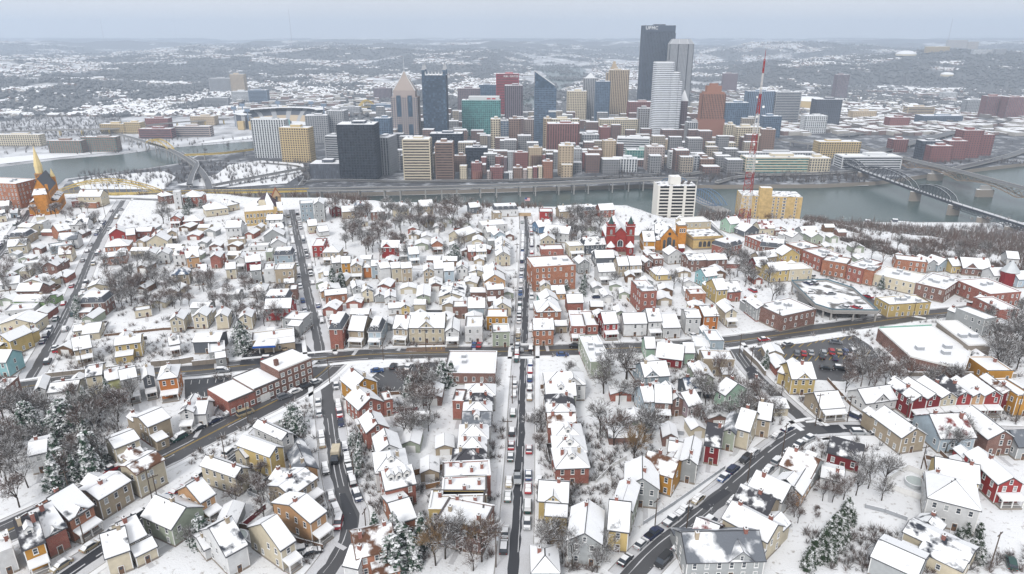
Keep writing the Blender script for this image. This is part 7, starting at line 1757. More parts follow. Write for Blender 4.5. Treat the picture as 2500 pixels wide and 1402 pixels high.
def undergrowth():
    pts = []; r = np.random.RandomState(5)
    while len(pts) < 5200:
        px, py = r.uniform(-20, 2520), r.uniform(515, 1400); x, y, _ = at(px, py); m = fbm(np.array([x / 28]), np.array([y / 28]), 77)[0]
        if m < .46 or y > 430 or not free(x, y, 5, .8): continue
        pts.append((x, y, 0))
    P = np.array(pts, np.float32); n = len(P); bv, bf = bush_base(3); h = n // 2; sc = lambda k: (r.uniform(.7, 1.9, (k, 1)) * np.array([[1, 1, .9]])).astype(np.float32)
    scatter_mesh('undergrowth', bv, bf, P[:h], sc(h), ['twig_red'], [0] * len(bf), 'low brown bushes and weeds in the snowy yards'); scatter_mesh('undergrowth', *bush_base(4), P[h:], sc(n - h), ['twig_grey'], [0] * 34, 'low grey bushes and weeds in the snowy yards')
undergrowth(); thickets()
def slope_scrub():
    r = np.random.RandomState(8); n = 11000; t = r.uniform(.28, 1.1, n); E = np.interp(t, *EDGE); F = np.interp(t, *FOOT); u = r.rand(n); Y = E + (F + 18 - E) * u; X = t * Y; Z = tz(X, Y); m = fbm(X / 60, Y / 60, 51)
    ok = (m + (u - .5) * .10 > .43) & (Y > E + 4) & (Z > -128); X, Y, Z = X[ok], Y[ok], Z[ok]; Z = Z + ((Z < -.5) & (Z > -125)) * (fbm(X / 45, Y / 45, 5) - .47) * 9 - .3
    P = np.stack([X, Y, Z], -1).astype(np.float32); n = len(P); S = (r.uniform(1.8, 4.6, (n, 1)) * np.array([[1, 1, 1.25]])).astype(np.float32); h = n // 2
    scatter_mesh('slope_scrub', *bush_base(11, 30, 1.3), P[:h], S[:h], ['twig_red'], [0] * 30, 'reddish brown scrub covering the river slope on the right'); scatter_mesh('slope_scrub', *bush_base(12, 30, 1.3), P[h:], S[h:], ['twig_grey'], [0] * 30, 'grey bare saplings covering the river slope on the right')
    n = 13000; t = r.uniform(.44, 1.0, n); E = np.interp(t, *EDGE); F = np.interp(t, *FOOT); u = r.rand(n) ** 2.4 * .35; Y = E - 12 + (F - E) * u; X = t * Y; Z = tz(X, Y); m = fbm(X / 30, Y / 30, 53); k = (m > .45) & np.array([free(a, b, 6, 1.0) for a, b in zip(X, Y)]); X, Y, Z = X[k], Y[k], Z[k]; Z = Z + ((Z < -.5) & (Z > -125)) * (fbm(X / 45, Y / 45, 5) - .47) * 9 - .3
    P = np.stack([X, Y, Z], -1).astype(np.float32); n = len(P); S = (r.uniform(1.0, 2.6, (n, 1)) * np.array([[1, 1, 1.1]])).astype(np.float32); h = n // 2
    scatter_mesh('slope_scrub', *bush_base(16, 26, 1.2), P[:h], S[:h], ['twig_red'], [0] * 26, 'reddish brush on the upper slope behind the brick shops'); scatter_mesh('slope_scrub', *bush_base(17, 26, 1.2), P[h:], S[h:], ['twig_grey'], [0] * 26, 'grey brush on the upper slope behind the brick shops')
    n = 900; X = r.uniform(-420, 110, n); Y = r.uniform(455, 500, n) + (X < -130) * 35; Z = tz(X, Y); k = fbm(X / 40, Y / 40, 71) > .5; X, Y, Z = X[k], Y[k], Z[k]; n = len(X); P = np.stack([X, Y, Z - .5], -1).astype(np.float32); S = (r.uniform(2, 4.2, (n, 1)) * np.array([[.9, .9, 1.2]])).astype(np.float32)
    scatter_mesh('slope_scrub', *bush_base(13, 30, 1.3), P, S, ['twig_red'], [0] * 30, 'brown tree tops on the hidden slope behind the overlook')
slope_scrub()
def city_trees():
    r = np.random.RandomState(14); pts = []
    for P, n in ((R(190, 418, 420, 458), 170), (R(430, 396, 760, 450), 260), (R(0, 330, 620, 372), 160), (R(1640, 425, 2120, 447), 260), (R(1800, 290, 2500, 380), 420), (R(1450, 400, 1800, 440), 120), (R(0, 270, 300, 330), 900), (R(2200, 380, 2500, 402), 200)):
        k = 0
        while k < n:
            px, py = r.uniform(P[0][0], P[2][0]), r.uniform(P[0][1], P[2][1]); x, y, _ = at(px, py, -123); k += 1; pts.append((x, y, max(float(far_z(x, y)), -129) + (6 if px > 160 and py > 395 else 0)))
    P = np.array(pts, np.float32); n = len(P); S = (r.uniform(3.5, 6.5, (n, 1)) * np.array([[.75, .75, 1.0]])).astype(np.float32); scatter_mesh('city_trees', *bush_base(15, 40, 1.3), P, S, ['twig_far'], [0] * 40, 'bare park and street trees around downtown')
frosted('twig_far', (.13, .115, .11), .22, .3); city_trees()
def far_things():
    r = np.random.RandomState(21)
    n = 120000; t = r.uniform(-.95, .95, n); Y = 1950 * (8500 / 1950) ** (r.rand(n) ** .8); X = t * Y; f = forest_mask(X, Y); keep = r.rand(n) < np.clip(f * 1.1 - .12, 0, 1) * .62; X, Y = X[keep], Y[keep]; Z = far_z(X, Y)
    k = 6; bv = [(0, 0, 1.0), (0, 0, 0)] + [(math.cos(a) * .42, math.sin(a) * .42, .55) for a in np.linspace(0, 6.283, k, endpoint=False)] + [(math.cos(a) * .3, math.sin(a) * .3, .2) for a in np.linspace(.5, 6.783, k, endpoint=False)]
    bf = [(0, 2 + i, 2 + (i + 1) % k) for i in range(k)] + [(2 + i, 8 + i, 2 + (i + 1) % k) for i in range(k)] + [(2 + (i + 1) % k, 8 + i, 8 + (i + 1) % k) for i in range(k)]
    P = np.stack([X, Y, Z - .5], -1).astype(np.float32); m = len(P); S = (r.uniform(9, 17, (m, 1)) * np.stack([r.uniform(.8, 1.7, m), r.uniform(.8, 1.7, m), np.ones(m)], -1)).astype(np.float32)
    scatter_mesh('far_woods', bv, bf, P, S, ['wood_far'], [0] * len(bf), 'leafless woods covering the far hills')
    n = 110000; t = r.uniform(-.95, .95, n); Y = 1750 * (9000 / 1750) ** (r.rand(n) ** .9); X = t * Y; f = forest_mask(X, Y); px = [pix(a, b, -128) for a, b in zip(X[:0], Y[:0])]
    row = fbm(X / 320, Y / 320, 61); keep = (((f < .45) & (row > .38) & (r.rand(n) < .5)) | ((f < .8) & (row > .5) & (r.rand(n) < .18)))
    RIV = [(1180, 330), (1275, 262), (1285, 212), (1300, 165), (1310, 135), (1440, 150), (1450, 185), (1330, 250), (1290, 330)]
    PX = np.array([pix(a, b, c) for a, b, c in zip(X, Y, far_z(X, Y))]); keep &= ~np.array([inpoly(a, b, RIV) for a, b in PX]); keep &= ~((PX[:, 0] > 600) & (PX[:, 0] < 1950) & (PX[:, 1] > 245))
    keep &= ~((PX[:, 0] < 720) & (PX[:, 1] > 285))
    X, Y = X[keep], Y[keep]; Z = far_z(X, Y); m = len(X)
    bv = [(-.5, -.5, 0), (.5, -.5, 0), (.5, .5, 0), (-.5, .5, 0), (-.5, -.5, .65), (.5, -.5, .65), (.5, .5, .65), (-.5, .5, .65), (-.5, 0, 1.0), (.5, 0, 1.0)]
    q = [(0, 1, 5, 4), (1, 2, 6, 5), (3, 0, 4, 7), (2, 3, 7, 6), (4, 5, 9, 8), (6, 7, 8, 9), (5, 6, 9, 9), (7, 4, 8, 8)]; bf = [t_ for a, b, c, d in q for t_ in (((a, b, c), (a, c, d)) if c != d else ((a, b, c),))]; mi = [1] * 8 + [0] * 4 + [1, 1]
    ang = (np.floor(X / 900) * 1.7 + np.floor(Y / 900) * .9) % 3.14 + r.choice([0, 1.57], m); big = r.rand(m) < .08
    S = np.stack([r.uniform(8, 15, m) * (1 + 2.0 * big), r.uniform(8, 13, m) * (1 + 1.6 * big), r.uniform(7, 10.5, m) * (1 + .25 * big)], -1).astype(np.float32); P = np.stack([X, Y, Z - .8], -1).astype(np.float32)
    for k in range(3):
        s = np.arange(m) % 3 == k; scatter_mesh('far_houses', bv, bf, P[s], S[s], ['roof_snow', ('far_wall_a', 'far_wall_b', 'far_wall_c')[k]], mi, ('pale', 'reddish', 'grey brown')[k] + ' walled houses with snowy roofs spread over the far hills', ang[s])
    # low blocks filling downtown's streets
    n = 1500; px = r.uniform(930, 1830, n); py = r.uniform(292, 424, n); A = []; TW = np.array([(o.location.x, o.location.y, max(o.children[0].dimensions.x, o.children[0].dimensions.y) * .5 if o.children else 20) for o in COL.objects if o.name.startswith(('office_tower', 'loft_building'))])
    for a, b in zip(px, py):
        x, y, _ = at(a, b, -123)
        if (np.hypot(TW[:, 0] - x, TW[:, 1] - y) < TW[:, 2] * .9 + 15).any() or any(abs(q[0] - x) < 31 and abs(q[1] - y) < 27 for q in A): continue
        A.append((x, y, -123.2))
    A = np.array(A); m = len(A); S = np.stack([r.uniform(20, 31, m), r.uniform(16, 26, m), r.uniform(10, 42, m) ** 1.0], -1).astype(np.float32); b8 = [(-.5, -.5, 0), (.5, -.5, 0), (.5, .5, 0), (-.5, .5, 0), (-.5, -.5, 1), (.5, -.5, 1), (.5, .5, 1), (-.5, .5, 1)]; f8 = [t_ for a, b, c, d in [(0, 1, 5, 4), (1, 2, 6, 5), (3, 0, 4, 7), (2, 3, 7, 6), (4, 5, 6, 7)] for t_ in ((a, b, c), (a, c, d))]
    for k in range(3):
        s = np.arange(m) % 3 == k; scatter_mesh('downtown_blocks', b8, f8, A[s].astype(np.float32), S[s], ['roof_snow', ('block_red', 'block_tan', 'block_grey')[k]], [1] * 8 + [0] * 2, ('brick red', 'tan', 'grey')[k] + ' low blocks filling the streets between the towers', np.zeros(int(s.sum())))
    # low blocks filling the city floor
    n = 2600; px = r.uniform(560, 2560, n); py = r.uniform(205, 330, n); A = np.array([at(a, b, -123) for a, b in zip(px, py)]); ok = (((px > 1690) & (py > 225)) | ((px < 960) & (py > 225) & (py < 285))) & ~np.array([inpoly(a, b, RIV) for a, b in zip(px, py)]); A = A[ok]; A[:, 2] = np.maximum(far_z(A[:, 0], A[:, 1]), -123) - .5; m = len(A)
    S = np.stack([r.uniform(14, 44, m), r.uniform(12, 30, m), r.uniform(7, 17, m)], -1).astype(np.float32); bv2 = bv[:8]; bf2 = [t_ for a, b, c, d in [(0, 1, 5, 4), (1, 2, 6, 5), (3, 0, 4, 7), (2, 3, 7, 6), (4, 5, 6, 7)] for t_ in ((a, b, c), (a, c, d))]
    for k in range(3):
        s = np.arange(m) % 3 == k; scatter_mesh('far_blocks', bv2, bf2, A[s].astype(np.float32), S[s], ['roof_snow', ('far_wall_a', 'far_wall_b', 'far_wall_c')[k]], [1] * 8 + [0] * 2, ('pale', 'brick red', 'grey brown') [k] + ' low blocks with snowy flat roofs around downtown', np.full(int(s.sum()), .25) + r.choice([0, 1.57], int(s.sum())))
def window_wall(name, c):
    m, n, b, l = new_mat(name); tc = node(n, 'ShaderNodeTexCoord'); sx = node(n, 'ShaderNodeSeparateXYZ'); cb = node(n, 'ShaderNodeCombineXYZ'); ad = node(n, 'ShaderNodeMath', operation='ADD')
    l(tc.outputs['Object'], sx.inputs[0]); l(sx.outputs[0], ad.inputs[0]); l(sx.outputs[1], ad.inputs[1]); l(ad.outputs[0], cb.inputs[0]); l(sx.outputs[2], cb.inputs[1]); br = node(n, 'ShaderNodeTexBrick', offset=0); l(cb.outputs[0], br.inputs['Vector'])
    br.inputs['Scale'].default_value = 1; br.inputs['Brick Width'].default_value = 4.2; br.inputs['Row Height'].default_value = 4.4; br.inputs['Mortar Size'].default_value = .8; br.inputs['Mortar Smooth'].default_value = 0
    br.inputs['Color1'].default_value = (.03, .035, .045, 1); br.inputs['Color2'].default_value = (.08, .085, .09, 1); br.inputs['Mortar'].default_value = (*c, 1); l(br.outputs[0], b.inputs['Base Color']); b.inputs['Roughness'].default_value = .7; M[name] = m
window_wall('block_red', (.20, .115, .095)); window_wall('block_tan', (.40, .34, .27)); window_wall('block_grey', (.27, .27, .28))
plain('wood_far', (.15, .155, .165), .9, .05, .35, .02); plain('far_wall_a', (.45, .43, .40), .8); plain('far_wall_b', (.23, .16, .145), .8); plain('far_wall_c', (.20, .18, .17), .8); far_things()
# ================================================================ CARS
CARC = {'white': (.72, .72, .72), 'silver': (.38, .40, .42), 'grey': (.16, .17, .19), 'black': (.02, .021, .024), 'blue': (.03, .08, .22), 'red': (.38, .015, .025), 'dark green': (.02, .07, .06), 'tan': (.36, .30, .20), 'navy': (.02, .03, .08)}
for k, c in CARC.items(): plain('car_' + k.replace(' ', '_'), c, .28, .5, .05)
def wheel_mesh():
    mb = MB(); L = ngon(.33, 12)
    mb.poly([(x, -.11, z) for x, z in L] + [(x, .11, z) for x, z in L], [(i, (i + 1) % 12, 12 + (i + 1) % 12, 12 + i) for i in range(12)] + [tuple(range(12))[::-1], tuple(range(12, 24))], 'tyre')
    for s in (-1, 1): mb.face([(x * .6, s * .115, z * .6) for x, z in (L if s > 0 else L[::-1])], 'metal')
    return mb.mesh('wheel')
WHEEL = wheel_mesh()
SHAPE = {'car': (4.6, 1.8, .95, 1.45, -1.75, -1.15, .35, 1.15), 'suv': (4.7, 1.9, 1.1, 1.75, -2.2, -1.95, .45, 1.2), 'pickup': (5.5, 1.95, 1.1, 1.8, -.75, -.6, .75, 1.45), 'van': (5.2, 1.98, 1.15, 2.05, -2.5, -2.4, 1.2, 1.95)}
CARM = {}
def car_parts(kind, colour, snowy):
    key = (kind, colour, snowy)
    if key in CARM: return CARM[key]
    L, W, zb, zr, x0, x1, x2, x3 = SHAPE[kind]; cm = 'car_' + colour.replace(' ', '_'); X, Y = L / 2, W / 2
    b = MB(); side = [(-X, .42), (-X - .03, .75), (-X + .1, zb - .06), (-X + .5, zb), (x3 + .1, zb), (X - .35, zb - .14), (X, zb - .32), (X + .03, .5), (X - .1, .3), (-X + .1, .3)]; n = len(side)
    lo = [(x, -Y, z) for x, z in side]; hi = [(x, Y, z) for x, z in side]; b.poly(lo + hi, [(i, (i + 1) % n, n + (i + 1) % n, n + i) for i in range(n)], cm); b.face(lo[::-1][::1], cm); b.face(hi, cm); k = .84
    R_ = [(x1, -Y * k + .06, zr), (x2, -Y * k + .06, zr), (x2, Y * k - .06, zr), (x1, Y * k - .06, zr)]; b.slab([(x, y, z - .05) for x, y, z in R_], .06, cm)
    for x in (X + .02, ): b.box(x - .1, x + .02, -Y + .1, -Y + .45, .55, .72, 'trim'); b.box(x - .1, x + .02, Y - .45, Y - .1, .55, .72, 'trim')
    b.box(-X - .04, -X + .08, -Y + .08, -Y + .35, .62, .82, 'mast_red'); b.box(-X - .04, -X + .08, Y - .35, Y - .08, .62, .82, 'mast_red')
    if kind == 'pickup': b.box(-X + .15, x0 - .15, -Y + .15, Y - .15, zb, zb + .02, 'roof_snow' if snowy else 'tyre')
    g = MB(); B = [(x0, -Y * .95, zb - .02), (x3, -Y * .95, zb - .02), (x3, Y * .95, zb - .02), (x0, Y * .95, zb - .02)]; T2 = [(x1, -Y * k, zr - .05), (x2, -Y * k, zr - .05), (x2, Y * k, zr - .05), (x1, Y * k, zr - .05)]
    g.poly(B + T2, [(0, 1, 5, 4), (1, 2, 6, 5), (2, 3, 7, 6), (3, 0, 4, 7)], 'pane'); s = None
    if snowy:
        s = MB(); s.slab([(x * .99, y * .98, z + .012) for x, y, z in R_], .10, 'roof_snow'); s.slab([(x3 + .25, -Y + .12, zb - .0), (X - .3, -Y + .12, zb - .13), (X - .3, Y - .12, zb - .13), (x3 + .25, Y - .12, zb - .0)], .10, 'roof_snow')
        if x0 + X > .5 and kind != 'pickup': s.slab([(-X + .2, -Y + .12, zb - .02), (x0 - .05, -Y + .12, zb + .01), (x0 - .05, Y - .12, zb + .01), (-X + .2, Y - .12, zb - .02)], .09, 'roof_snow')
        if snowy > 1: s.slab([(x3 + .02, -Y * .86, zb + .03), (x3 + .02, Y * .86, zb + .03), (x2 + .05, Y * .76, zr - .04), (x2 + .05, -Y * .76, zr - .04)], .05, 'roof_snow'); s.slab([(x0 - .02, Y * .86, zb + .03), (x0 - .02, -Y * .86, zb + .03), (x1 - .05, -Y * .76, zr - .04), (x1 - .05, Y * .76, zr - .04)], .05, 'roof_snow')
        s = s.mesh('snow')
    CARM[key] = (b.mesh('body'), g.mesh('windows'), s); return CARM[key]
def car(x, y, rz, kind, colour, snowy, label, group, z=0):
    t = thing('parked_car' if kind != 'van' else 'parked_van', label, 'car' if kind in ('car', 'suv') else kind, (x, y, z), rz, group); bm, gm, sm = car_parts(kind, colour, snowy); link('body', bm, t); link('windows', gm, t)
    if sm: link('snow', sm, t)
    L, W = SHAPE[kind][:2]
    for sx in (-1, 1):
        for sy in (-1, 1): link('wheel', WHEEL, t, (sx * L * .31, sy * (W / 2 - .08), .33))
    return t
def park(key, side, off, f0, f1, n, place, seed, rev=False, cols=None):
    L = STREETS[key]; N = normals(L); r = random.Random(seed); cum = [0]
    for a, b in zip(L, L[1:]): cum.append(cum[-1] + (b - a).length)
    tot = cum[-1]; items = []; m = int((f1 - f0) * tot / 6.0); slots = sorted(r.sample(range(m), min(n, m)))
    for sl_ in slots:
        s = f0 * tot + (sl_ + .5) * 6.0 + r.uniform(-.8, .8); i = min(len(L) - 2, max(0, int(np.searchsorted(cum, s)) - 1)); p = L[i].lerp(L[i + 1], (s - cum[i]) / max(1e-6, cum[i + 1] - cum[i])); d = L[i + 1] - L[i]; p = p + N[i] * off * side
        items.append((p, math.atan2(d.y, d.x) + (math.pi if r.random() < .35 else 0), r.choices(['car', 'suv', 'pickup', 'van'], [10, 6, 1.5, 1])[0], r.choice(cols or ['white', 'silver', 'silver', 'grey', 'grey', 'black', 'black', 'blue', 'red', 'navy', 'dark green', 'tan']), r.choices([0, 1, 2], [.8, 4, 5])[0]))
    items.sort(key=lambda q: q[0].y); cnt = {}; tally = {}
    for q in items: tally[(q[3], q[2])] = tally.get((q[3], q[2]), 0) + 1
    for p, rz, kd, c, sn in items:
        k = cnt.get((c, kd), 0); cnt[(c, kd)] = k + 1; st = 'snowy ' if sn else 'clear '
        lab = '%s%s %s%s %s' % (st, c, kd, (', %s such from near end,' % ordw(k)) if tally[(c, kd)] > 1 else '', place); car(p.x, p.y, rz, kd, c, sn, lab, 'cars parked along the streets')
park('centre', 1, 2.55, .02, .97, 36, 'parked on the left of centre street', 1); park('centre', -1, 2.5, .05, .97, 28, 'parked on the right of centre street', 2); park('curve', 1, 3.0, .05, .8, 9, 'parked on the right of the curving street', 3); park('curve', -1, 3.0, .15, .85, 8, 'parked on the left of the curving street', 4)
park('second', 1, 2.9, .03, .95, 15, 'parked right of the tan church street', 5); park('second', -1, 2.9, .05, .9, 15, 'parked left of the tan church street', 6); park('farleft', 1, 2.8, .08, .95, 16, 'parked left of the long slanting street', 7); park('farleft', -1, 2.8, .05, .9, 15, 'parked right of the long slanting street', 8)
park('lower_right', 1, 3.3, .02, .95, 12, 'parked above the lower right street', 9); park('lower_right', -1, 3.3, .08, .95, 12, 'parked below the lower right street', 10); park('lower_left', 1, 3.0, .03, .95, 12, 'parked above the bottom left lane', 11); park('avenue', -1, 4.9, .25, .95, 7, 'parked on the far side of the avenue', 12); park('rowhouse', -1, 3.0, .05, .9, 5, 'parked below the red row houses', 13); park('rowhouse', 1, 3.0, .05, .9, 5, 'parked in front of the red row houses', 17)
park('outer_left', 1, 3.0, .1, .95, 8, 'parked left of the far left street', 14); park('outer_left', -1, 3.0, .1, .95, 8, 'parked right of the far left street', 15); park('shops', 1, 3.6, .2, .95, 7, 'parked beside the brick shops', 16)
LOT = [(1886, 846, .5, 'silver', 'car', 1), (1922, 843, .5, 'grey', 'car', 1), (1945, 866, 1.25, 'grey', 'suv', 0), (1962, 866, 1.25, 'red', 'car', 0), (1980, 864, 1.25, 'silver', 'car', 0), (2006, 873, 1.25, 'black', 'car', 0), (2010, 865, 1.25, 'silver', 'suv', 0), (2030, 862, 1.25, 'red', 'suv', 0), (2038, 877, 1.25, 'navy', 'car', 0), (2048, 862, 1.25, 'tan', 'car', 0), (2064, 863, 1.25, 'blue', 'suv', 0), (2074, 874, 1.25, 'white', 'car', 1),
       (2082, 860, 1.25, 'grey', 'suv', 1), (2017, 902, -.3, 'black', 'car', 0), (2095, 866, 1.25, 'tan', 'car', 2), (2040, 838, -.25, 'grey', 'car', 0), (2052, 903, -.2, 'black', 'suv', 1), (2098, 896, -.3, 'grey', 'suv', 1)]
for i, (px, py, rz, c, kd, sn) in enumerate(LOT):
    x, y, _ = at(px, py); same = [j for j, q in enumerate(LOT) if q[3:5] == (c, kd)]; same.sort(key=lambda j: LOT[j][0]); lab = '%s %s%s in the dark parking lot' % (c, kd, ', %s %s from the left' % (ordw(same.index(i)), c) if len(same) > 1 else ''); car(x, y, rz, kd, c, sn, lab + ' beside the supermarket', 'cars in the parking lot')
for px, py, rz, kd, c, sn, lab in [(921, 908, .2, 'car', 'blue', 0, 'blue car in the grey lot behind the flat roof'), (960, 897, 1.4, 'car', 'black', 0, 'black car in the grey lot behind the flat roof'), (997, 899, 1.4, 'car', 'white', 1, 'white car in the grey lot behind the flat roof'), (694, 972, .75, 'suv', 'grey', 0, 'grey suv in front of the long brick building'), (721, 959, .75, 'car', 'white', 2, 'white car in front of the long brick building'), (749, 946, .75, 'suv', 'black', 0, 'dark suv in front of the long brick building'),
        (771, 936, .75, 'car', 'silver', 1, 'silver car at the corner of the long brick building'), (600, 1012, .75, 'van', 'tan', 0, 'tan van at the low end of the long brick building'), (697, 851, 1.8, 'pickup', 'tan', 0, 'tan pickup on the black garage forecourt'), (655, 879, .1, 'suv', 'red', 1, 'dark red suv under the snowy sign on the forecourt'), (698, 846, 1.6, 'suv', 'navy', 0, 'navy suv beside the garage doors'), (1158, 845, 1.5, 'car', 'blue', 0, 'blue car before the white flat-roofed house'), (1170, 845, 1.5, 'car', 'red', 0, 'red car before the white flat-roofed house'),
        (1263, 858, .02, 'suv', 'silver', 0, 'silver suv crossing the centre street on the main road'), (1373, 869, .0, 'car', 'blue', 0, 'blue car on the main road right of the crossing'), (1404, 848, .0, 'car', 'black', 0, 'black car beside the red brick house on the main road'), (1429, 865, .0, 'car', 'red', 0, 'red car on the main road by the twin building'), (1263, 1170, -1.56, 'pickup', 'silver', 0, 'silver pickup driving on the centre street'), (151, 860, .2, 'pickup', 'red', 0, 'red pickup in the driveway on the left'), (180, 857, .2, 'suv', 'navy', 1, 'navy suv in the driveway on the left'),
        (545, 908, .1, 'suv', 'grey', 2, 'grey suv beside the left main road'), (1735, 972, .0, 'suv', 'black', 1, 'black suv behind the mint house'), (2467, 1380, 1.1, 'suv', 'dark green', 0, 'dark green suv at the bottom right corner'), (2136, 1035, .1, 'car', 'red', 1, 'red car at the end of the rowhouse street'), (2082, 1018, 2.2, 'suv', 'navy', 1, 'navy suv beside the pale ranch house'), (741, 1348, .4, 'suv', 'white', 1, 'white suv in the yard by the beige house'), (762, 1352, .4, 'car', 'black', 2, 'black car in the yard by the beige house'),
        (1865, 832, .15, 'car', 'red', 1, 'red car on the main road below the brick shop'), (1690, 822, 2.0, 'car', 'white', 1, 'white car before the white gabled house'), (1962, 708, .0, 'car', 'navy', 1, 'navy car parked near the deck ramp'), (1837, 712, 1.9, 'suv', 'red', 1, 'dark red suv in the snowy lot behind the yellow houses'), (1458, 728, .1, 'suv', 'navy', 2, 'navy suv in the snowy yard beside the school'), (1316, 1178, 1.3, 'suv', 'white', 2, 'white suv in the driveway by the red brick house')]:
    x, y, _ = at(px, py); car(x, y, rz, kd, c, sn, lab, 'cars standing in lots and on roads')
for px, py, rz, c, sn in ((1972, 694, 2.0, 'navy', 1), (1986, 692, 2.0, 'grey', 1), (2027, 719, .1, 'grey', 2), (2062, 753, 2.2, 'silver', 1), (2090, 753, 2.2, 'red', 1), (1978, 716, .2, 'white', 2)):
    x, y, _ = at(px, py, 4.27); car(x, y, rz, 'car', c, sn, '%s car on the raised parking deck%s' % (c, ' near the shops' if c != 'grey' else (' in the middle' if sn == 2 else ' by the far rail')), 'cars on the parking deck', 4.27)
def box_truck():
    x, y, _ = at(820, 1122); t = thing('box_truck', 'box truck with pale yellow top driving on the curving street', 'truck', (x, y, 0), -1.45); b = MB(); b.box(-3, 1.2, -1.1, 1.1, .7, 3.2, 'wall_C'); part('cargo_box', b, t); c = MB(); c.box(1.25, 3.0, -1.0, 1.0, .5, 1.5, 'car_black'); c.poly([(1.25, -1, 1.5), (3.0, -1, 1.5), (3.0, 1, 1.5), (1.25, 1, 1.5), (1.25, -.9, 2.4), (2.5, -.9, 2.4), (2.5, .9, 2.4), (1.25, .9, 2.4)], [(0, 1, 5, 4), (1, 2, 6, 5), (2, 3, 7, 6), (4, 5, 6, 7)], 'pane'); part('cab', c, t); ch = MB(); ch.box(-3, 3, -.8, .8, .45, .7, 'tyre'); part('chassis', ch, t)
    for sx in (-1.8, 2.1):
        for sy in (-.95, .95): link('wheel', WHEEL, t, (sx, sy, .42), 0, (1.25, 1.3, 1.25))
box_truck()
def trailer():
    x, y, _ = at(676, 1046); t = thing('box_trailer', 'white box trailer parked beside the corner house', 'trailer', (x, y, 0), .8); b = MB(); b.box(-3, 3, -1.2, 1.2, .6, 2.9, 'trim'); b.box(-2.9, 2.9, -1.1, 1.1, 2.9, 3.02, 'roof_snow'); part('box', b, t)
    for sx in (-1.4, -.5):
        for sy in (-1.05, 1.05): link('wheel', WHEEL, t, (sx, sy, .38), 0, (1.1, 1.2, 1.1))
trailer()

# ================================================================ POLES, FENCES, WALLS, FLAG
def pole_mesh():
    p = MB(); p.tube((0, 0, -.3), (0, 0, 1), .16, .11, 'pole_wood', 7); a = MB(); a.box(-1.2, 1.2, -.07, .07, -.08, .08, 'pole_wood'); [a.box(x - .05, x + .05, -.05, .05, .08, .25, 'trim_dark') for x in (-1.1, -.6, .6, 1.1)]
    tr = MB(); tr.prism(ngon(.28, 8), 0, .9, 'metal'); return p.mesh('pole'), a.mesh('crossarm'), tr.mesh('transformer')
PM = pole_mesh(); POLES = []
def pole(px, py, h, rz, label, k=0):
    x, y, _ = at(px, py); t = thing('utility_pole', label, 'utility pole', (x, y, 0), rz, 'utility poles along the streets')
    o = link('pole', PM[0], t); o.scale = (1, 1, h); link('crossarm', PM[1], t, (0, 0, h - .6))
    if k % 3 == 0: link('transformer', PM[2], t, (.35, 0, h - 2.6))
    POLES.append((x, y, h))
for k, (px, py, h, rz, pl) in enumerate([(1211, 1385, 10, 0, 'at the bottom of centre street'), (1240, 1100, 10, 0, 'left of centre street beside the hipped row'), (1251, 985, 10, 0, 'left of centre street above the hipped row'), (1256, 878, 10, 0, 'at the centre crossing'), (1304, 876, 9, 0, 'at the right corner of the centre crossing'), (1259, 760, 10, 0, 'left of centre street above the crossing'), (1262, 640, 10, 0, 'left of centre street by the alley'), (1268, 560, 10, 0, 'at the far end of centre street'),
        (175, 1222, 9, .6, 'beside the broad avenue near the woods'), (373, 1226, 10, .6, 'beside the tan house at lower left'), (210, 1336, 9, .7, 'before the orange brick house'), (553, 1140, 10, .7, 'between the avenue and the lane'), (388, 1234, 9, .7, 'right of the tall tan house'), (897, 1330, 10, 1.4, 'on the curving street bend'), (865, 1175, 9, 1.4, 'right of the curving street'), (888, 1030, 9, 1.4, 'by the amber gabled house'), (606, 1032, 9, .7, 'before the long brick building'), (559, 908, 9, .1, 'beside the left main road'), (204, 903, 9, .1, 'above the left row of houses'),
        (1673, 1317, 11, .8, 'lower of three along the lower right street'), (1822, 1194, 11, .8, 'middle of three along the lower right street'), (1908, 1118, 11, .8, 'upper of three along the lower right street'), (1598, 1294, 9, .8, 'above the lower right street'), (2416, 1390, 10, .6, 'at the bottom right corner'), (2247, 1150, 8, .3, 'behind the white fenced yard'), (1990, 1040, 11, .2, 'at the right street corner'), (1907, 970, 9, .4, 'by the yellow house'), (1832, 902, 9, .5, 'on the snowy strip by the lot'), (1804, 870, 9, .5, 'at the top of the short climbing street'), (1744, 817, 9, .1, 'above the main road right of centre'),
        (1897, 805, 9, .1, 'below the brick and tan shop'), (2226, 788, 9, .2, 'beside the supermarket'), (2068, 1030, 9, .1, 'before the pale ranch house'), (2210, 1030, 9, .1, 'at the left end of the red row'), (2480, 1025, 9, .1, 'at the right end of the red row'), (1666, 705, 9, .2, 'in the snowy lot behind the bungalow'), (1834, 690, 9, .2, 'beside the bare trees behind the deck'), (936, 880, 9, .1, 'beside the main road at the corner lot'), (1040, 858, 9, .1, 'beside the cream inn'), (805, 935, 9, .6, 'at the avenue corner'), (770, 650, 9, 1.4, 'on the tan church street'), (728, 575, 9, 1.4, 'below the tan church'),
        (160, 700, 9, 1.0, 'on the slanting left street, lower'), (168, 655, 9, 1.0, 'on the slanting left street, middle'), (258, 530, 9, 1.0, 'on the slanting left street, upper'), (85, 840, 9, 1.0, 'by the yellow house on the left'), (2107, 598, 9, .5, 'leftmost on the river slope'), (2172, 603, 9, .5, 'second on the river slope'), (2160, 620, 9, .5, 'third on the river slope, lower')]):
    pole(px, py, h, rz, 'dark wooden utility pole ' + pl, k)
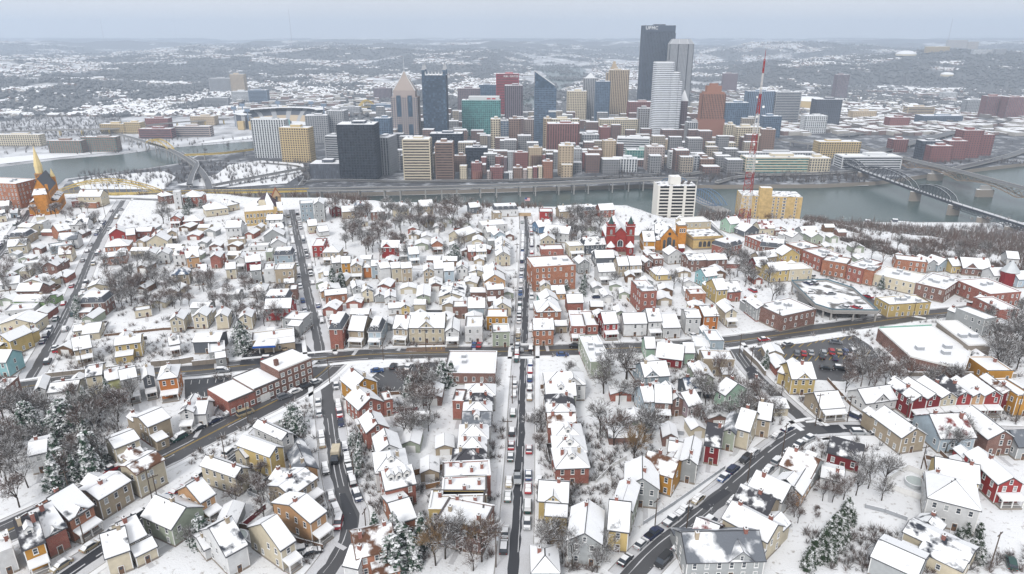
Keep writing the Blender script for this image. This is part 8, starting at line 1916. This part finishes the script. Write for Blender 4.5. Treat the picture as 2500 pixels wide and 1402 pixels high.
def wires():
    pr = [(0, 1), (1, 2), (2, 3), (3, 5), (5, 6), (6, 7), (8, 9), (9, 10), (11, 14), (13, 14), (14, 15), (15, 39), (16, 39), (16, 11), (19, 20), (20, 21), (21, 25), (25, 26), (26, 27), (27, 28), (28, 29), (29, 30), (30, 31), (25, 32), (32, 33), (33, 34), (17, 39), (39, 37), (37, 38), (38, 3), (3, 4)]
    for k, (i, j) in enumerate(pr):
        a, b = POLES[i], POLES[j]
        if math.dist(a[:2], b[:2]) > 90: continue
        mb = MB()
        for off in (-.9, .9):
            prev = None
            for q in range(9): u = q / 8; p = (a[0] + (b[0] - a[0]) * u + off * .4, a[1] + (b[1] - a[1]) * u + off * .4, (a[2] - .45) + (b[2] - a[2]) * u - 4 * 1.0 * u * (1 - u)); prev and mb.tube(prev, p, .018, .018, 'trim_dark', 3); prev = p
        tag(link('overhead_wire', mb.mesh('overhead_wire')), 'pair of thin dark wires strung between neighbouring utility poles', 'wire', 'overhead wires')
wires()
def fence(pts, h, mat, label, name='fence', post=True, t=.06):
    P = [Vector(at(x, y)[:2]) for x, y in pts]; o = thing(name, label, 'fence' if name == 'fence' else 'wall', (P[0].x, P[0].y, 0)); Q = [p - P[0] for p in P]
    for a, b in zip(Q, Q[1:]):
        n = max(1, int((b - a).length / 2.4))
        for i in range(n):
            m_ = MB(); ribbon(m_, [a.lerp(b, i / n), a.lerp(b, (i + .97) / n)], t, -t, .05 if name == 'fence' else -.2, mat, h); ribbon(m_, [a.lerp(b, i / n), a.lerp(b, (i + .97) / n)], t + .03, -t - .03, h + .003, 'roof_snow', h + .07); part('panel' if name == 'fence' else 'wall_section', m_, o)
            if post: q = MB(); c = a.lerp(b, i / n); q.box(c.x - .07, c.x + .07, c.y - .07, c.y + .07, 0, h + .15, mat); part('post', q, o)
for pts, h, m_, lb in [([(1003, 1163), (1050, 1152)], 1.8, 'fence_wood', 'orange brown wooden fence left of the flat-roofed row'), ([(1056, 1150), (1083, 1147)], 1.8, 'fence_wood', 'short orange wooden fence behind the flat-roofed row'), ([(1040, 1195), (1075, 1187)], 1.5, 'fence_wood', 'lower orange wooden fence behind the flat-roofed row'), ([(592, 1290), (650, 1242)], 1.5, 'wall_D', 'dark red fence beside the bare tree'), ([(500, 1278), (600, 1292), (640, 1310), (700, 1318), (790, 1342)], 1.4, 'wood', 'brown fence around the frozen pool yard'),
        ([(510, 1330), (570, 1295)], 1.4, 'wood', 'brown fence left of the frozen pool'), ([(2165, 1178), (2215, 1147), (2275, 1172)], 1.7, 'trim', 'white fence around the pool yard, upper side'), ([(2165, 1192), (2258, 1225)], 1.7, 'trim', 'white fence around the pool yard, lower side'), ([(2112, 1240), (2160, 1252), (2215, 1272)], 1.1, 'metal', 'grey chain fence below the white pool yard'), ([(1570, 1282), (1650, 1230), (1770, 1145)], 1.1, 'metal', 'thin grey fence along the lower right sidewalk'), ([(920, 1012), (985, 1000)], 1.3, 'wood', 'brown fence behind the red gabled house'), ([(960, 1010), (1020, 1002)], 1.3, 'wall_D', 'dark red fence behind the red gabled house'),
        ([(1950, 975), (2060, 975), (2150, 972)], 1.0, 'metal', 'grey fence behind the ranch house'), ([(2020, 930), (2075, 990)], 1.2, 'wood', 'brown fence by the row house yards'), ([(860, 960), (930, 966), (1000, 962)], 1.2, 'wood', 'low fence below the grey lot'), ([(1455, 1180), (1495, 1140), (1530, 1120)], 1.0, 'trim', 'white handrail beside the red brick house'), ([(255, 822), (400, 806), (500, 802)], 1.0, 'wood', 'dark fence above the snowy garden on the left'), ([(560, 975), (450, 985)], 1.4, 'wall_B', 'brown wall below the black lot')]:
    fence(pts, h, m_, lb)
for pts, h, lb in [([(110, 922), (200, 912), (290, 903)], 1.6, 'stone retaining wall along the left main road'), ([(370, 896), (440, 890), (475, 884)], 2.2, 'dark stone wall below the small brown house'), ([(470, 893), (560, 884)], 1.8, 'grey retaining wall with steps by the main road'), ([(2210, 918), (2380, 918), (2480, 922)], 1.5, 'brown retaining wall below the supermarket'), ([(1815, 862), (1850, 895), (1868, 918)], 1.8, 'dark wall beside the short climbing street'), ([(180, 1130), (260, 1118)], 1.2, 'low stone wall in the lower left wood')]:
    fence(pts, h, 'stone', lb, 'retaining_wall', False, .25)
def yard_fences():
    r = random.Random(99)
    for i, hh in enumerate(HOUSES):
        if len(hh) < 6 or r.random() > .42 or math.hypot(hh[0], hh[1]) > 400: continue
        x, y, _, rz, w_, d = hh; n = Vector((-math.sin(rz), math.cos(rz))); e = Vector((math.cos(rz), math.sin(rz))); c = Vector((x, y)); L = r.uniform(5, 9); hw = w_ / 2 * r.uniform(.9, 1.15); b = c + n * (d / 2 + .3)
        P = [b - e * hw, b - e * hw + n * L, b + e * hw + n * L, b + e * hw]
        if r.random() < .3: P = P[:3]
        elif r.random() < .3: P = P[1:]
        if ((ST[:, None, :] - np.array([tuple(p) for p in P])[None]) ** 2).sum(-1).min() < 25: continue
        m_ = r.choice(['wood', 'wood', 'metal', 'trim_dark', 'fence_wood', 'trim']); o = thing('yard_fence', 'low snow-capped yard fence behind a house ' + HAREA.get(i, 'on the hilltop'), 'fence', (P[0].x, P[0].y, 0), 0, 'yard fences ' + HAREA.get(i, 'on the hilltop')); Q = [p - P[0] for p in P]; h = r.uniform(.9, 1.6)
        for a, b2 in zip(Q, Q[1:]):
            k = MB(); ribbon(k, [a, b2], .05, -.05, 0, m_, h); ribbon(k, [a, b2], .07, -.07, h + .003, 'roof_snow', h + .05); part('panel', k, o)
        if r.random() < .4:
            q = c + n * (d / 2 + L - 1.6) + e * r.uniform(-.5, .5) * w_ * .6; s = thing('garden_shed', 'small snow-roofed shed behind a house ' + HAREA.get(i, 'on the hilltop'), 'shed', (q.x, q.y, 0), rz, 'garden sheds ' + HAREA.get(i, 'on the hilltop')); wl = MB(); wl.box(-1.3, 1.3, -1, 1, -.2, 2.0, r.choice(['wood', 'wall_G', 'wall_T', 'wall_W'])); part('wall', wl, s); rr = MB(); rr.slab([(-1.5, -1.2, 2.0), (1.5, -1.2, 2.0), (1.5, 1.2, 2.5), (-1.5, 1.2, 2.5)], .2, 'roof_snow'); part('roof', rr, s)
yard_fences()
def outbuildings():
    r = random.Random(2024); OB = [h[:3] for h in HOUSES]; va = []
    for wm in ('wall_W', 'wall_C', 'wall_T', 'wall_G', 'wall_B', 'wood', 'wall_S', 'wall_R'):
        wl = MB(); wl.poly([(-2.6, -3, -.3), (2.6, -3, -.3), (2.6, 3, -.3), (-2.6, 3, -.3), (-2.6, -3, 2.5), (2.6, -3, 2.5), (2.6, 3, 2.5), (-2.6, 3, 2.5), (0, -3, 3.6), (0, 3, 3.6)], [(0, 1, 5, 8, 4), (1, 2, 6, 5), (2, 3, 7, 9, 6), (3, 0, 4, 7)], wm); ro = MB(); sn = MB()
        for sg in (-1, 1): q = [(0, -3.25, 3.6), (sg * 2.85, -3.25, 2.4), (sg * 2.85, 3.25, 2.4), (0, 3.25, 3.6)][::sg]; ro.slab(q, .1, 'shingle'); sn.slab([(x, y, z + .105) for x, y, z in shrink(q, .1)], .18, r.choice(['roof_snow', 'snow_grey']))
        dr = MB(); dr.box(-1.4, 1.4, -.06, 0, 0, 2.1, 'trim'); va.append((wl.mesh('wall'), ro.mesh('roof'), sn.mesh('snow'), dr.mesh('garage_door')))
    spots = [((280, 560, 700, 640), 34, 'left of the tan church street'), ((270, 640, 720, 800), 16, 'in the hollow left of the tan church street'), ((760, 640, 1270, 845), 70, 'between the two middle streets'), ((1000, 540, 1260, 650), 34, 'left of the far end of centre street'), ((1300, 560, 1780, 845), 70, 'right of centre street above the main road'), ((0, 560, 240, 860), 30, 'at the far left'), ((1500, 870, 1900, 1080), 22, 'right of the centre row'), ((860, 960, 1130, 1250), 16, 'left of the centre row'), ((1780, 560, 2100, 690), 18, 'behind the shopping street'), ((520, 1120, 800, 1390), 10, 'in the yards at lower left'), ((2060, 960, 2480, 1040), 8, 'behind the red row houses')]
    for (a, b, c, d), n, ar in spots:
        k = 0; t_ = 0; n = int(n * .55)
        while k < n and t_ < n * 40:
            t_ += 1; x, y, _ = at(r.uniform(a, c), r.uniform(b, d)); rad = 4.2
            if ((ST[:, 0] - x) ** 2 + (ST[:, 1] - y) ** 2).min() < 49 or any((h[0] - x) ** 2 + (h[1] - y) ** 2 < (h[2] * .95 + rad) ** 2 for h in OB): continue
            OB.append((x, y, 5)); k += 1; vi = r.randrange(8); v = va[vi]; cw = ('white', 'cream', 'tan', 'grey', 'brown brick', 'brown wooden', 'sage green', 'red brick')[vi]; o = thing('garage', 'small %s garage with snowy gable roof %s' % (cw, ar), 'garage', (x, y, 0), r.choice((0, 0, 1.57, .1, -.1)), 'small garages ' + ar); o.scale = (r.uniform(.8, 1.35), r.uniform(.8, 1.5), r.uniform(.9, 1.25)); link('wall', v[0], o); q = link('roof', v[1], o); link('snow', v[2], q); link('garage_door', v[3], o, (0, -3.0, 0))
outbuildings()
def flag():
    x, y, _ = at(1281, 525); t = thing('flagpole', 'flag on a tall pole at the river overlook', 'flagpole', (x, y, 0)); p = MB(); p.tube((0, 0, 0), (0, 0, 11.5), .12, .07, 'metal', 6); part('pole', p, t); f = MB()
    for i in range(7): f.box(0, 3.4, -.03 + .0, .03, 9.3 + i * .29, 9.3 + (i + 1) * .29 - .002, 'sign_red' if i % 2 == 0 else 'trim')
    f.box(-.01, 1.5, -.04, .04, 10.2, 11.35, 'car_blue'); part('flag', f, t); m_ = MB(); m_.box(-4, 4, -1, 1, 0, 2.2, 'stone_buff'); m_.box(-4.1, 4.1, -1.1, 1.1, 2.2, 2.4, 'roof_snow'); part('overlook_wall', m_, t, (0, -2, 0))
flag()

# ================================================================ HAZE
def haze():
    mb = MB(); mb.box(-24000, 24000, -420, 17600, -139, 420, 'haze'); o = tag(link('haze', mb.mesh('haze')), 'pale winter haze filling the air over the city', kind='stuff'); return o
hm = bpy.data.materials.new('haze'); hm.use_nodes = True; hn = hm.node_tree; hn.nodes.clear(); ho = hn.nodes.new('ShaderNodeOutputMaterial'); hv = hn.nodes.new('ShaderNodeVolumePrincipled')
hv.inputs['Color'].default_value = (.72, .84, 1.0, 1); hv.inputs['Density'].default_value = 1.15e-4; hv.inputs['Anisotropy'].default_value = .1; hn.links.new(hv.outputs[0], ho.inputs['Volume']); M['haze'] = hm
haze()
